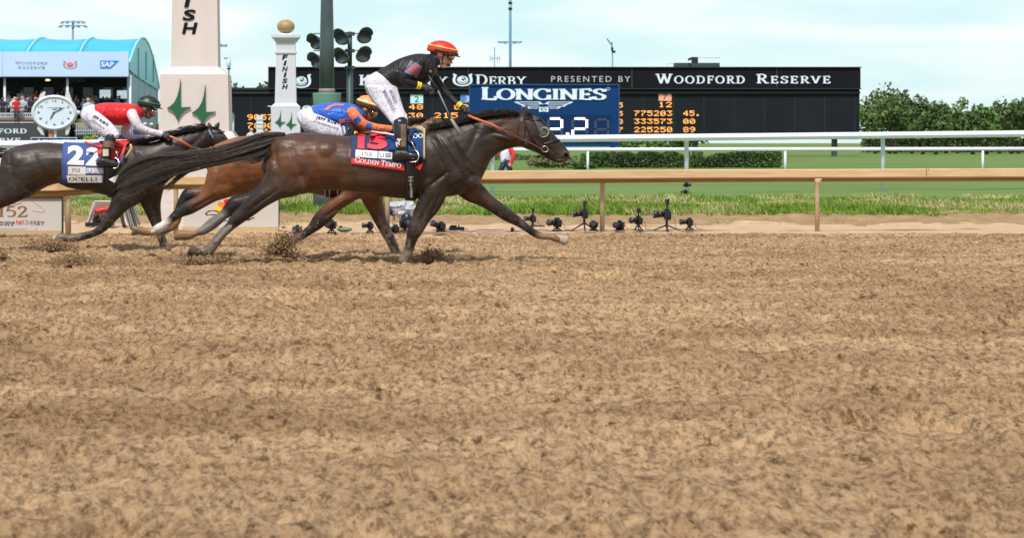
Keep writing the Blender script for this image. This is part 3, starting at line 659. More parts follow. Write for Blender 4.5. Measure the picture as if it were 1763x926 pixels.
# ---------------------------------------------------------------- dark green pole, signal lamps
m_pole = M('dark green paint', (.05, .085, .09), .35, .15, 4)
m_pg = M('faded green paint', (.11, .25, .19), .6, .1, 4); m_conc = M('concrete', (.30, .36, .36), .8, .15, 4, .01, 40)
D3 = 38.7; k = D3 / F; x = wx(562.8, D3)
t = thing('utility_pole', (x, D3, 0), 'thick dark green pole on a pale round footing, left of the signal lamps', 'pole')
mb = MB(); mb.lathe((x, D3, 0), [(12.8 * k, fz(160, D3)), (12.3 * k, fz(80, D3)), (10.6 * k, fz(0, D3)), (9.6 * k, fz(-160, D3))], 28); mb.build('shaft', m_pole, t, True)
mb = MB(); mb.lathe((x, D3, 0), [(14.2 * k, fz(161, D3)), (14.2 * k, fz(154.5, D3)), (12.9 * k, fz(153, D3))], 28); mb.build('band', M('weathered steel', (.25, .22, .19), .6), t, True)
mb = MB(); mb.lathe((x, D3, 0), [(21 * k, fz(214, D3)), (23.5 * k, fz(180, D3)), (24.5 * k, fz(163, D3)), (24.5 * k, fz(160.5, D3)), (14 * k, fz(160, D3))], 32); mb.build('collar', m_pg, t, True)
mb = MB(); mb.lathe((x, D3, 0), [(24 * k, 0), (22.5 * k, fz(215, D3)), (21 * k, fz(214, D3))], 32); mb.build('footing', m_conc, t, True)

D4 = 60.0; k = D4 / F; x = wx(602.3, D4)
t = thing('signal_mast', (x, D4, 0), 'green mast carrying round hooded signal lamps behind the dark green pole', 'signal')
m_mast = M('mast green', (.028, .062, .065), .5); m_lampb = M('lamp housing', (.055, .072, .095), .35, .1, 5); m_lens = M('lamp glass', (.10, .12, .10), .08, .3, 6, coat=.8)
mb = MB(); mb.cyl((x, D4, 0), (x, D4, fz(115, D4)), 5.6 * k, n=16); mb.cyl((x, D4, fz(115, D4)), (x, D4, fz(55, D4)), 4 * k, n=16); mb.build('mast', m_mast, t, True)
for yy in (59, 88, 117):
    mb = MB(); mb.box((x, D4, fz(yy, D4)), (17 * k, 12 * k, 6 * k)); mb.build('bracket', m_mast, t)
for yy in (58.5, 88):
    mb = MB(); mb.cyl((wx(540, D4), D4 - .05, fz(yy, D4)), (wx(638, D4), D4 - .05, fz(yy, D4)), .9 * k, n=8); mb.build('cross_arm', m_mast, t)
def lamp(px, py, tilt, t):
    y0 = D4 - .18; c = P(px, py, y0); rot = Euler((R(-20), 0, R(tilt))).to_matrix(); mb = MB(); r = 12.8 * k; n = 24
    prof = [(.0, .16), (.10, .15), (.8, .08), (1.0, .0), (1.0, -.06), (.93, -.08), (.92, -.02)]
    rg = [[c + rot @ Vector((r * pr * math.cos(6.2832 * j / n), y_, r * .76 * pr * math.sin(6.2832 * j / n))) for j in range(n)] for pr, y_ in prof]
    mb.rings(rg, caps=False)
    o = mb.build('signal_lamp', m_lampb, t, True)
    ls = MB(); ls.rings([[c + rot @ Vector((r * pr * math.cos(6.2832 * j / n), y_, r * .76 * pr * math.sin(6.2832 * j / n))) for j in range(n)] for pr, y_ in ((.02, -.045), (.5, -.04), (.92, -.02))], caps=False); ls.build('lens', m_lens, o, True)
    hd = MB(); n = 14; out = []; inn = []
    for pr, y_ in ((1.0, -.04), (1.0, -.24)):
        rr = []
        for j in range(n + 1):
            a = R(10 + 170 * j / n); rr.append(c + rot @ Vector((r * pr * math.cos(a), y_ - (.12 * math.sin(a) if y_ < -.1 else 0), r * .78 * pr * math.sin(a))))
        out.append(rr)
    m_ = len(out[0]); hd.add(out[0] + out[1] + [v + Vector((0, 0, .02)) for v in out[0] + out[1]],
        [(j, j + 1, j + 1 + m_, j + m_) for j in range(m_ - 1)] + [(j + 2 * m_, j + 3 * m_, j + 1 + 3 * m_, j + 1 + 2 * m_) for j in range(m_ - 1)] + [(j + m_, j + 1 + m_, j + 1 + 3 * m_, j + 3 * m_) for j in range(m_ - 1)])
    hd.build('hood', m_lampb, o, True)
for px, py, tl in ((626.5, 66.5, 14), (590, 69, -26), (547, 77, -38), (624.5, 99, 14), (590, 101.5, -26), (548, 109, -38)): lamp(px, py, tl, t)

# ---------------------------------------------------------------- tote board
m_bd = M('board charcoal', (.013, .017, .022), .8, .15, .35, 0, spec=.1); m_hd = M('header black', (.010, .010, .014), .8, .12, .3, spec=.1); m_edge = M('board trim', (.012, .014, .018), .5)
m_wl = M('sign white', (.70, .80, .92), .5, .03); m_amb = M('amber lamps', (1.0, .42, .10), .4, .1, 3, emit=.75); m_grey = M('sign grey', (.5, .52, .56), .5, .03)
D5 = 190.0
t = thing('tote_board', (wx(900, D5), D5 + 1, 0), 'huge black tote board with white race title and amber number columns', 'scoreboard')
X = lambda px: wx(px, D5); Z = lambda py: fz(py, D5)
mb = MB(); mb.bbox(X(397), X(1480), D5, D5 + 1.6, Z(240), Z(152)); mb.build('number_panel', m_bd, t)
for px in list(range(432, 1480, 52)): mb = MB(); mb.bbox(X(px - .25), X(px + .25), D5 - .008, D5 - .001, Z(240), Z(162.4)); mb.build('panel_seam', M('seam grey', (.035, .038, .042), .7), t)
mb = MB(); mb.bbox(X(462), X(1480), D5 - .35, D5 + 1.9, Z(153), Z(117.5)); mb.build('header_panel', m_hd, t)
mb = MB(); mb.bbox(X(396), X(1480.5), D5 - .16, D5 - .002, Z(162), Z(158)); mb.bbox(X(461.5), X(1481), D5 - .42, D5 - .37, Z(154.2), Z(152.4)); mb.bbox(X(461.5), X(1481), D5 - .5, D5 + 1.9, Z(117.3), Z(115.8)); mb.bbox(X(396), X(462), D5 - .2, D5 + 1.6, Z(155.5), Z(151.5)); mb.build('trim', m_edge, t)
mb = MB()
for px in (1087, 806, 1336): mb = MB(); mb.bbox(X(px - .35), X(px + .35), D5 - .372, D5 - .352, Z(151), Z(119)); mb.build('panel_joint', M('joint grey', (.10, .10, .11), .6), t)
for px in (470, 760, 1199, 1440):
    mb = MB(); mb.bbox(X(px - 3.5), X(px + 3.5), D5 + .4, D5 + 1.2, -.2, Z(240)); mb.build('leg', M('steel teal', (.03, .07, .08), .6), t)
dh = D5 - .36
mb = MB(); emblem(mb, (501, 127.5, 536, 153 - 1), dh, .03, .002); emblem(mb, (779, 127, 814, 149), dh, .03, .002); mb.build('horseshoe_emblem', m_wl, t)
mb = MB(); serif(mb, 'KENTUCKY', (618.5, 129, 771, 147.5), dh, .03, .17, .07, .8, .002); serif(mb, 'DERBY', (818, 128.5, 906, 147), dh, .03, .17, .07, .8, .002)
serif(mb, 'WOODFORD', (1128.5, 127.5, 1282, 144.5), dh, .03, .18, .09, .78, .002, .16); serif(mb, 'RESERVE', (1302, 127.5, 1430, 144.5), dh, .03, .18, .09, .78, .002, .16); mb.build('race_title', m_wl, t)
mb = MB(); sans(mb, 'PRESENTED BY', (949, 131.5, 1085, 141.5), dh, .05, 0, .0, 1.35); mb.build('sponsor_line', m_grey, t)
dp = D5 - .01
mb = MB(); sans(mb, 'T', (461, 182.5, 475, 190.5), dp, .05, 0, .03); sans(mb, 'OF', (520.5, 182, 546, 191.5), dp, .05, 0, .04); mb.build('white_heading', m_wl, t)
for s_, r, cc, nm in (('2', (706.5, 163.5, 728.5, 178.5), (.55, .80, .85), 'pale blue'), ('3', (792.5, 163, 816, 177.5), (.10, .22, .62), 'blue'), ('1', (620, 163.5, 642, 178.5), (.62, .03, .05), 'red'), ('7', (1134, 160, 1156, 174), (.95, .42, .28), 'pink')):
    mb = MB(); mb.bbox(X(r[0]), X(r[2]), dp - .04, dp + .005, Z(r[3]), Z(r[1])); o = mb.build('number_plate', M('plate ' + nm, cc, .5, .04), t); o['label'] = nm + ' plate with the number ' + s_
    mb = MB(); cxx = (r[0] + r[2]) / 2; hw_ = 1.3 if s_ == '1' else 3.6; sans(mb, s_, (cxx - hw_, r[1] + 2.4, cxx + hw_, r[3] - 2.2), dp - .042, .01, 0, .0); mb.build('numeral', m_wl if s_ in '3' else m_blackl, o)
NUM = [('48', (704.5, 180, 728, 188.8)), ('930', (690, 195, 728, 203.5)), ('1286', (676, 209.5, 728, 218)), ('215', (748, 194.5, 788, 203.5)), ('80', (782, 180, 806, 189)),
       ('9057', (426, 197.5, 470, 207)), ('7890', (426, 212, 470, 221.5)), ('4410', (426, 226, 470, 235)), ('12', (1134, 176, 1156.5, 185)), ('775203', (1092, 191, 1157, 200)),
       ('333573', (1092, 205, 1157, 213.5)), ('225250', (1092, 219, 1157, 228)), ('45.', (1176.5, 191, 1206, 200)), ('00', (1176.5, 205, 1196.5, 213.5)), ('89', (1176.5, 219, 1196.5, 228)),
       ('5', (1064, 177, 1072, 185.5)), ('5', (1064, 192, 1072, 200)), ('8', (1064, 205.5, 1072, 214)), ('7', (1064, 219.5, 1072, 228)), ('20', (598, 212, 620, 220)), ('62', (610, 224, 634, 232)), ('27', (600, 197, 622, 205))]
for s_, r in NUM:
    wc_ = (r[2] - r[0]) / (len(s_) - .22)
    for i_, ch_ in enumerate(s_): mb = MB(); dots(mb, ch_, (r[0] + i_ * wc_, r[1], r[0] + i_ * wc_ + wc_ * .78, r[3]), dp, .05); mb.build('lamp_digit' if ch_ != '.' else 'point', m_amb, t)
# camera platform on top of the board
tp = thing('camera_platform', (X(1183), D5 + .6, Z(115.5)), 'dark green camera platform with a railing on top of the tote board', 'platform')
mb = MB(); mb.bbox(X(1163), X(1240), D5 + .2, D5 + 1.2, Z(115.6), Z(108.5)); mb.build('platform_box', m_mast, tp)
mb = MB(); mb.path([P(1149, 114.5, D5 + .3), P(1149, 110, D5 + .3), P(1163, 109, D5 + .3)], .03, 6); mb.path([P(1189, 102, D5 + .5), P(1200, 100, D5 + .5), P(1240, 100, D5 + .5)], .03, 6); mb.build('handrail', m_grey, tp)
mb = MB(); mb.box(P(1196, 104, D5 + .6), (.5, .4, .5)); mb.cyl(P(1190, 101, D5 + .3), P(1186, 103, D5 - .2), .1); mb.build('camera_head', m_edge, tp)

# ---------------------------------------------------------------- timing board
m_navy = M('navy panel', (.004, .040, .150), .6, .10, .5, spec=.15); m_navy2 = M('navy recess', (.004, .024, .09), .6, .1, 1, spec=.15); m_seg = M('lit segment', (1, 1, .96), .4, emit=1.0); m_off = M('dark segment', (.03, .055, .11), .5)
D6 = 150.0; X = lambda px: wx(px, D6); Z = lambda py: fz(py, D6)
t = thing('timing_board', (X(938), D6 + .4, 0), 'navy blue race timing board with white lettering, wings emblem and lit digits', 'clock board')
mb = MB(); mb.bbox(X(809), X(1065), D6, D6 + .9, Z(252.5), Z(146)); mb.build('panel', m_navy, t)
mb = MB(); mb.bbox(X(860), X(1052), D6 - .05, D6 - .001, Z(245), Z(198)); mb.build('display_recess', m_navy2, t)
mb = MB(); mb.bbox(X(808), X(1066), D6 - .1, D6 - .003, Z(147.3), Z(145)); mb.bbox(X(1064), X(1066.5), D6 - .1, D6 - .003, Z(252.5), Z(147.4)); mb.bbox(X(807.5), X(809.8), D6 - .1, D6 - .003, Z(252.5), Z(147.4)); mb.build('frame', M('navy frame', (.01, .06, .17), .4), t)
mb = MB(); serif(mb, 'LONGINES', (829, 150.5, 1044, 173), D6, .03, .23, .10, .86, .0015, .0)
put2d(mb, [stroke2d(arc(.5, .5, .45, .45, 0, 360, 18), .12, .12)], (1043.5, 151, 1050, 156), D6, .04); mb.build('lettering', m_wl, t)
mb = MB(); wing = [[(0, 1), (.42, 1), (.46, .8), (.54, .8), (.58, 1), (1, 1)], [(.0, 1), (.1, .78), (.44, .78)], [(.1, .78), (.16, .56), (.42, .56)], [(.2, .56), (.26, .36), (.40, .36)], [(.56, .78), (.9, .78), (1, 1)], [(.58, .56), (.84, .56), (.9, .78)], [(.6, .36), (.74, .36), (.8, .56)],
    [(.435, .5), (.435, 0), (.565, 0), (.565, .5), (.435, .5)], [(.455, .43), (.545, .07)], [(.545, .43), (.455, .07)], [(.455, .43), (.545, .43)], [(.455, .07), (.545, .07)]]
put2d(mb, [stroke2d(s_, .016, .07) for s_ in wing], (885, 175.5, 987, 193), D6, .03, .0015); mb.build('wings_emblem', m_wl, t)
SEG = {'A': ((.0, 1), (1, 1)), 'B': ((1, 1), (1, .5)), 'C': ((1, .5), (1, 0)), 'D': ((0, 0), (1, 0)), 'E': ((0, .5), (0, 0)), 'F': ((0, 1), (0, .5)), 'G': ((0, .5), (1, .5))}
def seg7(on, x0, x1, y0, y1):
    for nm, mt_, lit in (('digit', m_seg, True), ('unlit_digit', m_off, False)):
        mb = MB()
        for kx, (a, b) in SEG.items():
            if (kx in on) == lit:
                f_ = lambda p: (x0 + (x1 - x0) * p[0], y1 + (y0 - y1) * p[1]); (ax, ay), (bx, by) = f_(a), f_(b); sh = .12
                ax, bx = ax + (bx - ax) * sh, bx - (bx - ax) * sh; ay, by = ay + (by - ay) * .09, by - (by - ay) * .09
                v, f = stroke2d([(ax, -ay), (bx, -by)], 4.2, 3.6); mb.add([(X(p[0]), D6 - .06 - (.02 if lit else 0), Z(-p[1])) for p in v], f)
        if mb.f: mb.build(nm, mt_, t)
seg7('ABGED', 944, 967, 204.5, 240); seg7('ABGED', 986, 1010, 204.5, 240); seg7('', 1025, 1047, 206, 240); seg7('ABGED', 880, 903, 204.5, 240)
mb = MB(); mb.box((X(977), D6 - .07, Z(231)), (.2, .04, .16)); mb.build('point', m_seg, t)
for px in (830, 1056):
    mb = MB(); mb.bbox(X(px - 4), X(px + 4), D6 + .3, D6 + .6, 0, Z(252.5)); mb.build('leg', m_edge, t)

# ---------------------------------------------------------------- masts on the skyline
m_bl = M('far steel blue', (.10, .23, .36), .6, .05)
def mast(px, top, bot, d, r, label, name='light_mast'):
    t = thing(name, (wx(px, d), d, 0), label, 'mast'); mb = MB(); mb.cyl((wx(px, d), d, 0), (wx(px, d), d, fz(top, d)), r * 1.2, r, n=10); mb.build('pole', m_bl, t, True); return t
def fl(mb, px, py, d, k_, s_=1):
    c = P(px, py, d); mb.lathe(c, [(.02, .16 * s_), (.14 * s_, .12 * s_), (.34 * s_, -.04 * s_), (.30 * s_, -.12 * s_)], 10)
    return mb
d = 260; t = mast(125.5, 36, 70, d, .11, 'floodlight mast with two rows of lamps above the turquoise tent')
for yy, xs in ((39.5, (107, 116, 126, 135, 144)), (46.5, (103.5, 116, 126, 135, 147.5))):
    mb = MB(); mb.cyl(P(xs[0], yy - 2, d), P(xs[-1], yy - 2, d), .05, n=6); mb.build('cross_arm', m_bl, t)
    for px in xs: fl(MB(), px, yy, d, 1, .75).build('floodlight', m_bl, t)
d = 230; t = mast(878.5, -30, 116, d, .13, 'tall blue mast with lamp cluster above the word DERBY')
for xa, xb in ((858, 876), (881, 899)):
    mb = MB(); mb.cyl(P(xa, 72.5, d), P(xb, 72.5, d), .05, n=6); mb.build('cross_arm', m_bl, t)
for px, yy in ((862, 74), (871, 75), (885, 75), (894, 74)):
    mb = MB(); q = P(px, yy, d); mb.lathe(q, [(.02, .12), (.1, .1), (.2, -.05)], 8); mb.path([q, q + Vector((-.3 if px < 878 else .3, 0, .1))], .05, 6); mb.build('floodlight', m_bl, t)
mb = MB()
for yy in (6, 15.5): q = P(878.5, yy, d); mb.lathe(q, [(.15, -.12), (.2, -.1), (.2, .1), (.15, .12)], 10)
mb.build('clamp_ring', m_edge, t); mb = MB(); q = P(878.5, 10.5, d); mb.lathe(q, [(.17, -.2), (.17, .2)], 10); mb.build('sleeve', m_grey, t)
d = 235; t = mast(851.5, 82, 117, d, .055, 'thin antenna mast with whip aerials left of the tall blue mast', 'antenna_mast')
for px in (843.5, 847.5, 856.5, 860.5):
    mb = MB(); mb.cyl(P(px, 96, d), P(px, 106.5, d), .03, n=6); mb.cyl(P(px, 101, d), P(851.5, 101, d), .025, n=6); mb.build('aerial', m_bl, t)
d = 215; t = mast(1054.5, 92, 117, d, .06, 'thin pole with a weather vane and small camera above the tote board', 'camera_pole')
mb = MB(); mb.path([P(1054.5, 92, d), P(1053.5, 84, d), P(1053.5, 73, d)], .07, 6); mb.path([P(1053.5, 78, d), P(1049, 73, d), P(1045, 67, d)], .06, 6); mb.build('vane', m_bl, t)
mb = MB(); mb.box(P(1056.5, 89.5, d), (.32, .3, .22)); mb.box(P(1054, 85, d), (.2, .2, .3)); mb.build('camera_head', m_edge, t)
d = 120; t = mast(371, -40, 200, d, .075, 'thin blue mast directly beside the massive finish pillar')
mb = MB(); q = P(370.3, 10, d); mb.lathe(q, [(.09, -.15), (.09, .15)], 10); mb.build('sleeve', m_bl, t)
for px, yy in ((377, 79), (386.5, 79)):
    mb = MB(); q = P(px, yy, d); mb.lathe(q, [(.01, .06), (.09, .04), (.17, -.06)], 8); mb.path([q + Vector((-.2, 0, .05)), q, q + Vector((.15, 0, .06))], .03, 6); mb.build('floodlight', m_bl, t)
d = 130; t = mast(394, 102, 230, d, .05, 'slim camera pole with a white camera head right of the finish pillar', 'camera_pole')
mb = MB(); q = P(394, 109, d); mb.lathe(q, [(.08, -.2), (.12, -.15), (.12, .2), (.1, .25)], 12); mb.build('camera_head', m_wl, t, True)
mb = MB(); mb.box(P(391, 101, d), (.35, .12, .05)); mb.box(P(394, 118.5, d), (.25, .2, .06)); mb.build('bracket', m_edge, t)
# ================================================================ LEFT: TENT, DECK, CLOCK
m_roof = M('turquoise membrane', (.03, .40, .60), .5, .08, .25, 0, c2=(.06, .50, .70)); m_roof2 = M('pale turquoise', (.26, .66, .74), .4, .06, .4)
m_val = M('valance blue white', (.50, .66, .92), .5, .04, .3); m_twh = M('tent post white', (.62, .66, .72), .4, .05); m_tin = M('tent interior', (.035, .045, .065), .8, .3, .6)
m_deck = M('deck boards', (.30, .19, .10), .7); m_ban = M('banner charcoal', (.045, .047, .055), .6, .1, 1); m_pan = M('tent side panel', (.30, .48, .60), .5, .1, .6)
D7 = 150.0; XR = wx(222.5, D7); XL = wx(-330, D7); yb = 173.5
Z = lambda py, d=D7: fz(py, d); X = lambda px: wx(px, D7)
t = thing('event_tent', (X(60), D7 + 10, 0), 'long tent with turquoise arched roof and pale sponsor fascia, left of the massive pillar', 'tent')
n = 18; prof = []
zt, ze, zb_ = 8.45, 6.25, 5.3
for i in range(n + 1):
    s_ = i / n; y_ = D7 - .3 + (yb - D7 + .3) * s_
    pk = (1 - abs(2 * s_ - 1) ** 1.9); base = ze + (zb_ - ze) * s_; prof.append((y_, base + (zt - (ze + zb_) / 2) * pk))
bays = [XL + (XR - XL) * k / 6 for k in range(7)]
for a, b in zip(bays[:-1], bays[1:]):
    mb = MB(); rs_ = []
    for k in range(7):
        u = k / 6; sag = .10 * math.sin(math.pi * u); rs_.append([Vector((a + (b - a) * u, y_, z_ - sag)) for y_, z_ in prof] + [Vector((a + (b - a) * u, y_, z_ - sag - .05)) for y_, z_ in prof[::-1]])
    mb.rings(rs_); mb.build('roof', m_roof, t, True)
for x_ in bays:
    mb = MB(); mb.path([(x_, y_, z_ + .03) for y_, z_ in prof], .09, 8); mb.build('roof_rib', m_roof2, t, True)
mb = MB()      # gable with drop
for i in range(n):
    (y0, z0), (y1, z1) = prof[i], prof[i + 1]; lo = lambda y_: 6.0 + (5.15 - 6.0) * ((y_ - D7) / (yb - D7)) ** .7 if y_ > D7 else 6.0
    mb.add([(XR + .02, y0, lo(y0)), (XR + .02, y1, lo(y1)), (XR + .02, y1, z1), (XR + .02, y0, z0), (XR - .03, y0, lo(y0)), (XR - .03, y1, lo(y1)), (XR - .03, y1, z1), (XR - .03, y0, z0)], [(0, 1, 2, 3), (7, 6, 5, 4), (0, 4, 5, 1), (2, 6, 7, 3)])
mb.build('gable', m_roof2, t)
mb = MB()
for yy in (156, 162, 168): mb.cyl((XR + .05, yy, 5.6), (XR + .05, yy, 7.6), .05, n=6)
mb.build('gable_rib', m_roof, t)
mb = MB(); mb.bbox(XR - .2, XR - .1, D7 + .6, yb, 0, 5.9); mb.build('side_wall', m_pan, t)
for yy in (153, 158, 163, 168, 173): mb = MB(); mb.bbox(XR - .1, XR - .02, yy - .06, yy + .06, 0, 5.85); mb.build('side_mullion', m_twh, t)
mb = MB(); mb.bbox(X(6.5), XR, D7 - .5, D7 - .4, Z(132.5), Z(90)); mb.bbox(XL, X(6), D7 - .5, D7 - .4, Z(132.8), Z(90)); f_ = mb.build('fascia', m_val, t)
mb = MB(); mb.bbox(XL, XR, D7 - .55, D7 - .35, Z(134.4), Z(132.9)); mb.build('gutter', m_edge, t)
dq = D7 - .51
mb = MB(); serif(mb, 'WOODFORD', (25.5, 106.5, 81, 111.3), dq, .004, .11, .07, .85, .0004, .2); serif(mb, 'RESERVE', (31, 114, 77, 119), dq, .004, .11, .07, .85, .0004, .25); mb.build('lettering', M('faded grey lettering', (.20, .24, .33), .6), f_)
mb = MB(); put2d(mb, shoe(), (108.5, 105, 133, 119.5), dq, .004, .0005); o = mb.build('horseshoe_emblem', M('brown print', (.38, .26, .24), .6), f_)
mb = MB(); mb.ell(P(120.5, 111.5, dq), .23, .03, .18); mb.build('rose', M('rose print', (.75, .16, .25), .6, .3, 8), o, True)
mb = MB(); q = [P(*p, dq) for p in ((172.5, 104.8), (204.5, 104.8), (190.5, 117.8), (172.5, 117.8))]; mb.prism([(v.x, v.z) for v in q], dq - .03, dq - .001); o = mb.build('logo_patch', M('logo blue', (.02, .23, .72), .5), f_)
mb = MB(); sans(mb, 'SAP', (174, 107, 196, 115.6), dq - .031, .02, .1, .03); mb.build('lettering', m_wl, o)
for px in (-215, -105, 8.5, 116.5, 224.5):
    mb = MB(); mb.cyl((X(px), D7 - .1, 0), (X(px), D7 - .1, 5.6), .085, n=12); mb.build('post', m_twh, t, True)
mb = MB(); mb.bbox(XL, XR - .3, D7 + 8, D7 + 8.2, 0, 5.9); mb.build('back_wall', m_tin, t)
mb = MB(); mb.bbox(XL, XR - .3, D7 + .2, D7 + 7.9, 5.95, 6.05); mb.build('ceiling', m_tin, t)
for k in range(6):
    mb = MB(); xx = X(20 + k * 36); mb.bbox(xx - .35, xx + .35, D7 + 7.9, D7 + 7.97, 3.0, 5.0); mb.build('window', M('interior glass', (.10, .14, .20), .15, .3, 1), t)
for px, py in ((181, 162), (211, 163)):     # glowing boxes stand in for daylight through the rear wall
    mb = MB(); q = P(px, py, D7 + 7.8); mb.box(q, (.75, .05, .55)); mb.build('daylight_glow', M('bright screen', (.75, .85, .95), .5, emit=.5), t)
mb = MB(); mb.bbox(X(112), X(140), D7 + 1.2, D7 + 2.4, Z(141), Z(135)); mb.build('hanging_unit', m_edge, t)
mb = MB(); mb.lathe((X(72), D7 + 3, 5.35), [(.02, .1), (.16, .05), (.18, -.02), (.02, -.05)], 10); mb.build('ceiling_lamp', M('warm lamp', (1, .7, .3), .5, emit=1.2), t)

# grandstand deck in front of the tent
t = thing('viewing_deck', (X(60), D7 - 2, 0), 'raised viewing deck with white baluster railing in front of the tent', 'deck')
dz = Z(203, D7 - 4)
mb = MB(); mb.bbox(XL, X(128), D7 - 4, D7 - .6, dz - .22, dz); mb.bbox(X(128), XR, D7 - 1.2, D7 - .6, dz - .6, dz - .05); mb.build('deck_floor', m_deck, t)
mb = MB()
zr = fz(196.3, D7 - 4)
mb.bbox(XL, X(128), D7 - 4, D7 - 3.92, zr, zr + .06); mb.bbox(XL, X(128), D7 - 3.99, D7 - 3.93, dz + .02, dz + .06)
xx = XL
while xx < X(128): mb.bbox(xx, xx + .045, D7 - 3.98, D7 - 3.94, dz + .06, zr); xx += .13
mb.build('railing', m_twh, t)
mb = MB(); mb.bbox(XL, X(127), D7 - 3.9, D7 - 3.8, 0, dz - .23); mb.build('front_wall', M('deck skirt', (.05, .055, .06), .8), t)
t = thing('banner', (X(20), D7 - 4.4, 0), 'dark grey banner with white serif lettering below the viewing deck railing', 'banner')
db = D7 - 4.4
mb = MB(); mb.bbox(wx(-200, db), wx(77.5, db), db, db + .08, fz(243, db), fz(206.5, db)); mb.build('cloth', m_ban, t)
mb = MB(); mb.bbox(wx(-200, db), wx(58, db), db - .03, db - .002, fz(211.6, db), fz(210.6, db)); serif(mb, 'WOODFORD', (-68, 220.5, 46, 230), db, .01, .19, .09, .84, .0008, .12); serif(mb, 'RESERVE', (-54, 236.5, 36, 245), db, .01, .19, .09, .84, .0008, .12); mb.build('lettering', m_wl, t)
t = thing('picket_fence', (wx(165, D7 - 6), D7 - 6, 0), 'white picket section with handrail between the clock and the red jockey', 'fence')
mb = MB(); d = D7 - 6
for px in range(131, 246, 3): mb.bbox(wx(px, d), wx(px, d) + .05, d, d + .04, fz(232, d), fz(213, d))
mb.bbox(wx(128, d), wx(247, d), d - .03, d - .001, fz(214, d), fz(212.5, d)); mb.bbox(wx(128, d), wx(247, d), d - .03, d - .001, fz(226, d), fz(224.8, d)); mb.build('pickets', M('picket grey white', (.42, .47, .50), .6), t)
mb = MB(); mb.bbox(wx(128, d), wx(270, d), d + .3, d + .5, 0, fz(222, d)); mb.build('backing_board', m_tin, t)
for i, (px, nm) in enumerate(((150, 'first'), (163, 'second'), (240, 'third'))):
    t = thing('flower_planter', (wx(px, 120), 120, 0), ['yellow green potted plant nearest the clock', 'yellow flowering potted plant beside the person in blue', 'green potted plant behind the red jockey\'s hands'][i], 'planter')
    mb = MB(); leaves(mb, (wx(px, 120), 120, 1.42), (.28, .25, .24), 160, .06, 700 + i); mb.build('leaves', [m_lf[3], M('yellow bloom', (.55, .50, .05), .7)], t)
    mb = MB(); mb.lathe((wx(px, 120), 120, 0), [(.16, 0), (.24, 1.18), (.22, 1.2)], 12); mb.build('pot', M('dark pot', (.05, .06, .06), .6), t, True)

# clock shaped like a wrist watch
D8 = 70.0; k = D8 / F; c = P(93.7, 194.3, D8)
m_cw = M('clock case', (.62, .60, .65), .3, .04, 3, coat=.3); m_face = M('clock face', (.64, .72, .84), .4, .02, 1); m_ink = M('clock ink', (.03, .05, .07), .5)
t = thing('wristwatch_clock', (c.x, D8, 0), 'giant white wristwatch-shaped race clock on a post above a small navy sign', 'clock')
def edisc(mb, rx, rz, y0, y1, bev=0.0, n=56):
    rg = [[Vector((c.x + a * k * math.cos(6.2832 * j / n), y_, c.z + b * k * math.sin(6.2832 * j / n))) for j in range(n)] for a, b, y_ in ((rx * .97, rz * .97, y1), (rx, rz, (y0 + y1) / 2), (rx, rz, y0 + bev), (rx - bev / k * .6, rz - bev / k * .6, y0))]
    return mb.rings(rg)
mb = MB(); edisc(mb, 39.5, 30.5, D8 - .10, D8 + .12, .03); mb.build('case', m_cw, t, True)
mb = MB(); n = 56
mb.rings([[Vector((c.x + a * k * math.cos(6.2832 * j / n), y_, c.z + a * .765 * k * math.sin(6.2832 * j / n))) for j in range(n)] for a, y_ in ((38.5, D8 - .09), (37, D8 - .15), (34.5, D8 - .15), (33, D8 - .105))], caps=False); mb.build('bezel', m_cw, t, True)
mb = MB(); edisc(mb, 33.2, 25.6, D8 - .112, D8 - .10); mb.build('dial', m_face, t)
mb = MB(); df = D8 - .113
for h in range(1, 13):
    a = R(90 - 30 * h); s_ = str(h); x_, y_ = 93.7 + 27.5 * math.cos(a), 194.3 - 20.3 * math.sin(a); ww = {'1': 1.0, '10': 4.4, '11': 2.6, '12': 4.2}.get(s_, 2.6)
    sans(mb, s_, (x_ - ww / 1.15, y_ - 2, x_ + ww / 1.15, y_ + 2), df, .006, 0, .0)
serif(mb, 'LONGINES', (82, 184.6, 106, 187.0), df, .003, .1, .06, .9, .0002); mb.prism([(P(x_, y_, df).x, P(x_, y_, df).z) for x_, y_ in ((89, 188.2), (99, 188.2), (94, 190))], df - .006, df); mb.build('dial_marks', m_ink, t)
def hand(x1, y1, w_, tail):
    mb = MB(); a = Vector((93.7, 0, -194.3)); b = Vector((x1, 0, -y1)); dr = (b - a).normalized(); nn = Vector((-dr.z, 0, dr.x)); a2 = a - dr * tail
    q = [a2 + nn * w_ * .6, a2 - nn * w_ * .6, a + (b - a) * .6 - nn * w_, b, a + (b - a) * .6 + nn * w_]
    mb.prism([(P(v.x, -v.z, D8).x, P(v.x, -v.z, D8).z) for v in q], D8 - .135, D8 - .128); mb.build('clock_hand', m_ink, t)
hand(112.5, 184.5, .9, 3); hand(86.5, 206.5, 1.2, 2)
mb = MB(); mb.cyl((c.x, D8 - .14, c.z), (c.x, D8 - .12, c.z), .03, n=12); mb.build('hub', m_ink, t)
for pts in ([(66, 174), (70, 162), (76.5, 157.5), (78, 160), (76.5, 170)], [(112, 170), (114, 158), (117.5, 156), (123.5, 174), (121, 178)], [(66, 216), (72, 222), (76, 233), (72, 232), (64.5, 222)], [(119, 217), (113, 223), (113.5, 233), (118, 231), (121, 220)]):
    mb = MB(); mb.prism([(P(x_, y_, D8).x, P(x_, y_, D8).z) for x_, y_ in pts], D8 - .07, D8 + .08); mb.build('lug', m_cw, t)
mb = MB(); mb.cyl(P(131.5, 194.3, D8), P(138, 194.3, D8), .07, .06, n=14); mb.build('crown', m_cw, t, True)
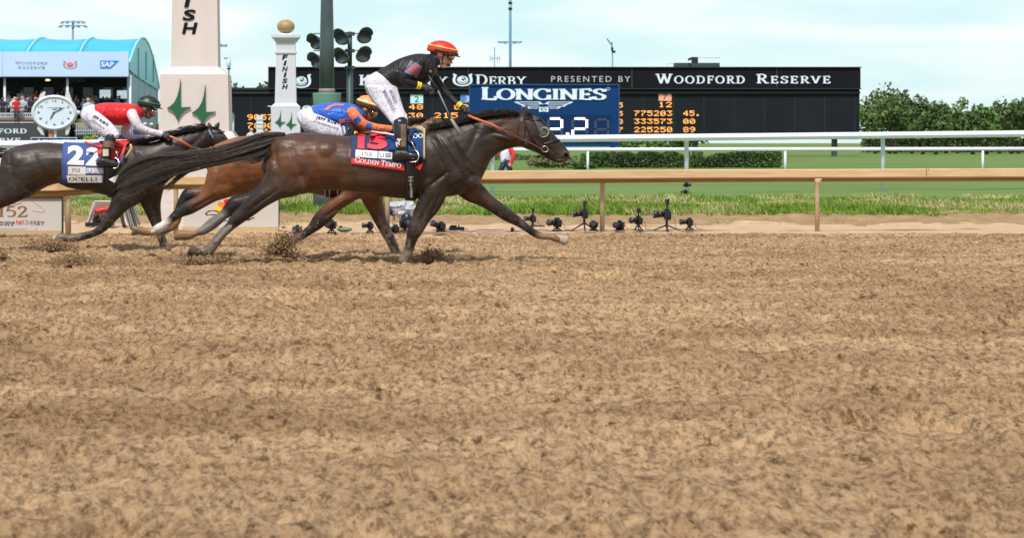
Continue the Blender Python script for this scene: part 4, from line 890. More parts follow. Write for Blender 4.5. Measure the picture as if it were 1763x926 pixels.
mb = MB(); mb.bbox(wx(84, D8), wx(90.5, D8), D8 - .04, D8 + .04, fz(237, D8), fz(224, D8)); mb.build('post', M('copper post', (.50, .22, .10), .5), t)
mb = MB(); mb.bbox(wx(93, D8), wx(97.5, D8), D8 - .04, D8 + .04, 0, fz(224, D8)); mb.build('post', m_cw, t)
mb = MB(); mb.bbox(wx(54.5, D8), wx(132.5, D8), D8 - .12, D8 - .05, fz(254, D8), fz(237.3, D8)); o = mb.build('sign', m_navy, t)
mb = MB(); mb.bbox(wx(54, D8), wx(133, D8), D8 - .13, D8 - .12, fz(237.8, D8), fz(236.8, D8)); mb.bbox(wx(54, D8), wx(54.8, D8), D8 - .13, D8 - .12, fz(254, D8), fz(237.9, D8)); mb.bbox(wx(132.2, D8), wx(133, D8), D8 - .13, D8 - .12, fz(254, D8), fz(237.9, D8)); serif(mb, 'LONGINES', (65.5, 239.7, 120.5, 247), D8 - .12, .01, .2, .1, .86, .0006); mb.build('lettering', m_wl, o)
t = thing('white_barrier', (wx(100, 66), 66, 0), 'long white barrier board behind the left horse\'s back', 'barrier')
mb = MB(); mb.bbox(wx(-300, 60), wx(268, 60), 60, 60.1, .05, fz(243.3, 60)); mb.build('board', m_white, t)
mb = MB(); mb.bbox(wx(-300, 60), wx(268, 60), 59.96, 59.998, fz(247.5, 60), fz(246.6, 60)); mb.build('seam', m_grey, t)

# ---------------------------------------------------------------- spectators
SK = [(.42, .24, .16), (.55, .34, .24), (.16, .09, .06)]
def person_mb(shirt, pants, skin, hat=None, lean=0.0, scale=.78, hair=(.04, .03, .02)):
    mb = MB()
    def tb(pts, rr, c): mb.path(pts, rr, 10, c)
    for s_ in (-1, 1):
        tb([(s_ * .09, 0, .03), (s_ * .095, 0, .5), (s_ * .09, 0, .92)], [.06, .075, .1], pants); mb.ell((s_ * .09, -.05, .04), .055, .13, .045, c=(.02, .02, .02))
        tb([(s_ * .2, 0, 1.42), (s_ * .26, -.02, 1.15), (s_ * .2, -.2, 1.0)], [.055, .045, .035], shirt); mb.ell((s_ * .18, -.26, 1.0), .04, .06, .04, c=skin)
    mb.rings([[Vector((a * math.cos(6.28 * j / 14), b * math.sin(6.28 * j / 14), z)) for j in range(14)] for a, b, z in ((.16, .11, .88), (.155, .11, 1.08), (.2, .13, 1.32), (.17, .11, 1.46), (.06, .06, 1.5))], shirt)
    tb([(0, 0, 1.46), (0, -.01, 1.58)], [.055, .05], skin); mb.ell((0, -.01, 1.66), .078, .095, .115, c=skin); mb.ell((0, -.105, 1.65), .016, .025, .02, c=skin); mb.ell((0, .025, 1.7), .088, .095, .1, c=hat or hair)
    if hat: mb.ell((0, -.1, 1.71), .08, .07, .015, c=hat)
    o_ = MB(); o_.v = [(v[0], v[1], v[2] * scale) for v in mb.v]; o_.f = mb.f; o_.c = mb.c; o_.mi = mb.mi
    return o_
m_people = M('clothes and skin', attr=True, rough=.8, var=.15, scale=12)
PROTO = []
def proto(nm, *a, **k_):
    r = remesh(person_mb(*a, **k_), .028, 2); o = r.build('person', m_people, None, True, (0, 0, 0), True); o['category'] = 'person'; PROTO.append((o, nm)); return o
proto('bright red top', (.60, .02, .03), (.04, .05, .1), SK[0]); proto('white shirt', (.7, .7, .72), (.06, .07, .1), SK[1]); proto('navy jacket', (.03, .05, .13), (.03, .03, .04), SK[0])
proto('pale blue shirt', (.30, .42, .65), (.3, .27, .2), SK[1]); proto('black top', (.02, .02, .025), (.03, .03, .03), SK[2]); proto('pink hat', (.45, .48, .55), (.1, .1, .12), SK[1], (.62, .36, .34)); proto('white cap and dark coat', (.03, .05, .06), (.02, .02, .03), SK[0], (.8, .8, .8))
used = {}
def put_person(i, x, y, z, rz, sc_=1.0, label=None, group=None):
    o, nm = PROTO[i]
    if i in used: o = o.copy(); col.objects.link(o)
    used[i] = 1; o.location = (x, y, z); o.rotation_euler.z = rz; o.scale = (sc_, sc_, sc_); o['label'] = label or ('distant spectator in ' + nm + ' standing under the tent'); o['group'] = group or ('spectators in ' + nm)
    return o
rs = random.Random(11); CR = []
px = -40
while px < 226:
    row = 0
    for dy in (-3.3, -1.8, 1.2, 3.4):
        if px > 128 and dy < 0: continue
        if rs.random() < .88:
            d = D7 + dy + rs.uniform(-.3, .3); i = rs.choice([0, 1, 2, 2, 3, 4, 4, 3, 2, 4, 1, 5, 6])
            z_ = dz + (0 if dy < 0 else .25 + .1 * dy) - (.25 if px > 128 else 0)
            o_ = put_person(i, wx(px + rs.uniform(-5, 5), d), d, z_ - .12, rs.uniform(-.7, .7), rs.uniform(.92, 1.06), None, 'spectators under the tent')
            CR.append((dy, o_, i))
    px += 9.5
for dy, nm_ in ((-3.3, 'the railing row'), (-1.8, 'the second row'), (1.2, 'the third row'), (3.4, 'the back row')):
    for k_, (_, o_, i) in enumerate(sorted([c_ for c_ in CR if c_[0] == dy], key=lambda c_: c_[1].location.x)): o_['label'] = 'spectator in ' + PROTO[i][1] + ', ' + ORD[k_] + ' from left in ' + nm_ + ' under tent'
o = put_person(0, wx(28, 145.5), 145.5, dz - .1, 0, 1.0, 'spectator in bright red top at the deck railing left of the clock', 'rail spectators')
o = put_person(5, wx(152, 142), 142, fz(170, 142) - 1.72, .3, 1.25, 'large spectator in pink hat right of the clock crown', 'rail spectators')
o = put_person(3, wx(175, 118), 118, .32, .6, 1.0, 'person in blue shirt bending by the planters behind the red jockey', 'rail spectators')
for i, (px_, d_, tp) in enumerate(((250, 110, 6), (261, 112, 6), (271, 111, 4), (238, 113, 2))):
    put_person(tp, wx(px_, d_), d_, .72, .4, 1.05, ['staff member in dark coat and white cap below the red jockey\'s chin', 'staff member in dark coat and white cap touching the pillar edge', 'person in black top half hidden by the massive pillar', 'person in navy jacket behind the red jockey\'s arm'][i], 'people left of the pillar')
put_person(5, wx(433, 140), 140, .35, .4, 1.25, 'person with pink hat in front of the tote board numbers', 'people right of the pillar'); put_person(5, wx(458, 141), 141, .38, -.3, 1.2, 'person with pink hat beside the small finish pillar', 'people right of the pillar')
t = thing('white_column', (wx(445, 100), 100, 0), 'slim white stand between the two finish pillars in front of the amber digits', 'stand')
mb = MB(); mb.bbox(wx(441.5, 100), wx(452.5, 100), 100, 100.3, 0, fz(199, 100)); mb.build('body', m_twh, t)
mb = MB()
for yy in (206, 213, 220): mb.bbox(wx(442, 100), wx(452, 100), 99.97, 99.998, fz(yy + .6, 100), fz(yy, 100))
mb.build('shelf_line', m_grey, t)
t = thing('canopy', (wx(398, 150), 150, 0), 'small dark green canopy behind the right edge of the massive pillar', 'canopy')
mb = MB(); mb.prism([(wx(392, 150), fz(203, 150)), (wx(403, 150), fz(203, 150)), (wx(401, 150), fz(195, 150)), (wx(393, 150), fz(195, 150))], 150, 151.5); mb.build('roof', m_pg, t); mb = MB(); mb.bbox(wx(393, 150), wx(402, 150), 150.2, 151.2, 0, fz(203, 150)); mb.build('wall', m_twh, t)

# steward in red and white behind the rail, leaning forward
def steward():
    d = 78.0; t = thing('person', (wx(872, d), d, 0), 'steward in red and white jacket and navy trousers beyond the tan rail', 'person'); k = 1
    red, wh, nv, sk = (.70, .03, .02), (.66, .68, .76), (.012, .03, .085), SK[1]
    mb = MB()
    ptube(mb, [(871, 278, .13, -.08), (877, 288, .095, -.1), (880, 300, .07, -.1), (884, 305.5, .06, -.08)], d, c=nv)
    ptube(mb, [(869, 278, .13, .08), (864, 289, .095, .08), (859, 299, .07, .08), (857, 305, .06, .08)], d, c=nv)
    section_tube(mb, [((862, 279), (880, 280), .16), ((861, 270), (881, 272), .17), ((863, 259), (884, 262), .18), ((867, 252), (884, 256), .14), ((872, 247), (880, 252), .07)], d, c=wh)
    ptube(mb, [(880, 257, .085, -.18), (884, 268, .07, -.24), (880, 281, .06, -.22)], d, c=red)
    ptube(mb, [(866, 256, .085, .16), (862, 266, .07, .2), (868, 277, .055, .1)], d, c=red)
    pell(mb, 879, 284, d - .22, 3, .05, 3.5, sk); pell(mb, 870, 279, d + .05, 3, .05, 3, sk)
    pell(mb, 881, 243, d, 6.2, .1, 7.5, sk); pell(mb, 879.5, 240, d, 6.4, .11, 6.3, (.04, .03, .02)); pell(mb, 887, 244, d, 1.4, .02, 1.2, sk)
    pell(mb, 887, 306, d - .08, 7, .06, 2.4, (.02, .02, .02)); pell(mb, 860, 306, d + .08, 7, .06, 2.4, (.02, .02, .02))
    r = remesh(mb, .03, 2); r.build('body', m_people, t, True, None, True)
steward()

# ---------------------------------------------------------------- sponsor boards by the rail
m_bw = M('board print ground', (.56, .52, .48), .5, .04, 1.5); m_wood = M('plywood edge', (.50, .37, .19), .7, .12, 4, .002, 60, stretch=(1, 8, 8)); m_bronze = M('bronze print', (.26, .12, .045), .5, .2, 3); m_pgrey = M('print grey', (.30, .28, .27), .5)
d = 31.3; Zq = lambda py: fz(py, d); Xq = lambda px: wx(px, d)
t = thing('sponsor_board', (Xq(10), d, 0), 'white low board with bronze 152 lettering, at the left under the rail', 'sign board')
mb = MB(); mb.bbox(Xq(-95), Xq(106), d, d + .05, Zq(397), Zq(341.2)); mb.build('print', m_bw, t)
mb = MB(); mb.bbox(Xq(-95), Xq(106), d - .02, d + .07, -.04, Zq(397.2)); mb.build('base_plank', m_wood, t)
mb = MB(); mb.bbox(Xq(-95), Xq(105.6), d - .03, d + .12, Zq(341), Zq(331)); mb.bbox(Xq(106.2), Xq(108), d + .0, d + .10, -.04, Zq(331.2)); mb.build('black_cap', m_edge, t)
mb = MB(); serif(mb, '152', (-4, 354.5, 48, 373.5), d, .004, .17, .07, 1, .0004, .06); mb.build('race_number', m_bronze, t)
mb = MB(); put2d(mb, [stroke2d(s_, .012, .03) for s_ in ([(0, .78), (.15, .68), (.35, .7), (.5, .86), (.56, .98)], [(.62, 1), (.75, .7), (.92, .32), (.94, .2), (.86, .12), (.78, .18), (.68, .22)], [(.0, .6), (.2, .55), (.45, .7)])], (0, 342, 78, 366), d, .004, .0004); mb.build('horse_outline', M('pale outline print', (.45, .40, .36), .5), t)
mb = MB(); serif(mb, 'KENTUCKY', (-52, 380, 25, 386), d, .004, .17, .08, .85, .0004, .1); serif(mb, 'DERBY', (43, 379.2, 76, 385.8), d, .004, .17, .08, .85, .0004, .1); mb.bbox(Xq(-20), Xq(46), d - .004, d, Zq(394.7), Zq(394)); mb.build('small_print', m_pgrey, t)
mb = MB(); put2d(mb, shoe(), (27.5, 378.6, 41, 386.4), d, .004, .0004); mb.ell(P(34.3, 382.3, d), .025, .006, .02); mb.build('rose_emblem', M('rose red print', (.60, .08, .07), .5), t)
d = 32.6
t = thing('sponsor_board', (Xq(400), d, 0), 'cream low board with coloured feather logo and black script at the foot of the pillar', 'sign board')
mb = MB(); mb.bbox(wx(316, d), wx(479.3, d), d, d + .05, fz(391, d), fz(338, d)); mb.build('print', m_bw, t)
mb = MB(); mb.bbox(wx(314, d), wx(480.5, d), d - .02, d + .08, -.04, fz(391.2, d)); mb.build('base_plank', m_wood, t)
mb = MB(); mb.bbox(wx(479.6, d), wx(481, d), d - .0, d + .07, fz(391, d), fz(337, d)); mb.bbox(wx(316, d), wx(481, d), d - .01, d + .1, fz(337.8, d), fz(335.8, d)); mb.build('edge_strip', m_edge, t)
FE = [(180, (.80, .60, .03), 'yellow'), (145, (.82, .22, .02), 'orange'), (110, (.72, .02, .03), 'red'), (70, (.25, .05, .4), 'purple'), (35, (.02, .15, .6), 'blue'), (0, (.02, .4, .12), 'green')]
for a, cc, nm in FE:
    mb = MB(); a = R(a * .8 + 18); ox, oy = 397, 365; ln = 30
    pts = [(ox + u * ln * math.cos(a) - v * math.sin(a), oy - (u * ln * math.sin(a) + v * math.cos(a)) * .78) for u, v in ((.15, -1), (.75, -5.6), (.93, -4.6), (1, 0), (.93, 4.6), (.75, 5.6), (.15, 1))]
    mb.prism([(wx(x_, d), fz(y_, d)) for x_, y_ in pts], d - .004, d + .001); o = mb.build('logo_feather', M('feather ' + nm, cc, .5), t)
mb = MB(); put2d(mb, [stroke2d(s_, .02, .05) for s_ in ([(.27, .86), (.2, .98), (.08, .96), (.0, .78), (.03, .64), (.14, .66), (.3, .7), (.33, .52), (.22, .26), (.06, .1), (.04, .02)], [(.36, .2), (.42, .5), (.5, .44), (.48, .22), (.38, .18)], [(.5, .16), (.56, .5), (.62, .5), (.6, .3), (.56, .26)], [(.66, .2), (.72, .5), (.78, .5)], [(.82, .6), (.8, .3), (.86, .24), (.96, .4), (1, .46)])], (353, 362, 439, 384), d, .004, .0004); mb.build('script_lettering', m_blackl, t)

# ---------------------------------------------------------------- remote cameras along the track edge
m_cb = M('camera black', (.012, .012, .014), .35, .2, 10, .001, 80); m_cg = M('camera glass', (.02, .03, .06), .05, .1, 5, coat=1.0); m_ci = M('camera grey', (.10, .10, .11), .4)
def rcam(px, foot, body_py, yaw, scale, label, tilt=0.0, tripod='low', flash=False, hood=True, rag=None, base_d=None, name='remote_camera', group='remote cameras set out along the track edge'):
    d = base_d or H * F / (foot - HY); x = wx(px, d); z = fz(body_py, d); s_ = scale
    t = thing(name, (x, d, 0), label, 'camera', group); rot = Matrix.Rotation(yaw, 3, 'Z') @ Matrix.Rotation(tilt, 3, 'X'); s_ = scale * .80; c0 = Vector((x, d, z)); T = lambda v: c0 + rot @ (Vector((v[0], v[1] * (.78 if v[1] < -.05 else 1), v[2])) * s_)
    mb = MB()
    mb.box(c0, (.15 * s_, .075 * s_, .085 * s_), rot); mb.box(T((0, 0, .055)), (.06 * s_, .07 * s_, .04 * s_), rot); mb.box(T((.06, -.015, 0)), (.035 * s_, .09 * s_, .09 * s_), rot); mb.box(T((0, .01, -.055)), (.13 * s_, .06 * s_, .035 * s_), rot)
    ob = mb.build('body', m_cb, t); bv = ob.modifiers.new('bevel', 'BEVEL'); bv.width = .012 * s_; bv.segments = 2
    mb = MB(); mb.path([T((0, -.03, 0)), T((0, -.08, 0)), T((0, -.085, 0)), T((0, -.17, 0))], [.036 * s_, .036 * s_, .041 * s_, .043 * s_], 18)
    if hood: mb.path([T((0, -.165, 0)), T((0, -.235, 0))], [.045 * s_, .052 * s_], 18)
    o = mb.build('lens', m_cb, t, True); mb = MB(); e = -.238 if hood else -.173; mb.path([T((0, e, 0)), T((0, e - .003, 0))], [.040 * s_, .036 * s_], 18); mb.build('lens_glass', m_cg, o, True)
    mb = MB()
    if tripod == 'low':
        for a in (0.5, 2.6, 4.7): mb.path([T((0, 0, -.07)), (x + .07 * s_ * math.cos(a), d + .07 * s_ * math.sin(a), .012)], [.012, .009], 6)
        mb.box((x, d, .01), (.16 * s_, .13 * s_, .014)); mb.ell((x, d, max(z - .085 * s_, .03)), .024, .024, .024)
    elif tripod == 'tall':
        mb.cyl((x, d, z - .06 * s_), (x, d, z - .17 * s_), .018, n=8)
        for a in (0.25, 2.9, 4.7): mb.path([(x, d, z - .14 * s_), (x + .19 * math.cos(a), d + .16 * math.sin(a), .0)], [.011, .008], 6)
        mb.cyl((x, d, z - .15 * s_), (x, d, z - .24 * s_), .009, n=6)
    elif tripod == 'clamp':
        mb.box(T((0, .07, -.03)), (.05, .09, .05), rot)
    mb.build('tripod' if tripod != 'clamp' else 'clamp', m_cb, t)
    if flash:
        mb = MB(); mb.path([T((.0, 0, .07)), T((.01, 0, .13))], .012, 6); mb.box(T((.015, 0, .16)), (.05 * s_, .04 * s_, .075 * s_), rot); mb.build('remote_trigger', m_cb, t)
    mb = MB(); mb.path([T((.07, .03, 0)), T((.1, .06, -.05)), (x + .13 * s_, d + .05, .02), (x + .25 * s_, d + .12, .012)], .004, 5); mb.build('cable', m_ci, t)
    return t
LC = -.85      # lenses look towards the finish, down the track to the left
rcam(512, 402.5, 394.5, -.2, 1.0, 'round black camera lying by the board, left of the dirt thrown by the hoof', hood=True)
rcam(571, 402, 386, -.35, 1.1, 'black camera on a small stand between the galloping legs, leftmost after the spray')
rcam(637, 401, 388, LC, .85, 'small black camera behind the bay horse\'s straight foreleg')
rcam(681, 400.5, 394, -1.0, 1.0, 'black camera on the sand just left of the foreleg planted furthest right')
rcam(697, 400, 384, .3, 1.25, 'larger black camera under the plastic-covered one')
rcam(759, 399.5, 390, LC, 1.15, 'black camera with round hood right of the planted foreleg', tilt=-.3)
rcam(882, 399.5, 394, 0, .42, 'tiny black remote camera on the sand, left of the outstretched hoof', tripod='low')
rcam(917, 390.0, 376, -1.0, .95, 'black camera with raised sight directly behind the outstretched cannon bone', flash=True, tripod='tall')
rcam(959, 398.2, 383, LC, 1.15, 'black camera above the outstretched hoof tip')
rcam(1006, 398, 368, -1.25, 1.15, 'high black camera with a trigger box on a stick, left of the tan post', flash=True, tripod='tall')
rcam(1022, 397.5, 386, -.15, 1.0, 'black camera touching the left side of the tan post', tripod='low')
rcam(1067, 397.3, 387, -.5, 1.1, 'black camera first to the right of the tan post')
rcam(1099, 397, 379, LC, 1.05, 'black camera with trigger on top, second to the right of the tan post', flash=True)
rcam(1148, 396.8, 369, -1.3, 1.35, 'long-lens black camera standing on spread tripod legs', flash=True, tripod='tall')
rcam(1187, 396.5, 382, -1.2, 1.0, 'rightmost black camera near the edge of the photographed stretch')
rcam(1182, 346, 318, .5, .95, 'upper black camera clamped to the white gooseneck post', tripod='clamp', base_d=51.9)
rcam(1180, 346, 331, -.6, 1.05, 'lower black camera clamped to the white gooseneck post', tripod='clamp', base_d=51.9)
# camera wrapped in clear rain plastic
def wrapped():
    d = 33.2; x = wx(690, d); t = thing('covered_camera', (x, d, 0), 'big camera on a post wrapped in grey crumpled rain plastic, lens poking out at left', 'camera')
    mb = MB(); s = d / F; rsn = np.random.RandomState(4)
    mb.ell(P(692, 361, d), 25 * s, .14, 14 * s, 28, 18); mb.ell(P(680, 356, d), 17 * s, .11, 8 * s, 20, 12); mb.ell(P(700, 372, d), 17 * s, .12, 11 * s, 20, 12); mb.ell(P(706, 356, d), 12 * s, .1, 9 * s, 20, 12)
    r = remesh(mb, .014, 2); r.v = [(v[0] + .035 * vnoise(np.array([v[0] * 22]), np.array([v[2] * 26 + v[1] * 8]), 3)[0], v[1] + .09 * vnoise(np.array([v[0] * 18]), np.array([v[2] * 24 + 5]), 6)[0], v[2] + .04 * vnoise(np.array([v[0] * 20 + 9]), np.array([v[2] * 16]), 5)[0]) for v in r.v]
    r.build('rain_cover', M('crumpled plastic', (.42, .44, .50), .22, .35, 12, .012, 30, coat=.6), t, False)
    mb = MB(); mb.cyl(P(676, 366, d), P(662, 364, d - .16), 5.5 * s, 6.5 * s, n=18); o = mb.build('lens', m_cb, t, True)
    mb = MB(); mb.cyl(P(701, 376, d - .13), P(699, 377, d - .2), 9 * s, 9 * s, n=18); mb.build('lens_hood', m_cb, t, True)
    mb = MB(); mb.cyl((x - .1, d, -.05), (x - .1, d, fz(345, d)), .02, n=8); mb.path([(x + .02, d, fz(380, d)), (x + .12, d, 0)], .014, 6); mb.build('stand', M('pale post', (.42, .36, .28), .6), t)
wrapped()
d = 32.4; t = thing('receiver_unit', (wx(787, d), d, 0), 'flat black radio receiver lying on the sand behind the planted foreleg', 'receiver')
mb = MB(); mb.bbox(wx(773, d), wx(799, d), d - .06, d + .06, .0, .05); mb.bbox(wx(775, d), wx(786, d), d - .05, d + .05, .05, .075); mb.build('case', m_cb, t)
mb = MB(); mb.cyl((wx(790, d), d, .05), (wx(790, d), d, .08), .01, n=8); mb.cyl((wx(796, d), d - .02, .03), (wx(806, d), d, .012), .006, n=6); mb.build('knob', m_ci, t)
t = thing('cable_bag', (wx(594, 32), 32, 0), 'small green camouflage bean bag on the sand', 'bag')
mb = MB(); mb.ell((wx(593, 32), 32, .03), .11, .08, .035); mb.build('bag', M('camouflage', (.10, .16, .08), .8, c2=(.25, .27, .17), scale=18), t, True); mb = MB(); mb.ell((wx(587, 32), 31.98, .06), .025, .02, .025); mb.build('tie', m_cb, t, True)
# cable lying on the sand
t = MB(); pts = []
for i in range(60): px = 745 + i * 7.6; dd = 32.3 + .25 * math.sin(i * .6); pts.append((wx(px, dd), dd, .004 + .006 * math.sin(i * 1.3)))
t.path(pts, .006, 5); tag(t.build('cable', m_ci, None, True, pts[0]), 'thin dark cable snaking between the remote cameras', 'cable')

# open photo crate and folded stands at the left
d = 34.0; s = d / F
t = thing('equipment_crate', (wx(172, d), d, 0), 'open tilted crate with red and black gear on the bank behind the left horse\'s forelegs', 'crate')
rot = Matrix.Rotation(R(22), 3, 'Y')
mb = MB(); c0 = P(174, 366, d); mb.box(P(177, 362, d + .14), (44 * s, .02, 32 * s)); mb.build('lid_panel', M('crate brown', (.30, .18, .13), .6), t)
mb = MB(); mb.path([P(163, 348, d - .05), P(152, 383, d - .05)], .022, 4); mb.path([P(163, 347, d), P(200, 347, d)], .012, 4); mb.build('aluminium_edge', M('aluminium', (.6, .6, .62), .35, metal=.6), t)
mb = MB(); mb.bbox(wx(148, d), wx(196, d), d - .12, d + .14, fz(389, d), fz(383, d)); mb.bbox(wx(160, d), wx(192, d), d - .05, d + .1, fz(383, d), fz(376, d)); mb.build('tray', m_cb, t)
mb = MB(); mb.ell(P(172, 363, d - .02), 9 * s, .05, 4.2 * s); mb.ell(P(184, 361, d), 6 * s, .05, 5 * s); mb.path([P(163, 364, d - .02), P(176, 361, d - .06), P(190, 360, d)], .025, 8); mb.build('red_strap', M('red strap', (.65, .05, .03), .5), t, True)
mb = MB(); mb.ell(P(166, 372, d - .05), 5 * s, .06, 5 * s); mb.ell(P(181, 374, d - .05), 8 * s, .07, 4 * s); mb.box(P(190, 369, d), (.09, .08, .07)); mb.cyl(P(168, 378, d - .1), P(186, 376, d - .1), .03, n=10); mb.build('gear', m_cb, t, True)
mb = MB(); mb.cyl((wx(160, d), d, -.05), (wx(160, d), d, fz(389, d)), .015, n=6); mb.cyl((wx(190, d), d, -.05), (wx(190, d), d, fz(389, d)), .015, n=6); mb.build('foot', m_cb, t)
t = thing('folded_stand', (wx(222, d), d + .1, 0), 'bundle of folded black and grey stands leaning at the foot of the massive pillar', 'stand')
for (x0, y0, x1, y1, w_, mm) in ((203, 343, 214, 398, 5, m_cb), (212, 341, 226, 398, 5, m_ci), (220, 340, 234, 398, 4, m_cb), (208, 352, 219, 397, 1.4, M('aluminium')), (227, 347, 240, 386, 3.4, m_ci), (216, 345, 229, 396, 1.2, M('aluminium'))):
    mb = MB(); a, b = P(x0, y0, d + .3), P(x1, y1, d + .1); b.z = max(b.z, .0); mb.path([a, b], w_ * s, 6, flat=.6); mb.build('stand_tube', mm, t)
# ================================================================ HORSES
def coat_mat(name, rough=.40):
    m = bpy.data.materials.new(name); m.use_nodes = True; n = m.node_tree.nodes; l = m.node_tree.links; b = n['Principled BSDF']
    b.inputs['Roughness'].default_value = rough; b.inputs['Specular IOR Level'].default_value = .4; b.inputs['Sheen Weight'].default_value = .0; b.inputs['Sheen Roughness'].default_value = .4
    t = n.new('ShaderNodeTexCoord')
    def noise(s, det, st=(1, 1, 1), rg=.6):
        p = n.new('ShaderNodeMapping'); p.inputs['Scale'].default_value = st; l.new(t.outputs['Object'], p.inputs['Vector'])
        z = n.new('ShaderNodeTexNoise'); z.inputs['Scale'].default_value = s; z.inputs['Detail'].default_value = det; z.inputs['Roughness'].default_value = rg; l.new(p.outputs[0], z.inputs['Vector']); return z.outputs['Fac']
    a = n.new('ShaderNodeAttribute'); a.attribute_name = 'Col'
    mr = n.new('ShaderNodeMapRange'); mr.inputs['From Min'].default_value = .3; mr.inputs['From Max'].default_value = .7; mr.inputs['To Min'].default_value = .62; mr.inputs['To Max'].default_value = 1.45
    l.new(noise(5.5, 5), mr.inputs['Value']); s = n.new('ShaderNodeVectorMath'); s.operation = 'SCALE'; l.new(a.outputs['Color'], s.inputs[0]); l.new(mr.outputs[0], s.inputs['Scale'])
    l.new(s.outputs[0], b.inputs['Base Color'])
    r2 = n.new('ShaderNodeMapRange'); r2.inputs['To Min'].default_value = rough - .1; r2.inputs['To Max'].default_value = rough + .22; l.new(noise(9, 4), r2.inputs['Value']); l.new(r2.outputs[0], b.inputs['Roughness'])
    b1 = n.new('ShaderNodeBump'); b1.inputs['Distance'].default_value = .018; b1.inputs['Strength'].default_value = .8; l.new(noise(8, 3, (.7, 1, 1.1), .45), b1.inputs['Height'])
    b2 = n.new('ShaderNodeBump'); b2.inputs['Distance'].default_value = .0009; l.new(noise(120, 3, (1, 1, .35)), b2.inputs['Height']); l.new(b1.outputs[0], b2.inputs['Normal']); l.new(b2.outputs[0], b.inputs['Normal'])
    return m
m_coat = coat_mat('horse coat'); m_hair = M('horse hair', (.014, .011, .010), .42, .4, 20, spec=.6); m_strapk = M('black leather', (.014, .012, .012), .35, .2, 20, .001, 60); m_strapb = M('brown leather', (.10, .045, .025), .45, .2, 20, .001, 60)
m_orange = M('orange rubber rein', (.70, .16, .06), .55, .1, 20, .002, 90); m_metal = M('bit metal', (.6, .58, .52), .25, metal=1.0); m_brass = M('girth buckle', (.35, .32, .27), .3, metal=.8)
m_eye = M('eye', (.01, .006, .004), .05, coat=1.0)

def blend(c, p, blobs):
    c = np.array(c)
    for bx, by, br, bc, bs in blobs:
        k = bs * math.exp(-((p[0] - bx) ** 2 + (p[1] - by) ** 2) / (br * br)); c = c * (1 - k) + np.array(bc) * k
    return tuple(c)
def sculpt(r, d0, lines):
    """grooves (+) and swellings (-) between the muscles: (x1, y1, x2, y2, width, depth) in the side view, pressed in from both flanks"""
    V = np.array(r.v); px = HX + V[:, 0] * F / d0; py = HY + (H - V[:, 2]) * F / d0; dy = V[:, 1] - d0; out = np.zeros(len(V))
    for x1, y1, x2, y2, wd, dp in lines:
        dx, dz = x2 - x1, y2 - y1; t = np.clip(((px - x1) * dx + (py - y1) * dz) / (dx * dx + dz * dz), 0, 1); q = np.hypot(px - x1 - t * dx, py - y1 - t * dz); out += dp * np.exp(-(q / wd) ** 2) * (1 - .5 * np.abs(2 * t - 1) ** 3)
    V[:, 1] -= np.sign(dy) * np.minimum(np.abs(out), np.abs(dy) * .5) * np.sign(out); r.v = [tuple(x) for x in V.tolist()]
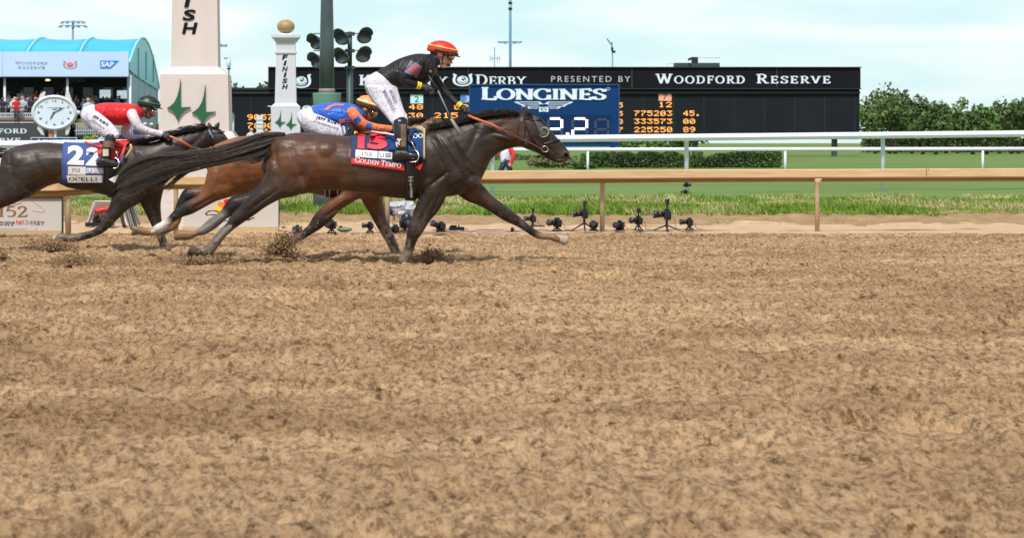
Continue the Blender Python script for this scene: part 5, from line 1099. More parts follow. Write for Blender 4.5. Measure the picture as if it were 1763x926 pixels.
def horse(d0, label, torso, head, legs, ears, muscles, blobs, near=-.30, voxel=.0105, lines=()):
    """torso and head: sections; legs: (sections, y offset); one fused body"""
    x0 = sum(s_[0][0] for s_ in torso) / len(torso); base = (wx(x0, d0), d0, 0)
    t = thing('racehorse', base, label, 'horse'); mb = MB()
    section_tube(mb, torso, d0, 24, HC['body']); tm = MB(); tm.merge(mb); section_tube(mb, head, d0, 18, HC['body'])
    for secs, yo in legs:
        q_ = []
        for i, s_ in enumerate(secs):
            k = min(1, max(0, (i - 1) / 3)); q_.append(s_ if len(s_) > 4 else (s_[0], s_[1], s_[2], 0, tuple(np.array(HC['body']) * (1 - k) + np.array(HC['leg']) * k)))
        section_tube(mb, q_, d0, 16, HC['leg'], yoff=yo, grow=.007)
    for px, py, yo, rx, ry, rz, ang in muscles:
        pell(mb, px, py, d0 + yo, rx, ry, rz, HC['body'], ang)
        if rx > 60: pell(tm, px, py, d0 + yo, rx, ry, rz, HC['body'], ang)
    for (bx, by), (tx, ty), wd, yo in ears:
        pts = [P(bx, by, d0 + yo), P(bx * .55 + tx * .45 - .6, by * .55 + ty * .45, d0 + yo * 1.15), P(tx, ty, d0 + yo * 1.1)]; mb.path(pts, [wd * d0 / F, wd * 1.05 * d0 / F, .006], 10, HC['body'], flat=.6)
    r = remesh(mb, voxel, 10, .5); sculpt(r, d0, lines)
    C_ = np.array(r.c); Fa = np.array(r.f); E_ = np.concatenate([Fa[:, [0, 1]], Fa[:, [1, 2]], Fa[:, [2, 3]], Fa[:, [3, 0]]]) if Fa.ndim == 2 else None
    for _ in range(10):
        A_ = C_.copy(); n_ = np.ones(len(C_)); np.add.at(A_, E_[:, 0], C_[E_[:, 1]]); np.add.at(A_, E_[:, 1], C_[E_[:, 0]]); np.add.at(n_, E_[:, 0], 1); np.add.at(n_, E_[:, 1], 1); C_ = A_ / n_[:, None]
    r.c = [tuple(c_) for c_ in C_]; r.torso = tm
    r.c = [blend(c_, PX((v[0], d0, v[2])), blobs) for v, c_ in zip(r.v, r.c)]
    V_ = np.array(r.v); C_ = np.array(r.c); k_ = np.clip((.62 - V_[:, 2]) / .5, 0, 1) * np.clip((vnoise(V_[:, 0] * 34 + V_[:, 1] * 20, V_[:, 2] * 30, 50) + .6 * vnoise(V_[:, 0] * 9, V_[:, 2] * 9 + V_[:, 1] * 7, 51)) * 1.6 + .10, 0, .75)
    sp_ = (vnoise(V_[:, 0] * 90 + V_[:, 1] * 60, V_[:, 2] * 90, 52) > .40) * np.clip((1.25 - V_[:, 2]) / .9, 0, 1) * .5; k_ = np.maximum(k_, sp_)[:, None]; C_ = C_ * (1 - k_) + np.array((.15, .108, .072)) * k_; r.c = [tuple(c_) for c_ in C_.tolist()]     # spattered dirt
    body = r.build('body', m_coat, t, True, None, True)
    return t, body, bvh(r), r

BK, DB, RU, BAY = (.012, .009, .008), (.025, .015, .010), (.120, .047, .020), (.18, .068, .023)
DUST, WHT, TANH = (.13, .095, .065), (.56, .50, .43), (.24, .13, .06)
HC = {'body': DB, 'leg': (.015, .010, .008)}

# ---- leading horse
d1 = 24.0
torso = [((464, 262), (464, 306), .12), ((470, 247), (468, 320), .20), ((482, 235), (485, 334), .27), ((505, 229), (510, 336), .295), ((535, 228.5), (540, 331), .29), ((565, 231), (570, 327), .285),
 ((600, 235), (600, 330), .30), ((640, 236), (640, 336), .31), ((680, 232), (680, 341), .30), ((712, 226), (717, 343), .275), ((740, 222), (750, 341), .25), ((765, 218), (788, 336), .22), ((786, 213), (820, 322), .175),
 ((808, 207), (835, 297), .13), ((828, 202), (846, 275), .108), ((850, 198), (862, 262), .09), ((873, 195), (882, 255), .085), ((894, 196), (899, 252), .078)]
head = [((892, 201), (892, 232), .05), ((902, 196), (895, 249), .082), ((917, 197), (905, 257), .093), ((930, 205), (919, 261), .088), ((942, 217), (930, 267), .074), ((954, 231), (940, 272), .06), ((965, 243), (949, 277), .052), ((974, 253), (957, 280.5), .052), ((980, 261), (967, 281), .047), ((982, 268), (974, 277), .028)]
GREYW = (.12, .115, .12)
nh = [((462, 275), (525, 322), .13), ((456, 305), (512, 336), .125), ((447, 322), (484, 342), .10), ((432, 336), (458, 355), .078), ((418, 352), (440, 368), .066), ((403, 366), (421, 381), .058), ((392, 383), (405, 392), .043, 0, BK), ((385, 390), (398, 398), .04, 0, GREYW), ((376, 399), (389, 406), .038, 0, GREYW), ((363, 415), (378, 420), .037, 0, DUST), ((352, 426), (367, 436), .044, 0, DUST), ((343, 427), (355, 442), .04, 0, DUST), ((331, 426), (341, 444), .048, 0, TANH), ((322, 434), (329, 444), .042, 0, TANH)]
fh = [((466, 290), (515, 322), .12), ((452, 310), (490, 335), .115), ((433, 330), (464, 349), .084), ((415, 336), (438, 360), .068), ((397, 341), (415, 367), .058), ((386, 355), (400, 372), .048), ((379, 365), (391, 375), .042, 0, GREYW), ((360, 378), (373, 391), .038, 0, GREYW), ((346, 391), (353, 403), .039, 0, GREYW), ((336, 398), (339, 405), .033, 0, TANH), ((322, 397), (329, 411), .04, 0, TANH), ((309, 397), (315, 413), .046, 0, TANH), ((301, 403), (302, 412), .035, 0, TANH)]
nf = [((735, 290), (778, 300), .095), ((723, 332), (771, 327), .088), ((720, 347), (764, 347), .076), ((713, 362), (753, 365), .063), ((708, 380), (739, 381), .055), ((702, 396), (726, 402), .051), ((700, 411), (718, 413), .039), ((697, 427), (712, 429), .035), ((693, 437), (709, 440), .041, 0, DUST), ((691, 443), (705, 446), .038, 0, DUST), ((687, 450), (703, 451), .048, 0, DUST)]
ff = [((798, 290), (785, 332), .09), ((828, 316), (805, 346), .085), ((846, 337), (829, 355), .067), ((862, 349), (852, 369), .056), ((877, 360), (868, 379), .05), ((893, 373), (886, 387), .048), ((908, 386), (903, 396.5), .037), ((922, 396), (917, 406), .035), ((934, 402), (930, 411), .038, 0, TANH), ((948, 404), (947, 412), .034, 0, TANH), ((957, 404), (953, 415), .036, 0, TANH), ((966, 408), (962, 417), .034, 0, TANH)]
mus = [(508, 264, -.12, 46, .145, 30, 12), (485, 298, -.145, 27, .13, 32, -10), (520, 308, -.17, 18, .10, 24, 0), (560, 262, -.14, 30, .155, 22, 0), (755, 275, -.14, 19, .115, 42, -18), (735, 312, -.14, 24, .10, 17, 0), (782, 300, -.12, 18, .10, 26, 12), (812, 312, -.06, 15, .10, 15, 0),
 (640, 300, -.14, 75, .165, 33, 0), (907, 236, -.055, 15, .04, 16, 0), (934, 221, -.062, 5, .02, 4, 30), (974, 267, -.03, 7, .03, 7, 0), (961, 275, -.02, 10, .035, 5, 10), (820, 245, -.05, 20, .06, 30, -35), (412, 374, -.14, 9, .05, 6, 30), (714, 399, -.13, 10, .045, 9, 0), (865, 236, -.075, 24, .04, 5, 12), (850, 222, -.075, 20, .04, 4, 25), (905, 247, -.085, 8, .03, 5, 40), (945, 247, -.055, 12, .012, 2.5, 40)]
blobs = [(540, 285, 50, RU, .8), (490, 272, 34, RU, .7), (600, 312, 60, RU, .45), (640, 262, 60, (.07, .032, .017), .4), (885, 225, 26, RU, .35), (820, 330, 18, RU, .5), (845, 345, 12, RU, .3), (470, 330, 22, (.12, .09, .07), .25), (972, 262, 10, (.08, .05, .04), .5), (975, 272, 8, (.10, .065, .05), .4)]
LN = [(752, 236, 792, 300, 3.5, .020), (742, 246, 768, 296, 3, .014), (768, 296, 740, 318, 3.5, .022), (775, 240, 812, 290, 4, .014), (800, 290, 826, 316, 4, .016), (786, 316, 772, 344, 3.5, .020), (745, 335, 722, 384, 2.5, .010), (757, 332, 738, 376, 2.5, .010),
 (838, 328, 884, 372, 2.5, .012), (850, 338, 880, 362, 3, -.008), (474, 250, 482, 322, 4, .016), (500, 246, 520, 300, 5, .010), (520, 300, 532, 330, 4, .022), (532, 262, 556, 318, 6, .016), (478, 326, 430, 362, 2.5, .014), (462, 326, 420, 358, 3, -.008), (560, 322, 700, 334, 5, .012), (716, 300, 728, 336, 4, .016),
 (826, 214, 800, 268, 5, .012), (880, 250, 838, 284, 4, .014), (870, 214, 830, 236, 5, .010), (896, 214, 890, 250, 3, .012), (918, 236, 952, 262, 2.5, .010), (914, 250, 940, 268, 3, .008), (930, 230, 962, 256, 2, -.006), (966, 272, 980, 274, 1.5, .012), (948, 277, 970, 272, 1.2, .008), (926, 214, 940, 226, 3, .010)] + [(600 + 17 * k, 262, 606 + 17 * k, 312, 4.5, .007) for k in range(6)]
t1, b1, tree1, r1 = horse(d1, 'leading dark brown racehorse in full gallop with number 15 saddle cloth, foreleg stretched out', torso, head, [(nh, -.14), (fh, .13), (nf, -.13), (ff, .12)],
    [((908, 202), (906.5, 176.5), 6, -.045), ((899, 201), (897.5, 179), 5, .05)], mus, blobs, lines=LN)
# ---- bay horse
d2 = 25.6; HC = {'body': BAY, 'leg': (.028, .015, .010)}
torso2 = [((362, 264), (362, 306), .12), ((367, 252), (366, 324), .20), ((385, 243), (380, 338), .26), ((412, 235), (412, 338), .28), ((445, 234), (445, 334), .28), ((480, 234), (480, 328), .28), ((515, 236), (515, 330), .29), ((550, 237), (550, 336), .30), ((585, 234), (585, 341), .28),
 ((620, 229), (622, 343), .25), ((650, 222), (657, 339), .22), ((672, 216), (688, 326), .18), ((692, 211), (706, 300), .13), ((712, 209), (722, 268), .10), ((730, 206), (738, 248), .09), ((744, 206), (750, 238), .08)]
head2 = [((740, 209), (742, 235), .05), ((752, 205), (747, 243), .082), ((766, 208), (756, 250), .092), ((778, 216), (768, 255), .085), ((790, 228), (778, 260), .07), ((802, 241), (788, 264), .055), ((812, 252), (798, 268), .05), ((819, 261), (806, 270), .045)]
nh2 = [((360, 285), (415, 322), .12), ((353, 315), (400, 337), .115), ((346, 332), (372, 346), .08), ((330, 343), (347, 359), .064), ((316, 350), (330, 368), .057, 0, BK), ((303, 360), (314, 373), .043, 0, BK), ((291, 373), (299, 382), .039, 0, BK), ((285, 378), (294, 388), .038, 0, WHT), ((270, 387), (277, 400), .037, 0, WHT), ((258, 393), (262, 405), .035, 0, TANH), ((246, 392), (249, 405), .042, 0, TANH), ((233, 389), (236, 402), .046, 0, DUST), ((225, 389), (226, 396), .03, 0, DUST)]
fh2 = [((365, 300), (405, 325), .1), ((347, 322), (372, 340), .088), ((320, 325), (336, 348), .065, 0, BK), ((308, 343), (323, 354), .055, 0, BK), ((302, 361), (315, 365), .043, 0, BK), ((298, 376), (311, 380), .038, 0, TANH), ((290, 386), (303, 393), .038, 0, TANH), ((281, 389), (288, 401), .04, 0, DUST), ((272, 392), (276, 403), .04, 0, DUST), ((266, 397), (268, 403), .03, 0, DUST)]
nf2 = [((600, 315), (645, 325), .09), ((578, 337), (612, 345), .082), ((560, 352), (586, 361), .062), ((543, 369), (569, 379), .053, 0, BK), ((531, 388), (551, 394), .047, 0, BK), ((520, 398), (534, 404), .038, 0, BK), ((508, 405), (520, 413), .037, 0, BK), ((497, 410), (508, 420), .04, 0, DUST), ((488, 414), (497, 425), .04, 0, DUST), ((480, 419), (486, 427), .042, 0, DUST)]
ff2 = [((630, 305), (677, 308), .09), ((622, 337), (661, 334), .085), ((626, 350), (660, 351), .07), ((638, 370), (664, 373), .055), ((648, 388), (671, 391), .049, 0, BK), ((657, 403), (677, 404), .038, 0, BK), ((667, 420), (684, 420), .035, 0, BK), ((672, 430), (688, 431), .039, 0, BK), ((675, 437.5), (691, 438.5), .046, 0, DUST)]
mus2 = [(397, 275, -.12, 34, .15, 28, 14), (383, 303, -.145, 24, .12, 28, -10), (635, 300, -.12, 24, .10, 26, 0), (648, 345, .1, 12, .07, 14, 0), (760, 230, -.05, 12, .04, 13, 0)]
blobs2 = [(375, 260, 30, (.36, .13, .045), .4), (600, 335, 60, (.12, .05, .022), .5), (640, 345, 18, (.24, .09, .035), .5), (470, 240, 60, (.16, .06, .025), .5), (760, 225, 40, (.05, .028, .02), .8)]
t2, b2, tree2, r2 = horse(d2, 'bay racehorse galloping between the other two, white sock on one hind leg, mostly hidden', torso2, head2, [(nh2, -.12), (fh2, .12), (nf2, -.12), (ff2, .12)],
    [((751, 211), (746, 199), 5, -.04), ((745, 212), (741, 201), 5, .045)], mus2, blobs2, lines=[(374, 264, 380, 320, 4, .016), (400, 262, 420, 320, 5, .012), (372, 336, 334, 358, 2.5, .012), (628, 338, 660, 392, 2.5, .012), (600, 345, 560, 372, 2.5, .012)])
# ---- horse 22
d3 = 26.9; HC = {'body': (.026, .017, .013), 'leg': (.014, .011, .009)}
torso3 = [((4, 270), (1, 314), .12), ((8, 261), (0, 333), .20), ((25, 253), (22, 344), .25), ((45, 248), (50, 340), .27), ((76, 245), (80, 322), .27), ((105, 247), (108, 316), .27), ((140, 248), (140, 326), .28), ((175, 248), (175, 335), .28), ((205, 247), (205, 341), .25), ((228, 246), (236, 343), .22),
 ((247, 246), (262, 336), .20), ((266, 244), (284, 318), .16), ((284, 237), (302, 300), .125), ((305, 231), (322, 281), .105), ((325, 226), (338, 268), .09), ((345, 221), (352, 259), .08), ((360, 219), (365, 252), .075)]
head3 = [((357, 224), (356, 245), .05), ((368, 219), (361, 251), .08), ((379, 222), (370, 256), .09), ((387, 231), (379, 261), .08), ((395, 242), (388, 266), .064), ((405, 253), (396, 270), .052), ((414, 263), (405, 275), .05), ((420, 270), (412, 278), .04)]
nh3 = [((0, 290), (55, 335), .12), ((-15, 328), (24, 350), .11), ((-34, 344), (-8, 362), .08), ((-52, 356), (-34, 372), .065), ((-70, 366), (-54, 383), .057), ((-84, 380), (-72, 390), .042), ((-102, 393), (-92, 402), .037), ((-112, 400), (-106, 411), .035), ((-124, 400), (-121, 413), .042), ((-138, 402), (-136, 411), .04)]
fh3 = [((2, 295), (50, 330), .11), ((-30, 330), (8, 350), .1), ((-55, 340), (-28, 360), .075), ((-72, 352), (-52, 368), .06), ((-84, 365), (-68, 377), .052), ((-98, 385), (-86, 393), .04), ((-112, 404), (-102, 411), .037), ((-122, 414), (-112, 421), .038), ((-134, 416), (-130, 427), .045)]
nf3 = [((207, 305), (252, 332), .09), ((194, 338), (238, 351), .082), ((188, 356), (222, 359), .062), ((177, 373), (206, 374), .053), ((170, 388), (192, 387), .047), ((160, 396), (177, 401), .04), ((146, 400), (150, 411), .036), ((122, 405), (125, 417), .037, 0, DUST), ((107, 402), (112, 415), .042, 0, DUST), ((96, 407), (102, 416), .045, 0, DUST), ((89, 411), (92, 416), .035, 0, DUST)]
ff3 = [((236, 310), (285, 312), .09), ((236, 337), (279, 335), .082), ((243, 352), (276, 352), .07), ((252, 369), (277, 370), .056), ((261, 388), (279, 388), .048), ((269, 405), (284, 405), .037), ((275, 419), (288, 419), .036), ((277, 429), (292, 429), .045)]
mus3 = [(38, 285, -.11, 36, .15, 30, 12), (30, 315, -.14, 24, .12, 24, -10), (225, 300, -.13, 22, .10, 28, -15), (258, 310, -.10, 16, .09, 20, 0), (150, 300, -.12, 60, .16, 28, 0), (376, 240, -.05, 11, .04, 13, 0)]
t3, b3, tree3, r3 = horse(d3, 'dark racehorse at the left edge with number 22 saddle cloth', torso3, head3, [(nh3, -.13), (fh3, .12), (nf3, -.10), (ff3, .10)],
    [((363, 224), (358.5, 209), 5, -.045), ((372, 222), (378.5, 209), 5, .05)], mus3, [(90, 312, 26, RU, .35), (300, 325, 20, RU, .3), (60, 262, 30, (.05, .034, .025), .4)], lines=[(20, 262, 30, 320, 4, .014), (60, 262, 84, 312, 6, .014), (236, 262, 262, 300, 3.5, .018), (262, 300, 240, 318, 3.5, .02), (250, 320, 262, 350, 3, .014), (205, 345, 178, 380, 2.5, .012), (350, 232, 320, 262, 4, .012), (358, 232, 358, 252, 3, .012)])
# ---- bandages on the hind legs
def wrap(t, pts, d, rad, mat_, sq=.8):
    mb = MB(); Q = [P(px, py, d) for px, py in pts]; n = len(Q); seg = []
    for i in range(9): f = i / 8 * (n - 1); j = min(int(f), n - 2); seg.append(Q[j] + (Q[j + 1] - Q[j]) * (f - j))
    rr = [rad[0] + (rad[1] - rad[0]) * i / 8 + (.0022 if i % 2 else 0) for i in range(9)]
    mb.path(seg, rr, 16, flat=sq, up=Vector((.7, 0, .7))); mb.build('leg_bandage', mat_, t, True)
m_wrapg = M('grey bandage dusty', (.17, .165, .17), .85, .3, 9, .004, 60, c2=(.24, .19, .14)); m_wrapw = M('white bandage dusty', (.60, .58, .54), .85, .2, 9, .004, 60, c2=(.38, .29, .19))
wrap(t1, [(399, 387), (385, 401), (369, 419)], d1 - .14, (.049, .046), m_wrapg); wrap(t1, [(385.5, 369.5), (366, 385), (341, 401)], d1 + .13, (.050, .045), m_wrapg)
wrap(t2, [(291, 382.5), (277, 392), (260, 400)], d2 - .12, (.044, .044), m_wrapw)
# ---- hooves and eyes as parts of their own
def hoof(t, px, py, d, ang, c_, ln=1.0):
    mb = MB(); k = d / F; rot = Matrix.Rotation(R(ang), 3, 'Y'); c0 = P(px, py, d); n = 18
    rg = [[c0 + rot @ Vector((r * k * math.cos(6.2832 * j / n) + sh * k, r * k * .8 * math.sin(6.2832 * j / n), z * k * ln)) for j in range(n)] for r, z, sh in ((6.5, -6.2, 1.2), (8.6, -6, 1.2), (8.8, -5, 1.1), (7.2, 2, 0), (6.2, 6.5, -.8), (4.5, 8.5, -1))]
    mb.rings(rg); mb.build('hoof', c_, t, True)
m_hoof = M('horn dusty', (.16, .11, .07), .7, .25, 25, .003, 50); m_hoofw = M('horn pale', (.36, .30, .235), .5, .2, 25, .002, 50)
for t_, L_ in ((t1, ((694, 446.5, 23.87, 14, m_hoof), (966, 412, 24.12, -68, m_hoofw, 1.7), (334, 432, 23.80, 116, M('hoof caked dark', (.075, .052, .035), .8, .25, 25, .004, 50), 1.5), (311, 405, 24.13, 96, m_hoof, 1.5))), (t2, ((682, 434, 25.72, -14, m_hoof), (484, 421, 25.48, 60, m_hoof), (236, 396.5, 25.48, 95, m_hoof, 1.4), (273, 397, 25.72, 100, m_hoof))), (t3, ((285, 425, 27.0, -12, m_hoof), (98, 412, 26.8, 82, m_hoofw)))):
    for a in L_: hoof(t_, *a)
def eye(t, px, py, tree, d):
    h = tree.ray_cast(Vector((0, 0, H)), (P(px, py, 1) - Vector((0, 0, H))).normalized())[0]
    if h is None: h = P(px, py, d - .08)
    for s_ in (-1, 1):
        mb = MB(); mb.ell((h.x, d + s_ * abs(h.y - d) - s_ * .004, h.z), .022, .014, .016); mb.build('eye', m_eye, t, True)
eye(t1, 934, 221.5, tree1, d1); eye(t3, 384, 236, tree3, d3); eye(t2, 775, 222, tree2, d2)
for s_ in (-1, 1):
    mb = MB(); h = tree1.ray_cast(Vector((0, 0, H)), (P(974.5, 266.5, 1) - Vector((0, 0, H))).normalized())[0] or P(974, 266, 23.96)
    mb.ell((h.x, d1 + s_ * abs(h.y - d1), h.z), .026, .008, .020, rot=Matrix.Rotation(R(35), 3, 'Y')); mb.build('nostril', M('nostril dark', (.006, .004, .004), .9, spec=.05), t1, True)

# ---- hair: strands along guide curves
def strands(guide, n, spread, d, seed, r0=.006, droop=.0, wild=.4, yspread=.06, lmin=.45):
    """guide: list of (px_top, py_top, px_bottom, py_bottom) rows from root to tip"""
    rs = np.random.RandomState(seed); G_ = np.array(guide, float); m_ = len(guide); ns = 12; kk = np.arange(ns) / (ns - 1)
    nc = 20; ci = rs.randint(nc, size=n); cu_ = rs.rand(nc); cp_ = rs.uniform(0, 6.28, nc); cl_ = rs.uniform(.62, 1, nc); u = (cu_[ci] + rs.normal(0, .024 + .05 * (n < 100), n)).clip(-.03, 1.03)[:, None]; L_ = (lmin + (1 - lmin) * rs.rand(n))[:, None]; yo = rs.normal(0, yspread, n)[:, None]; ph = rs.uniform(0, 6.28, n)[:, None]; am = rs.uniform(.2, 1, n)[:, None] * wild; du = (rs.uniform(-.16, .16, 999)[ci] + rs.uniform(-.05, .05, n))[:, None]
    L_ = np.minimum(1, L_ * .4 + .6 * cl_[ci][:, None])
    k0 = np.where(rs.rand(n) < .8, rs.uniform(0, .12, n), rs.uniform(.12, .45, n))[:, None]; s_ = np.minimum(k0 + kk[None] * (L_ - k0 * L_), .9999) * (m_ - 1); j = s_.astype(int); f = s_ - j
    g = G_[j] + (G_[j + 1] - G_[j]) * f[..., None]; uu = np.clip(u + du * kk[None], -.04, 1.04)
    wv = (np.sin(cp_[ci][:, None] + kk[None] * 6.0) * kk[None] * 3.4 + np.sin(cp_[ci][:, None] * 3 + kk[None] * 11) * kk[None] * 1.5) * wild
    px = g[..., 0] + (g[..., 2] - g[..., 0]) * uu; py = wv + g[..., 1] + (g[..., 3] - g[..., 1]) * uu + am * np.sin(ph + kk[None] * 7.7) * 2.0 * kk[None] + droop * kk[None] ** 2
    dd = d + yo * (.35 + .65 * kk[None]); Q = np.stack([(px - HX) * dd / F, dd + 0 * px, H - (py - HY) * dd / F], -1)
    return fast_strands(MB(), Q, r0 * (1 - kk[None] ** 1.6 * .9) * rs.uniform(.85, 1.15, (n, 1)))
tail = [(492, 229, 488, 243), (478, 228, 470, 252), (450, 229.5, 455, 264), (415, 242, 425, 272), (381, 253.5, 390, 277), (329, 260, 345, 285), (285, 264, 305, 295), (250, 268, 262, 312), (215, 283, 225, 330), (186, 318, 196, 337)]
m_tailbr = M('tail hair brown', (.085, .062, .048), .5, .4, 20, spec=.5)
mb = strands(tail, 1900, 0, d1 - .02, 3, .0032, 0, 1.0, .06, .7); section_tube(mb, [((a_ + (c_ - a_) * .2), 0) if False else ((a_ + (c_ - a_) * .18, b_ + (e_ - b_) * .18), (a_ + (c_ - a_) * .82, b_ + (e_ - b_) * .82), .05) for a_, b_, c_, e_ in tail[:4]] + [((340, 262), (348, 272), .02)], d1, 12); lg = strands(tail, 1100, 0, d1 - .07, 4, .0024, 2, 1.4, .06, .7)
th_ = mb.build('tail', m_hair, t1, True); lg.build('tail_brown_hair', m_tailbr, th_, True)  # second layer: brown hair among the black strands
strands([(480, 238, 478, 256), (458, 250, 462, 268), (430, 262, 445, 280), (390, 279, 412, 290)], 260, 0, d1 - .09, 5, .0028, 0, .8, .03).build('tail_wisps', m_hair, th_, True)
strands([(330, 280, 340, 288), (300, 290, 318, 302), (275, 306, 292, 322), (262, 322, 272, 334)], 160, 0, d1 - .04, 6, .0022, 0, 1.5, .04).build('tail_wisps', m_hair, th_, True)
strands([(14, 256, 4, 272), (-10, 254, -12, 276), (-50, 262, -50, 292), (-110, 276, -110, 312), (-170, 300, -160, 330)], 600, 0, d3, 8, .004, 0, .5, .06).build('tail', m_hair, t3, True)
strands([(362, 258, 356, 270), (340, 262, 336, 276), (300, 272, 300, 296), (250, 300, 262, 322)], 200, 0, d2, 9, .004, 0, .5, .05).build('tail', m_hair, t2, True)
def mane(crest, n, ln, d, seed, up=1.0, back=1.0, side=-.05):
    rs = random.Random(seed); mb = MB()
    for i in range(n):
        s_ = rs.random() * (len(crest) - 1); j = min(int(s_), len(crest) - 2); f = s_ - j; px = crest[j][0] + (crest[j + 1][0] - crest[j][0]) * f; py = crest[j][1] + (crest[j + 1][1] - crest[j][1]) * f
        l_ = ln * rs.uniform(.4, 1.3); a = rs.gauss(0, .45); yo = rs.uniform(-.07, .03); dirx = -back * (1 + .4 * a); rise = up * rs.uniform(-1.0, 1.0) + .25
        pts = [P(px, py + 2.5, d + yo * .4)] + [P(px + dirx * l_ * k / 4, py + 1 - rise * l_ * .33 * math.sin(k / 4 * 2.2) + .10 * l_ * (k / 4) ** 2, d + yo + side * k / 4) for k in range(1, 5)]
        mb.path(pts, [.0045, .004, .0032, .0022, .0008], 4)
    return mb
mane([(748, 219), (770, 215), (790, 211), (812, 205), (830, 200), (850, 195), (872, 193), (896, 193)], 1300, 17, d1, 12).build('mane', m_hair, t1, True)
mane([(905, 194), (914, 195)], 30, 10, d1, 13, .8, -.6).build('forelock', m_hair, t1, True)
mane([(228, 245), (250, 243), (268, 240), (290, 233), (310, 227), (335, 222), (358, 217)], 900, 15, d3, 14).build('mane', m_hair, t3, True)
mane([(366, 218), (372, 219)], 24, 9, d3, 15, .8, -.6).build('forelock', m_hair, t3, True)
mane([(690, 212), (712, 208), (735, 204)], 260, 12, d2, 16).build('mane', m_hair, t2, True)

# ---------------------------------------------------------------- tack
def hit(tree, px, py, d):
    o = Vector((0, 0, H)); h = tree.ray_cast(o, (P(px, py, 1) - o).normalized())[0]; return h if h is not None else P(px, py, d)
def strap(mb, pts, tree, d, r, both=True, off=.004, flat=.45, n=6):
    full = []
    for a, b in zip(pts[:-1], pts[1:]):
        m_ = max(2, int(math.hypot(b[0] - a[0], b[1] - a[1]) / 3))
        full += [(a[0] + (b[0] - a[0]) * k / m_, a[1] + (b[1] - a[1]) * k / m_) for k in range(m_)]
    full.append(pts[-1]); h = [hit(tree, *p, d) + Vector((0, -off, 0)) for p in full]
    # smooth depth
    yv = [v.y for v in h]; ys_ = [min(yv[max(0, i - 1):i + 2]) for i in range(len(yv))]; h = [Vector((v.x, y_, v.z)) for v, y_ in zip(h, ys_)]
    mb.path(h, r, n, flat=1, up=Vector((0, 1, 0)))
    if both: mb.path([Vector((v.x, 2 * d - v.y, v.z)) for v in h], r, n)
    return mb
def bridle(tree, d, label, straps, bit, name='bridle'):
    t = thing(name, hit(tree, *bit, d) * 1.0, label, 'bridle'); mb = MB()
    for s_ in straps: strap(mb, s_, tree, d, .0085)
    mb.build('headpiece', m_strapk, t, True); mb = MB()
    h = hit(tree, *bit, d)
    for s_ in (-1, 1):
        c0 = Vector((h.x, d + s_ * (abs(h.y - d) + .012), h.z)); mb.path([c0 + Vector((.034 * math.cos(a), 0, .03 * math.sin(a))) for a in np.linspace(0, 6.2832, 18)], .005, 6)
    mb.cyl((h.x, d - abs(h.y - d), h.z), (h.x, d + abs(h.y - d), h.z), .006, n=6); mb.build('bit', m_metal, t, True)
    return t
tb = bridle(tree1, d1, 'black leather bridle with mesh eye cover on the leading horse\'s head', [[(898, 196), (904, 212), (912, 232), (922, 246), (932, 256)], [(903, 204), (920, 208), (931, 208)], [(904, 214), (903, 232), (901, 250)], [(934, 249), (944, 246), (954, 243), (963, 241)], [(934, 250), (936, 262), (941, 272)], [(932, 256), (924, 262), (915, 258)], [(934, 257), (940, 262), (944, 268)]], (938, 257))
mb = MB()   # eye cover of mesh cloth
lc_ = [(917, 199), (919, 207), (923, 216), (926, 224), (930, 232), (936, 237)]; rc_ = [(929, 202), (935, 208), (941, 216), (945.5, 223), (947, 229), (944, 236)]
vs = [hit(tree1, a_[0] + (b_[0] - a_[0]) * k / 5, a_[1] + (b_[1] - a_[1]) * k / 5, d1 - .07) + Vector((0, -.012, 0)) for a_, b_ in zip(lc_, rc_) for k in range(6)]
mb.add(vs, [(i * 6 + j, i * 6 + j + 1, i * 6 + j + 7, i * 6 + j + 6) for i in range(5) for j in range(5)])
solid(mb.build('eye_cover', M('grey mesh cloth', (.06, .065, .07), .6, .3, 40), tb, True), .004)
mb = MB(); h = hit(tree1, 936.5, 228, d1)
mb.path([Vector((h.x + .045 * math.cos(a) + .006 * math.sin(a), h.y - .022 - .01 * math.cos(a), h.z + .05 * math.sin(a))) for a in np.linspace(0, 6.2832, 20)], .006, 6); mb.build('eye_cup_rim', M('tan piping', (.38, .32, .24), .5), tb, True)
tb3 = bridle(tree3, d3, 'black bridle on the head of the horse numbered 22', [[(360, 221), (364, 236), (372, 248), (382, 258)], [(361, 228), (372, 229), (386, 227)], [(361, 230), (361, 252)]], (386, 258))
mb = MB(); h = hit(tree3, 363, 231, d3); mb.box((h.x, h.y - .012, h.z), (.02, .008, .11), Matrix.Rotation(R(-25), 3, 'Y')); mb.build('cheek_plate', M('steel plate', (.3, .38, .48), .3, metal=.5), tb3)
tb2 = bridle(tree2, d2, 'brown bridle on the bay horse\'s head behind the leading horse\'s withers', [[(746, 209), (752, 225), (762, 240), (778, 252)], [(750, 212), (764, 214), (774, 212)]], (788, 258))
def reins(t, tree, d, near, far, knot_y=0.06):
    for pts, s_ in ((near, -1), (far, 1)):
        q = [P(p[0], p[1], d + s_ * p[2]) for p in pts[0]]; mb = MB(); mb.path(q, .012, 8, flat=.5, up=Vector((0, 0, 1))); mb.build('rubber_rein', m_orange, t, True)
        q = [P(p[0], p[1], d + s_ * p[2]) for p in pts[1]]; mb = MB(); mb.path(q, .009, 6, up=Vector((0, 0, 1))); mb.build('leather_rein', m_strapb, t, True)
nr = ([(806, 199, .10), (816, 203.6, .14), (834, 210, .155), (850, 216.5, .14), (865, 224, .125)], [(865, 224, .125), (880, 231, .118), (900, 241, .11), (918, 249, .10), (930, 256, .09), (937, 257.5, .07)])
reins(tb, tree1, d1, nr, nr)
nr3 = ([(283, 232, .12), (298, 237, .15), (312, 243, .145), (331, 254, .13)], [(331, 254, .13), (350, 258, .11), (370, 259, .1), (385, 258, .08)])
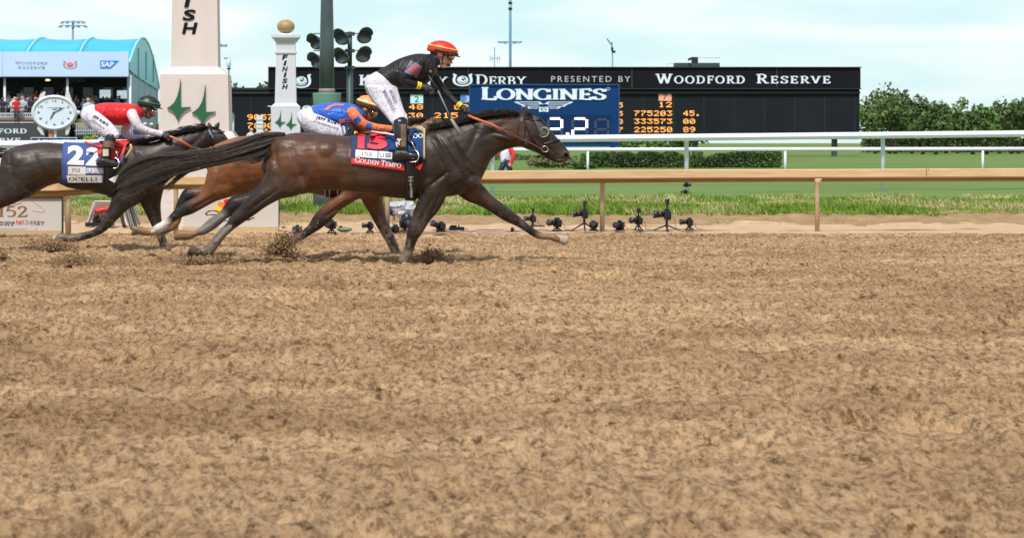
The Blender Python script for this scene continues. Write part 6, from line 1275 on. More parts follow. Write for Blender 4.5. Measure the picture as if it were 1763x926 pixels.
reins(tb3, tree3, d3, nr3, nr3)
nr2 = ([(676, 222, .12), (700, 226, .14), (720, 232, .13)], [(720, 232, .13), (750, 246, .1), (788, 258, .08)]); reins(tb2, tree2, d2, nr2, nr2)

def cloth(tree_mb, d, topc, xs, low, label, mat_, name='saddle_cloth', off=.014, axis_py=275, rows=14, nearonly=False):
    """blanket lying over the back: for every slice, rays towards the horse's axis; low(px) is its lower edge"""
    tr = bvh(tree_mb); k = d / F; out = []
    for px in xs:
        zc = fz(axis_py, d); ztop = None; row = []
        c0 = Vector((wx(px, d), d, zc)); lowz = fz(low(px), d)
        a_lo = None
        for a in np.linspace(-60, 90, 151):
            dr = Vector((0, -math.cos(R(a)), math.sin(R(a)))); h = tr.ray_cast(c0 + dr * 2, -dr)[0]
            if h is not None and h.z >= lowz: a_lo = a; break
        if a_lo is None: a_lo = 78
        A = list(np.linspace(a_lo, 90, rows)) + list(np.linspace(90, 180 - a_lo, rows))[1:]
        for a in A:
            dr = Vector((0, -math.cos(R(a)), math.sin(R(a)))); h = tr.ray_cast(c0 + dr * 2, -dr)[0] or c0 + dr * .25
            row.append(h + dr * off)
        out.append(row)
    mb = MB(); n = len(out[0]); vs = [v for r_ in out for v in r_]; fs = [(i * n + j, i * n + j + 1, (i + 1) * n + j + 1, (i + 1) * n + j) for i in range(len(out) - 1) for j in range(n - 1)]
    mb.add(vs, fs); return mb
m_scn = M('saddle cloth navy', (.012, .030, .085), .75, .15, 14, .002, 120); m_scr = M('cloth red', (.62, .03, .025), .7, .1, 14, .002, 120); m_scb = M('saddle cloth blue', (.035, .085, .26), .75, .15, 14, .002, 120); m_scw = M('cloth white', (.72, .72, .72), .7, .06, 10, .001, 100)
m_sadd = M('saddle leather', (.012, .014, .022), .3, .2, 18, .001, 60); m_goldt = M('gold piping', (.50, .36, .15), .5, .1, 10)
m_redn = M('red numerals', (.68, .03, .05), .6, .06, 10)
# lead cloth
tc1 = thing('saddle_cloth', (wx(665, d1), d1, fz(230, d1)), 'navy saddle cloth with red 15 and a red name strip on the leading horse', 'saddle cloth')
lowf = lambda px: 281.5 + (px - 605) * (12.5 / 91) if px < 697 else (293.5 - (px - 697) * .55)
cm = cloth(r1, d1, 0, np.linspace(604.5, 696, 24), lambda px: lowf(px) - .5, '', None); solid(cm.build('blanket', m_scn, tc1, True), .006)
ct = bvh(cm)
strip = lambda px: 272 + (px - 604.5) * (11 / 91)
mb = MB(); vs = []; xs_ = np.linspace(604.6, 696, 26)
for px in xs_:
    for v in np.linspace(0, 1, 5): py = strip(px) + (lowf(px) - strip(px)) * v; h = hit(ct, px, min(py, lowf(px) - .8), d1); vs.append(Vector((P(px, py, h.y).x, h.y - .008, P(px, py, h.y).z)))
mb.add(vs, [(i * 5 + j, (i + 1) * 5 + j, (i + 1) * 5 + j + 1, i * 5 + j + 1) for i in range(25) for j in range(4)]); o = mb.build('name_strip', m_scr, tc1, True)
tx, _ = serif2d('GOLDEN TEMPO', .16, .08, .8, True, .02); drape(tx, (611, 275, 691, 284.5), ct, .014, 7.2).build('lettering', m_scw, o)
drape(quad_grid(4, 16), (616, 231.5, 627.5, 256), ct, .022, 2).build('number', m_redn, tc1)
drape(fine2d(text2d('5', .06)), (633, 230.5, 667, 257), ct, .022, 3).build('number', m_redn, tc1)
for r_, nm in (((612, 259, 650, 271.5), 'a'), ((651.5, 261, 675, 273.5), 'b')):
    mb = drape(quad_grid(8, 4), r_, ct, .008, 4); o = mb.build('patch', m_scw, tc1, True)
    if nm == 'a':
        drape(serif2d('152', .14, .07)[0], (622, 261.3, 641, 267), ct, .011, 4).build('race_number', m_bronze, o); drape(serif2d('KENTUCKY DERBY', .16, .1, .9)[0], (614, 268, 648, 270.3), ct, .011, 4).build('small_print', m_pgrey, o)
    else:
        drape(shoe(), (653.5, 263.5, 661, 270.5), ct, .011, 4).build('emblem', m_navy, o); drape([stroke2d([(0, y_), (1, y_)], .3, .16) for y_ in (0, .5, 1)], (663, 264.5, 673.5, 270.5), ct, .011, 4).build('small_print', m_navy, o)
# saddle with front flap
ts1 = thing('saddle', (wx(700, d1), d1, fz(225, d1)), 'small black racing saddle with navy pad and gold edging on the leading horse', 'saddle')
sm = cloth(r1, d1, 0, np.linspace(668, 731, 18), lambda px: 262 if px < 698 else 262 + (px - 698) * .55, '', None, off=.03); solid(sm.build('saddle_pad', m_navy, ts1, True), .02); st_ = bvh(sm)
sm2 = cloth(r1, d1, 0, np.linspace(656, 706, 12), lambda px: 231.5, '', None, off=.035); solid(sm2.build('seat', m_sadd, ts1, True), .03)
mb = MB(); mb.path([P(640, 227, d1 + .02), P(655, 229, d1 - .1), P(668, 230.5, d1 - .2), P(680, 233, d1 - .3)], .010, 6); mb.build('white_piping', m_scw, ts1, True)
q = lambda px, py, e=.0: hit(st_, min(px, 730), py, d1 - .3) + Vector((0, -.022 - e, 0))
mb = MB(); mb.path([q(714, 222.5), q(724, 222.2), q(730.5, 225.5)] + [q(731, y_) for y_ in range(232, 278, 6)], [.03, .034, .03] + [.018] * 8, 8, flat=.6); mb.build('gold_edge', m_goldt, ts1, True)
mb = MB(); [mb.add([q(712, 276, .03), q(720, 274, .03), q(728.5, 276, .03), q(727, 283, .03), q(722.5, 293, .03), q(716, 288, .03)], [(0, 1, 2, 3, 4, 5)])]; solid(mb.build('red_corner', m_scr, ts1), .008)
drape(serif2d('OO', .16, .12, 1, False)[0], (711, 230, 728, 238), st_, .022, -4).build('lettering', m_scw, ts1)
mb = MB(); mb.path([q(703, 226), q(708, 230, .03), q(700, 238, .02), q(712, 250, .01)], .03, 8); mb.path([q(706, 240), q(712, 262), q(704, 262)], .02, 8); mb.path([q(698, 232, .02), q(716, 224, .02)], .028, 8); mb.build('pad_fold', m_scn, ts1, True)
tg = thing('girth', (wx(707, d1), d1, fz(343, d1)), 'black elastic girth with buckles round the leading horse\'s chest', 'girth')
def girth(t, rm, d, x0, x1, axis, m_, off=.014, ws=None):
    off += .004
    tr = bvh(rm); mb = MB(); rg = []
    for px in np.linspace(x0, x1, 5):
        c0 = P(px, axis, d); rg.append([c0 + (lambda dr: ((tr.ray_cast(c0 + dr * 2, -dr)[0] or (c0 + dr * .3)) - c0) + dr * off)(Vector((0, math.cos(a), math.sin(a)))) for a in np.linspace(0, 6.2832, 49)[:-1]])
    mb.rings(rg, caps=False); return solid(mb.build('band', m_, t, True), .006)
girth(tg, r1.torso, d1, 697.5, 716.5, 288, m_strapk); 
mb = MB()
for py in (305, 311, 318, 330, 334): h = hit(tree1, 707, py, d1); mb.box(h + Vector((0, -.02, 0)), (.05 if py != 318 else .03, .012, .014)); mb.box(h + Vector((0.0, -.02, -.01)), (.012, .01, .05))
mb.box(hit(tree1, 708, 322, d1) + Vector((0, -.018, 0)), (.022, .008, .22)); mb.build('buckle', m_brass, tg)

# cloth 22
tc3 = thing('saddle_cloth', (wx(147, d3), d3, fz(247, d3)), 'blue saddle cloth with white 22 and a white name strip, on the left horse', 'saddle cloth')
cm3 = cloth(r3, d3, 0, np.linspace(111, 183.5, 20), lambda px: 314, '', None); solid(cm3.build('blanket', m_scb, tc3, True), .006); ct3 = bvh(cm3)
sv = fine2d(text2d('2', .05))
drape(sv, (116, 250.5, 145, 284), ct3, .010, 2).build('number', m_scw, tc3); drape(sv, (148, 254, 173, 285.5), ct3, .010, 2).build('number', m_scw, tc3)
for r_, k_ in (((117, 287, 147.5, 301), 0), ((148.5, 289.5, 182, 298.5), 1)):
    o = drape(quad_grid(8, 4), r_, ct3, .008, 1).build('patch', m_scw, tc3, True)
    if not k_: drape(serif2d('152', .14, .07)[0], (124, 289.5, 138, 296), ct3, .012, 1).build('race_number', m_bronze, o); drape(serif2d('KENTUCKY DERBY', .16, .1, .9)[0], (119, 297.5, 146, 299.7), ct3, .012, 1).build('small_print', m_pgrey, o)
    else: drape(shoe(), (150.5, 291, 158, 297), ct3, .012, 1).build('emblem', m_navy, o); drape([stroke2d([(0, y_), (1, y_)], .3, .2) for y_ in (0, 1)], (161, 291.5, 179, 296.5), ct3, .012, 1).build('small_print', M('small print red', (.5, .1, .1), .6), o)
mb = MB(); vs = []; xs_ = np.linspace(114.5, 183.4, 20)
for px in xs_:
    for v in np.linspace(0, 1, 4): py = 302.3 + 12 * v; h = hit(ct3, px + (v * 3 if px < 130 else 0), min(py, 312.8), d3 - .27); vs.append(Vector((P(px + (v * 3 * (1 - (px - 114.5) / 69)), py, h.y).x, h.y - .009, P(px, py, h.y).z)))
mb.add(vs, [(i * 4 + j, (i + 1) * 4 + j, (i + 1) * 4 + j + 1, i * 4 + j + 1) for i in range(19) for j in range(3)]); o = mb.build('name_strip', M('name strip cream', (.66, .63, .58), .7), tc3, True)
drape(serif2d('OCELLI', .15, .08, 1.0)[0], (118.5, 305, 167, 312), ct3, .014, 0).build('lettering', m_blackl, o)
ts3 = thing('saddle', (wx(205, d3), d3, fz(247, d3)), 'small racing saddle with red and gold folded pad on the horse numbered 22', 'saddle')
sm3 = cloth(r3, d3, 0, np.linspace(172, 226, 14), lambda px: 268 if px < 196 else 280 - (px - 196) * 1.1, '', None, off=.03); solid(sm3.build('saddle_pad', m_scr, ts3, True), .02); s3 = bvh(sm3)
q3 = lambda px, py, e=.0: hit(s3, px, py, d3 - .28) + Vector((0, -.03 - e, 0))
mb = MB(); mb.path([q3(225, 248), q3(227, 256), q3(222, 264), q3(216, 272)], [.02, .03, .028, .02], 8, flat=.6); mb.build('gold_edge', m_goldt, ts3, True)
mb = MB(); mb.path([q3(199, 252), q3(210, 251), q3(220, 249)], .026, 8); mb.path([q3(203, 252), q3(206, 264), q3(203, 275)], .018, 8); mb.path([q3(216, 252), q3(212, 264), q3(206, 276)], .02, 8); mb.path([q3(146, 245), q3(158, 249), q3(172, 254), q3(178, 255)], .014, 6); mb.build('pad_fold', M('folded red cloth', (.55, .05, .06), .6, .25, 14), ts3, True)
mb = MB(); mb.path([q3(213, 268), q3(208, 280), q3(203, 284)], .02, 8); mb.build('blue_fold', m_scb, ts3, True)
mb = MB(); a_ = [P(x_, y_, d3 - .33) for x_, y_ in ((187, 309), (205, 300), (202, 306), (197, 315))]; mb.add(a_, [(0, 1, 2, 3)]); solid(mb.build('cloth_corner', m_scw, ts3), .006)
tg3 = thing('girth', (wx(196, d3), d3, fz(340, d3)), 'black girth round the chest of the horse numbered 22', 'girth'); girth(tg3, r3.torso, d3, 186, 202, 290, m_strapk)
# bay: cloth hidden, straps with white edges at the belly
tc2 = thing('saddle_cloth', (wx(560, d2), d2, fz(235, d2)), 'navy saddle cloth on the bay horse, almost hidden behind the leading horse', 'saddle cloth')
cm2 = cloth(r2, d2, 0, np.linspace(505, 590, 18), lambda px: 300, '', None); solid(cm2.build('blanket', m_scn, tc2, True), .006)
tg2 = thing('girth', (wx(570, d2), d2, fz(338, d2)), 'black girth with white edges under the bay horse\'s belly', 'girth')
girth(tg2, r2.torso, d2, 561, 580, 288, m_strapk, .012); girth(tg2, r2.torso, d2, 559, 560.5, 288, m_scw, .016); girth(tg2, r2.torso, d2, 580.5, 582, 288, m_scw, .016); girth(tg2, r2.torso, d2, 566.8, 568.2, 288, m_scw, .022)
# ================================================================ JOCKEYS
m_skin = M('skin', (.36, .19, .12), .5, .1, 20, .001, 120, spec=.4)
m_skinA = M('skin and hair', attr=True, rough=.5, var=.08, scale=25)
m_breech = fabric('breeches white', (.60, .60, .68), .75, 10, .013)
m_boot = M('boot leather', (.012, .012, .014), .28, .2, 12, .006, 22, coat=.2); m_boottan = M('worn boot leather', (.17, .11, .06), .45, .3, 15, .002, 60)
m_glove = M('glove', (.018, .018, .018), .6, .2, 30, .001, 120); m_gog = M('goggle lens', (.55, .48, .36), .08, .3, 12, metal=.85); m_gogf = M('goggle frame', (.03, .03, .03), .4)
m_teeth = M('teeth', (.7, .66, .6), .3); m_mouth = M('mouth inside', (.12, .015, .012), .5)
def hand_shape(mb, wrist, knuck, d, yo, c, s_=1.0, curl=1, grow=0.0, palm_y=0):
    """palm, four bent fingers of different lengths and a thumb leaving the side of the palm; closed round what runs along the view axis"""
    W, K = P(wrist[0], wrist[1], d + yo), P(knuck[0], knuck[1], d + yo); ax = (K - W).normalized(); side = Vector((0, 1, 0)); dn = ax.cross(side) * curl
    if dn.z > 0: dn = -dn
    mid = W + (K - W) * .5; L_ = (K - W).length
    mb.path([W, mid, K], [.027 * s_ + grow, .033 * s_ + grow, .034 * s_ + grow], 10, c, flat=1.1)
    for i, ln in enumerate((.82, 1.0, .95, .76)):
        b = K + side * (-.033 + .021 * i) * s_; l_ = .03 * ln * s_
        p = [b - ax * .012, b + ax * l_ * .9 + dn * l_ * .35, b + ax * l_ * .95 + dn * l_ * 1.4, b + ax * l_ * .1 + dn * l_ * 1.75]
        mb.path(p, [.0105 * s_ + grow, .0095 * s_ + grow, .009 * s_ + grow, .0075 * s_ + grow], 8, c)
    b = W + (K - W) * .35 - side * .028 * s_; mb.path([b, b - side * .014 * s_ + dn * .02 * s_ + ax * .01, b + ax * .035 * s_ + dn * .036 * s_, b + ax * .052 * s_ + dn * .026 * s_ + side * .012], [.013 * s_ + grow, .0125 * s_ + grow, .0105 * s_ + grow, .008 * s_ + grow], 8, c)
def sleeve(parent, mb, name, mat_, voxel=.008, it=3):
    r = remesh(mb, voxel, it); return r.build(name, mat_, parent, True), bvh(r)
def patchy(parent, tree, rect, mat_, name, ang=0, off=.004, shear=0):
    return drape(quad_grid(10, 8), rect, tree, off, ang, shear=shear).build(name, mat_, parent, True)
def helmet(parent, cx, cy, rx, rz, d, ang, mat_, peak, band=None, yr=.105):
    s = d / F; rot = Matrix.Rotation(R(ang), 3, 'Y'); c0 = P(cx, cy, d); n = 24; rg = []
    for i in range(0, 11):
        a = R(-12 + 102 * i / 10); rg.append([c0 + rot @ Vector((rx * s * math.cos(a) * math.cos(6.2832 * j / n), yr * math.cos(a) * math.sin(6.2832 * j / n), rz * s * math.sin(a))) for j in range(n)])
    mb = MB(); mb.rings(rg, caps=True); o = mb.build('helmet', mat_, parent, True)
    mb = MB(); pk = []
    for j in range(-6, 7):
        a = R(j * 11); pk.append((c0 + rot @ Vector((rx * s * .93 * math.cos(a), yr * .97 * math.sin(a), -.02 * rz * s)), c0 + rot @ Vector(((rx + peak * math.cos(a) ** .5) * s * math.cos(a) * 1.0, yr * 1.12 * math.sin(a), -.16 * rz * s))))
    vs = [v for p_ in pk for v in p_]; mb.add(vs, [(2 * i, 2 * i + 1, 2 * i + 3, 2 * i + 2) for i in range(12)]); solid(mb.build('peak', m_glove, o, True), .006)
    return o, c0, rot
def bandring(c0, rot, rx, rz, d, z0, z1, mat_, parent, name, yr=.105, k=1.03, a0=-180, a1=180):
    s = d / F; n = 30; rg = []
    for z in (z0, z1):
        q = math.sqrt(max(0, 1 - z * z)) * k; rg.append([c0 + rot @ Vector((rx * s * q * math.cos(R(a0 + (a1 - a0) * j / n)), yr * q * math.sin(R(a0 + (a1 - a0) * j / n)), rz * s * z * k)) for j in range(n + 1)])
    mb = MB(); mb.rings(rg, closed=False, caps=False); return solid(mb.build(name, mat_, parent, True), .004)

def head_shape(mb, px, py, d, ang, c, hair, s_=1.0, open_=0.0):
    """head whose face looks along +X tilted down by ang; sizes in picture units"""
    rot = Matrix.Rotation(R(ang), 3, 'Y'); k = d / F * s_; c0 = P(px, py, d)
    T = lambda x, y, z: c0 + rot @ Vector((x * k, y, z * k * .86))
    E_ = lambda x, z, rx, ry, rz, cc, y=0: mb.ell(T(x, y, z), rx * k, ry, rz * k * .86, 16, 12, cc, rot=rot)
    E_(-3, 3, 17, .078, 15, hair); E_(2, 1, 14, .072, 15, c); E_(5, -8, 10, .058, 10, c); E_(8.5, -15 - open_, 6, .036, 4.5, c)       # skull, face, jaw, chin
    mb.path([T(13, 0, 3), T(17.5, 0, -3), T(19.5, 0, -6.2), T(15.5, 0, -7.5)], [.012, .014, .018, .010], 10, c)                # nose
    E_(15, -9.6, 2.6, .026, 1.6, (c[0] * .95, c[1] * .75, c[2] * .75)); E_(13.5, -12.2 - open_, 2.6, .024, 1.5, (c[0] * .95, c[1] * .75, c[2] * .75))   # lips
    for s in (-1, 1):
        E_(-2, 0, 3.4, .012, 4.8, c, .076 * s); E_(13, 4.6, 3, .02, 1.6, c, .03 * s)   # ear, brow
    return T, rot, c0

# ---------------------------------------------------------------- rider of the leading horse
dj = d1
tj = thing('person', (wx(675, dj), dj, fz(277, dj)), 'winning jockey in black top, white breeches and red helmet standing in the stirrups and shouting', 'person')
SKN = (.52, .29, .20)
TORS = [((643, 129), (668, 158), .14), ((650, 122), (681, 153), .14), ((664, 114), (692, 151), .14), ((683, 103), (712, 149), .15), ((704, 95.5), (733, 145), .16), ((720, 92.5), (747, 133), .155), ((734, 93.5), (754, 116), .10)]
ARMN = [(723, 107, .060, -.15), (712, 120, .055, -.19), (694, 135, .044, -.20), (706, 143, .040, -.19), (724, 148.5, .031, -.15)]
ARMF = [(738, 112, .052, .14), (748, 132, .046, .17), (764, 155, .040, .15), (779, 172, .034, .11), (794, 184, .03, .07)]
PELV = [((646, 124), (680, 150), .145), ((632, 133), (684, 154), .16), ((627, 146), (682, 166), .16), ((631, 160), (676, 174), .13)]
def THIGH(s): return [((629, 150), (684, 150), .105, .07 * s), ((640, 172), (689, 168), .10, .11 * s), ((654, 189), (695, 187), .088, .17 * s), ((666, 203), (701, 200), .076, .23 * s), ((676, 215), (703, 211), .062, .28 * s)]
def SHIN(s): return [((677, 207), (702, 207), .058, .28 * s), ((678, 224), (700, 224), .056, .31 * s), ((680, 243), (700, 243), .047, .32 * s), ((681, 256), (702, 255), .043, .33 * s)]
def FOOT(s): return [((679, 260), (682, 277), .040, .33 * s), ((692, 256), (693, 276), .045, .33 * s), ((705, 261), (704, 275), .046, .335 * s), ((717, 264), (716, 274), .044, .34 * s), ((726, 267), (725, 272.5), .03, .34 * s)]
def under(TORS, ARMN, ARMF, PELV, THIGH, SHIN, FOOT, hd, d, neck, skn, hands):
    mb = MB()
    section_tube(mb, TORS, d, 18, skn, grow=-.016); section_tube(mb, PELV, d, 18, skn, grow=-.018)
    for A in (ARMN, ARMF): ptube(mb, A, d, 12, skn, grow=-.010)
    for s in (-1, 1):
        section_tube(mb, THIGH(s), d, 14, skn, grow=-.014); section_tube(mb, SHIN(s), d, 14, skn, grow=-.012); section_tube(mb, FOOT(s), d, 12, skn, grow=-.010)
    ptube(mb, neck, d, 14, skn); T = head_shape(mb, *hd)
    for h in hands: hand_shape(mb, *h)
    return mb, T
mb, (T, rot, c0) = under(TORS, ARMN, ARMF, PELV, THIGH, SHIN, FOOT, (760, 95, dj, 22, SKN, (.03, .02, .015), 1.10, 2.2), dj, [(740, 106, .062, 0), (750, 103, .060, 0), (757, 98, .055, 0)], SKN, [((728, 149.5), (742, 154), dj, -.14, SKN), ((796, 186), (808, 193), dj, .06, SKN)])
r = remesh(mb, .007, 2); body = r.build('body', m_skinA, tj, True, None, True); hb = bvh(r)
mb = MB(); mb.ell(T(15.2, 0, -11.8), 5.0 * dj / F, .026, 3.4 * dj / F, 12, 8, rot=rot); o = mb.build('open_mouth', m_mouth, body, True)
mb = MB(); mb.ell(T(17.6, 0, -10.3), 1.6 * dj / F, .018, .8 * dj / F, 10, 6, rot=rot); mb.build('teeth', m_teeth, o, True)
mb = MB(); section_tube(mb, TORS, dj, 20); ptube(mb, [(738, 107, .074, 0), (746, 104, .070, 0), (752, 103, .066, 0)], dj)
ptube(mb, ARMN, dj, 14); ptube(mb, ARMF, dj, 14)
m_silk = fabric('black stretch top', (.008, .008, .009), .5, 10, .010, spec=.35, sheen=.05)
silk, sb = sleeve(tj, mb, 'black_top', m_silk)
def cuff(A, t0, t1, gr, d, mat_, parent, name):
    a, b = P(A[-2][0], A[-2][1], d + A[-2][3]), P(A[-1][0], A[-1][1], d + A[-1][3]); r0, r1 = A[-2][2], A[-1][2]
    mb = MB(); mb.path([a + (b - a) * t0, a + (b - a) * (t0 + t1) / 2, a + (b - a) * t1], [r0 + (r1 - r0) * t0 + gr, r0 + (r1 - r0) * (t0 + t1) / 2 + gr * 1.4, r0 + (r1 - r0) * t1 + gr], 16); return mb.build(name, mat_, parent, True)
m_yel = M('yellow tape', (.80, .62, .02), .5, .1, 20)
for A in (ARMN, ARMF):
    cuff(A, .62, .80, .006, dj, m_yel, tj, 'wrist_tape'); cuff(A, .84, 1.02, .006, dj, m_yel, tj, 'wrist_tape')
vs_ = drape(quad_grid(10, 8), (700, 108, 724, 131), sb, .005, 28).build('number_band', M('arm band grey', (.13, .15, .20), .7, .1, 10), tj, True)
drape(text2d('15', .03), (704, 111.5, 720, 127), sb, .010, 28).build('band_number', m_redn, vs_)
mb = MB(); q = hit(sb, 741, 124, dj - .17); mb.ell(q, .018, .012, .02, 10, 6); mb.build('badge', M('bronze badge', (.22, .16, .08), .4, metal=.6), silk, True)
mb = MB(); section_tube(mb, PELV, dj, 20); [section_tube(mb, THIGH(s), dj, 16) for s in (-1, 1)]
br, bb = sleeve(tj, mb, 'breeches', m_breech)
for tx, rc, ang in (('HORSE', (665, 163.5, 689, 169.3), 66), ('WHISPERER', (649.5, 170, 689.5, 176), 62)):
    drape(serif2d(tx, .13, .08, 1)[0], rc, bb, .007, ang).build('lettering', m_blackl, br)
for s in (-1, 1):
    mb = MB(); section_tube(mb, SHIN(s), dj, 16, grow=.004); section_tube(mb, FOOT(s), dj, 14, grow=.004); bo, bt = sleeve(tj, mb, 'boot', m_boot, .0075)
    if s < 0:
        patchy(bo, bt, (677.5, 211, 699.5, 219), m_boottan, 'worn_leather', 0, .002) if False else None
        drape(quad_grid(6, 8), (690, 214, 699, 252), bt, .0015, 0).build('worn_leather', m_boottan, bo, True); drape([stroke2d(p_, .16, .16) for p_ in ([(.5, 0), (.3, .3), (.7, .6), (.4, .95)], [(.2, .5), (.8, .3)], [(.3, .8), (.9, .9)])], (681, 238, 690, 254), bt, .004, 8).build('white_emblem', m_scw, bo, True)
    mb = MB(); y_ = dj + .335 * s; q = [P(699, 262, y_ - .05), P(705, 254.5, y_), P(712, 259, y_ + .02), P(716, 270, y_ + .05), P(702, 276.5, y_ + .03), P(690, 276, y_ - .02)]
    [mb.path([P(713 + 8 * math.cos(a_), 269 - 10 * math.sin(a_), y_ + e_ * (1 - .6 * max(0, math.sin(a_)))) for a_ in np.linspace(-1.9, 1.6, 16)], .0065, 8) for e_ in (-.06, .06)]; mb.box(P(711, 279, y_), (.075, .13, .012)); mb.path([P(716, 258.5, y_ - .03), P(706, 240, y_ + .01 * -s)], .008, 6)
    ti = thing('stirrup', P(716, 268, y_), 'light metal stirrup under the ' + ('near' if s < 0 else 'far') + ' boot of the winning jockey', 'stirrup'); mb.build('iron', m_metal, ti, True)
for h in (((728, 149.5), (743, 154), dj, -.14, (1, 1, 1), 1.08, 1, .004), ((796, 186), (808, 193), dj, .06, (1, 1, 1), 1.08, 1, .004)):
    mb = MB(); hand_shape(mb, *h); remesh(mb, .0055, 1).build('glove', m_glove, tj, True)
m_hr = M('helmet cover red', (.62, .02, .015), .45, .06, 6, .002, 60)
ho, hc, hr_ = helmet(tj, 761.5, 89, 27, 18.5, dj, 12, m_hr, 5.5)
m_or = M('helmet stripe orange', (.90, .36, .05), .5)
bandring(hc, hr_, 27, 18.5, dj, .26, .40, m_or, ho, 'stripe'); bandring(hc, hr_, 27, 18.5, dj, -.12, .10, m_glove, ho, 'rim', k=1.04, a0=-120, a1=120)
def goggles(parent, T, rot, d, straps=True, zz=1.0, mat_=None):
    o = None
    for s in (-1, 1):
        mb = MB(); mb.ell(T(14.6, .034 * s, zz), 7.2 * d / F, .044, 6.6 * d / F * .86, 16, 10, rot=rot); o = mb.build('goggles', mat_ or m_gog, parent, True)
        mb = MB(); cc = T(14.2, .034 * s, zz); mb.path([cc + rot @ Vector((math.cos(a) * .0 + .004, .044 * math.sin(a), .040 * .86 * math.cos(a))) for a in np.linspace(0, 6.2832, 20)], .006, 6); mb.path([T(12, .072 * s, zz), T(4, .082 * s, zz + 1), T(-8, .083 * s, zz + 3)], .009, 6); mb.build('goggle_frame', m_gogf, o, True)
goggles(tj, T, rot, dj, zz=2.5)
mb = MB(); mb.path([T(2, -.078, 2), T(4, -.066, -9), T(8, -.02, -19)], .006, 6); mb.path([T(2, .078, 2), T(4, .066, -9), T(8, .02, -19)], .006, 6); mb.build('chin_strap', m_glove, ho, True)
tw = thing('whip', P(742, 154, dj - .14), 'slim whip with a broad grey flap in the winning jockey\'s near hand', 'whip')
mb = MB(); a, b, c_, e = P(737, 130, dj - .19), P(754, 156, dj - .2), P(776, 204, dj - .30), P(793, 231, dj - .36)
mb.path([a, b], [.013, .012], 8); mb.build('grip', m_strapk, tw, True); mb = MB(); mb.path([b, c_], [.009, .0065], 8); mb.build('shaft', M('whip shaft', (.20, .19, .18), .4), tw, True)
mb = MB(); mb.path([c_, c_ + (e - c_) * .1, e], [.008, .017, .023], 6, flat=.35, up=Vector((1, 0, .6))); mb.build('flap', M('whip flap', (.24, .23, .23), .5), tw, True)

# ---------------------------------------------------------------- crouching riders: one builder, two riders
def crouch(d, label, loc, TORS, ARMN, ARMF, PELV, THN, THF, SHN, SHF, FTN, FTF, hd, neck, skn, hands, silk_mat, sleeve_mat, helm, helm_mat, boot_mat, gl_mat, split):
    t = thing('person', loc, label, 'person'); mb = MB()
    section_tube(mb, TORS, d, 18, skn, grow=-.016); section_tube(mb, PELV, d, 18, skn, grow=-.018)
    for A in (ARMN, ARMF): ptube(mb, A, d, 12, skn, grow=-.010)
    for S_ in (THN, THF, SHN, SHF, FTN, FTF): section_tube(mb, S_, d, 14, skn, grow=-.013)
    ptube(mb, neck, d, 14, skn); T, rot, c0 = head_shape(mb, *hd)
    for h in hands: hand_shape(mb, *h)
    r = remesh(mb, .0075, 2); r.build('body', m_skinA, t, True, None, True)
    mb = MB(); section_tube(mb, TORS, d, 20); sk, sb_ = sleeve(t, mb, 'silk_top', silk_mat)
    sl = []
    for A in (ARMN, ARMF):
        mb = MB(); ptube(mb, A, d, 14, grow=.003); sl.append(sleeve(t, mb, 'sleeve', sleeve_mat))
    mb = MB(); section_tube(mb, PELV, d, 20); section_tube(mb, THN, d, 16); section_tube(mb, THF, d, 16); br, bb = sleeve(t, mb, 'breeches', m_breech)
    bo = []
    for S_, F_ in ((SHN, FTN), (SHF, FTF)):
        mb = MB(); section_tube(mb, S_, d, 16, grow=.003); section_tube(mb, F_, d, 14, grow=.003); bo.append(sleeve(t, mb, 'boot', boot_mat))
    for h in hands:
        mb = MB(); hand_shape(mb, *h[:4], (1, 1, 1), 1.08, 1, .004); remesh(mb, .006, 1).build('glove', gl_mat, t, True)
    ho, hc, hr_ = helmet(t, *helm[:4], d, helm[4], helm_mat, helm[5]); goggles(t, T, rot, d, zz=2.5)
    mb = MB(); mb.path([T(2, -.078, 2), T(4, -.066, -9), T(8, -.02, -17)], .006, 6); mb.build('chin_strap', m_glove, ho, True)
    return t, sk, sb_, sl, br, bb, bo, ho, hc, hr_
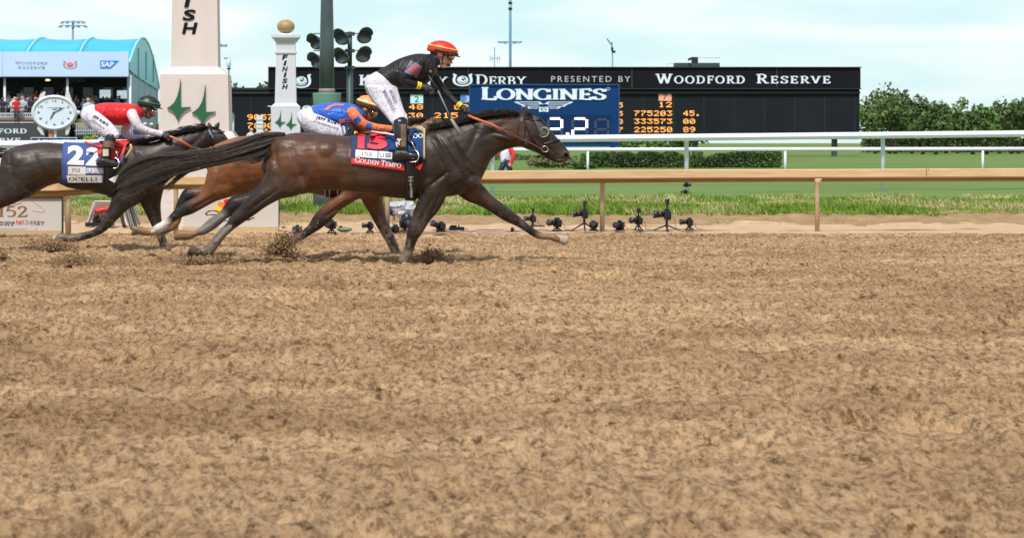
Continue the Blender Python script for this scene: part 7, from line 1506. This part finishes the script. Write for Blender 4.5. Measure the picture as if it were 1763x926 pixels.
# rider of number 22
dk = d3
m_red = fabric('red silk', (.60, .010, .018), .42, 8, .014, (1, 1, .8)); m_whs = fabric('white silk sleeve', (.68, .62, .68), .5, 12, .010)
m_gb = M('helmet black', (.012, .015, .010), .4, .1, 8)
shn = [((182, 233), (203, 232), .055, -.29), ((178, 247), (197, 248), .052, -.31), ((175, 260), (192, 260), .044, -.32), ((173, 270), (190, 271), .042, -.33)]
ftn = [((167, 277), (170, 286), .04, -.33), ((178, 270), (178, 286.5), .044, -.33), ((192, 275), (191, 287.5), .045, -.33), ((203, 279), (202, 287.5), .042, -.33), ((210, 282), (209, 286), .03, -.33)]
neg = lambda S_: [(s_[0], s_[1], s_[2], -s_[3]) for s_ in S_]
t, sk, sb_, sl, br, bb, bo, ho, hc, hr_ = crouch(dk, 'jockey in red vest with white sleeves and black helmet crouching on the horse numbered 22', (wx(190, dk), dk, fz(285, dk)),
    [((163, 181), (170, 204), .14), ((176, 177.5), (180, 210), .16), ((198, 177), (195, 216), .17), ((218, 178), (218, 216), .175), ((234, 180), (238, 209), .15), ((241, 183), (246, 202), .10)],
    [(227, 196, .062, -.15), (232, 207, .058, -.18), (240, 219, .05, -.18), (255, 226, .04, -.15), (278, 231, .032, -.11)], [(222, 200, .055, .14), (219, 215, .052, .17), (216, 229, .045, .18), (232, 238, .036, .15), (276, 234, .03, .09)],
    [((160, 180), (174, 206), .14), ((146, 184), (170, 212), .155), ((139, 194), (160, 216), .15), ((140, 205), (160, 219), .12)],
    [((150, 186), (152, 216), .10, -.08), ((168, 192), (158, 221), .095, -.14), ((186, 206), (168, 229), .085, -.21), ((200, 220), (181, 237), .072, -.26), ((206, 230), (190, 240), .055, -.29)],
    [((150, 188), (152, 216), .10, .08), ((168, 196), (160, 221), .095, .14), ((186, 208), (170, 230), .085, .21), ((200, 220), (181, 237), .072, .26), ((206, 230), (190, 240), .055, .29)],
    shn, neg(shn), ftn, neg(ftn), (252, 189, dk, 24, (.26, .13, .075), (.02, .015, .012), .86, 0), [(240, 196, .056, 0), (246, 194, .054, 0), (252, 192, .05, 0)], (.26, .13, .075),
    [((280, 232), (291, 235), dk, -.10, (.26, .13, .075)), ((279, 235), (289, 238), dk, .09, (.26, .13, .075))], m_red, m_whs, (256, 180.5, 20.5, 15.5, 12, 5), m_gb, m_boot, m_glove, 0)
bandring(hc, hr_, 20.5, 15.5, dk, .16, .30, M('helmet green', (.03, .17, .05), .5), ho, 'stripe'); mb = MB(); mb.ell(P(257, 165.6, dk), .018, .018, .012, 8, 6); mb.build('button', m_gb, ho, True)
patchy(bo[0][0], bo[0][1], (178.5, 243, 197, 254), m_boottan, 'boot_top', 6, .003); drape(quad_grid(6, 6), (177, 257, 187, 269), bo[0][1], .004, 0).build('white_emblem', M('emblem cream', (.55, .48, .35), .6), bo[0][0], True)
for tx, rc, ang in (('JEFF RUBYS', (158, 205, 188, 211), 33), ('STEAKHOUSE', (156, 213, 182, 216.3), 33)): drape(text2d(tx, .03 if tx[0] == 'J' else 0, font_space=1.15), rc, bb, .008, ang).build('lettering', m_blackl, br)
for s in (-1, 1):
    y_ = dk + .33 * s; mb = MB()
    for e in (-.055, .055): mb.path([P(197 + 8 * math.cos(a_), 281 - 9 * math.sin(a_), y_ + e * (1 - .6 * max(0, math.sin(a_)))) for a_ in np.linspace(-1.9, 1.6, 16)], .0065, 8)
    mb.path([P(204, 273, y_), P(199, 258, y_ - .02 * s)], .008, 6); ti = thing('stirrup', P(203, 285, y_), 'metal stirrup under the ' + ('near' if s < 0 else 'far') + ' boot of the jockey in red', 'stirrup'); mb.build('iron', m_metal, ti, True)
# rider of the bay
dl = d2
m_blue = fabric('royal blue silk', (.02, .11, .52), .4, 8, .014, (1, 1, .8)); m_osl = fabric('orange silk', (.82, .19, .06), .45, 12, .010)
m_ho = M('helmet orange', (.75, .30, .12), .45, .1, 8)
shn = [((590, 222), (610, 220), .055, -.27), ((588, 240), (606, 240), .052, -.30), ((588, 256), (604, 256), .044, -.32), ((588, 266), (604, 266), .042, -.33)]
ftn = [((584, 270), (586, 282), .04, -.33), ((596, 266), (596, 282), .044, -.33), ((610, 272), (609, 282), .045, -.33), ((622, 275), (621, 281), .035, -.33)]
t, sk, sb_, sl, br, bb, bo, ho, hc, hr_ = crouch(dl, 'jockey in blue silks with orange sleeves bent low on the bay horse', (wx(580, dl), dl, fz(280, dl)),
    [((536, 184), (548, 208), .14), ((550, 179), (560, 214), .155), ((570, 177), (576, 221), .17), ((592, 177), (596, 226), .175), ((610, 180), (614, 220), .15), ((620, 186), (624, 208), .10)],
    [(606, 193, .062, -.15), (614, 204, .060, -.18), (628, 215, .052, -.18), (648, 220, .042, -.15), (672, 222, .034, -.11)], [(606, 200, .055, .14), (612, 212, .052, .17), (626, 226, .045, .18), (648, 226, .036, .14), (670, 224, .03, .09)],
    [((534, 184), (548, 210), .14), ((520, 188), (540, 220), .155), ((511, 197), (528, 226), .15), ((512, 208), (530, 228), .12)],
    [((520, 190), (526, 226), .10, -.08), ((545, 196), (538, 230), .095, -.14), ((568, 206), (556, 236), .085, -.21), ((590, 216), (580, 240), .072, -.26), ((606, 224), (594, 240), .055, -.28)],
    [((520, 190), (526, 226), .10, .08), ((545, 198), (538, 230), .095, .14), ((568, 208), (556, 236), .085, .21), ((590, 216), (580, 240), .072, .26), ((606, 224), (594, 240), .055, .28)],
    shn, neg(shn), ftn, neg(ftn), (631, 190, dl, 30, (.42, .20, .12), (.04, .03, .02), .88, 0), [(618, 198, .056, 0), (625, 195, .054, 0), (631, 192, .05, 0)], (.42, .20, .12),
    [((674, 222), (684, 225), dl, -.10, (.42, .20, .12)), ((672, 225), (682, 228), dl, .09, (.42, .20, .12))], m_blue, m_osl, (634, 181, 21, 16, 18, 5), m_ho, m_boot, m_glove, 0)
m_yb = M('helmet yellow', (.80, .62, .20), .5); bandring(hc, hr_, 21, 16, dl, .10, .30, m_yb, ho, 'stripe'); bandring(hc, hr_, 21, 16, dl, -.12, .04, m_glove, ho, 'rim', k=1.04)
drape([stroke2d([(0, .2), (.25, .7), (.55, .95), (1, .9)], .18, .18)], (558, 179, 592, 190), sb_, .006, 0).build('orange_ring', m_osl, sk, True)
drape([stroke2d([(0, .3), (.4, .75), (1, .8)], .3, .45)], (573, 204, 606, 216), sb_, .006, 0).build('orange_flash', m_osl, sk, True); drape([stroke2d([(0, .3), (.5, .6), (1, .5)], .3, .5)], (584, 213, 608, 221), sb_, .006, 0).build('orange_flash', m_osl, sk, True)
for (x0, y0, x1, y1, a_) in ((609, 202, 621, 211, -32), (630, 212, 640, 224, 10)): drape(quad_grid(8, 6), (x0, y0, x1, y1), sl[0][1], .005, a_).build('blue_hoop', m_blue, sl[0][0], True)
for tx, rc, ang in (('JEFF RUBYS', (543, 206, 590, 212), 17), ('STEAKHOUSE', (540, 213.8, 584, 217.5), 17)): drape(text2d(tx, .03 if tx[0] == 'J' else 0, font_space=1.15), rc, bb, .009, ang).build('lettering', m_blackl, br)

# ================================================================ FLYING DIRT
m_clod = M('damp clods', (.26, .172, .098), .95, .3, 12, .004, 60, spec=.1)
def spray(cx, cy, d, rx, ry, n, seed, label, size=.010, slope=0.0, mat_=None):
    rs = np.random.RandomState(seed); mb = MB()
    for i in range(n):
        g_ = rs.normal(0, .42, 3); g_ = g_ * (1 if rs.rand() < .8 else 2.0); px = cx + rx * g_[0]; py = cy + ry * g_[1] + slope * g_[0] * rx; q = P(px, py, d + .16 * g_[2]); q.z = max(q.z, .0)
        s_ = size * rs.uniform(.35, 1.5) * (1.3 if abs(g_[0]) < .4 else .8); a = Vector(rs.normal(0, 1, 3)).normalized(); b = a.cross(Vector(rs.normal(0, 1, 3))).normalized(); c_ = a.cross(b)
        v = [q + a * s_ * rs.uniform(.7, 1.4), q - a * s_ * rs.uniform(.7, 1.4), q + b * s_ * rs.uniform(.5, 1), q - b * s_ * rs.uniform(.5, 1), q + c_ * s_ * rs.uniform(.4, .9), q - c_ * s_ * rs.uniform(.4, .9)]
        mb.add(v, [(0, 2, 4), (2, 1, 4), (1, 3, 4), (3, 0, 4), (2, 0, 5), (1, 2, 5), (3, 1, 5), (0, 3, 5)])
    o = mb.build('flying_dirt', mat_ or m_clod, None, False, P(cx, cy, d)); tag(o, label, 'dirt spray', kind='stuff')
spray(348, 447, d1 - .05, 32, 9, 2400, 1, 'dirt kicked up by the hind hoof of the leading horse', .0115, -.1)
spray(346, 450, d1 - .2, 30, 5, 1200, 21, 'dirt heap round the hind hoof of the leading horse', .012)
spray(484, 424, d2 - .2, 32, 17, 2600, 2, 'dirt kicked up round the trailing forefoot of the bay horse', .0115, -.35)
spray(130, 452, 23.6, 42, 12, 1500, 3, 'low burst of dirt in the air at the lower left', .013)
spray(92, 424, d3 - .3, 40, 11, 1300, 4, 'dirt falling behind the left horse\'s trailing hoof', .011, -.1)
spray(742, 441, 24.4, 24, 9, 1100, 5, 'small burst of dirt right of the planted foreleg', .012)
spray(4, 440, 24.4, 12, 10, 150, 6, 'clods in the air at the left edge', .014)
spray(70, 418, 28, 60, 16, 120, 7, 'scattered clods in the air behind the left horse', .011)
spray(350, 446, d1 - .25, 40, 7, 70, 31, 'a few larger clods thrown behind the leading horse', .026)
spray(482, 430, d2 - .25, 34, 8, 50, 32, 'a few larger clods thrown behind the bay horse', .024)
spray(300, 425, 25, 150, 26, 110, 8, 'scattered small clods in the air between the hind legs', .008)
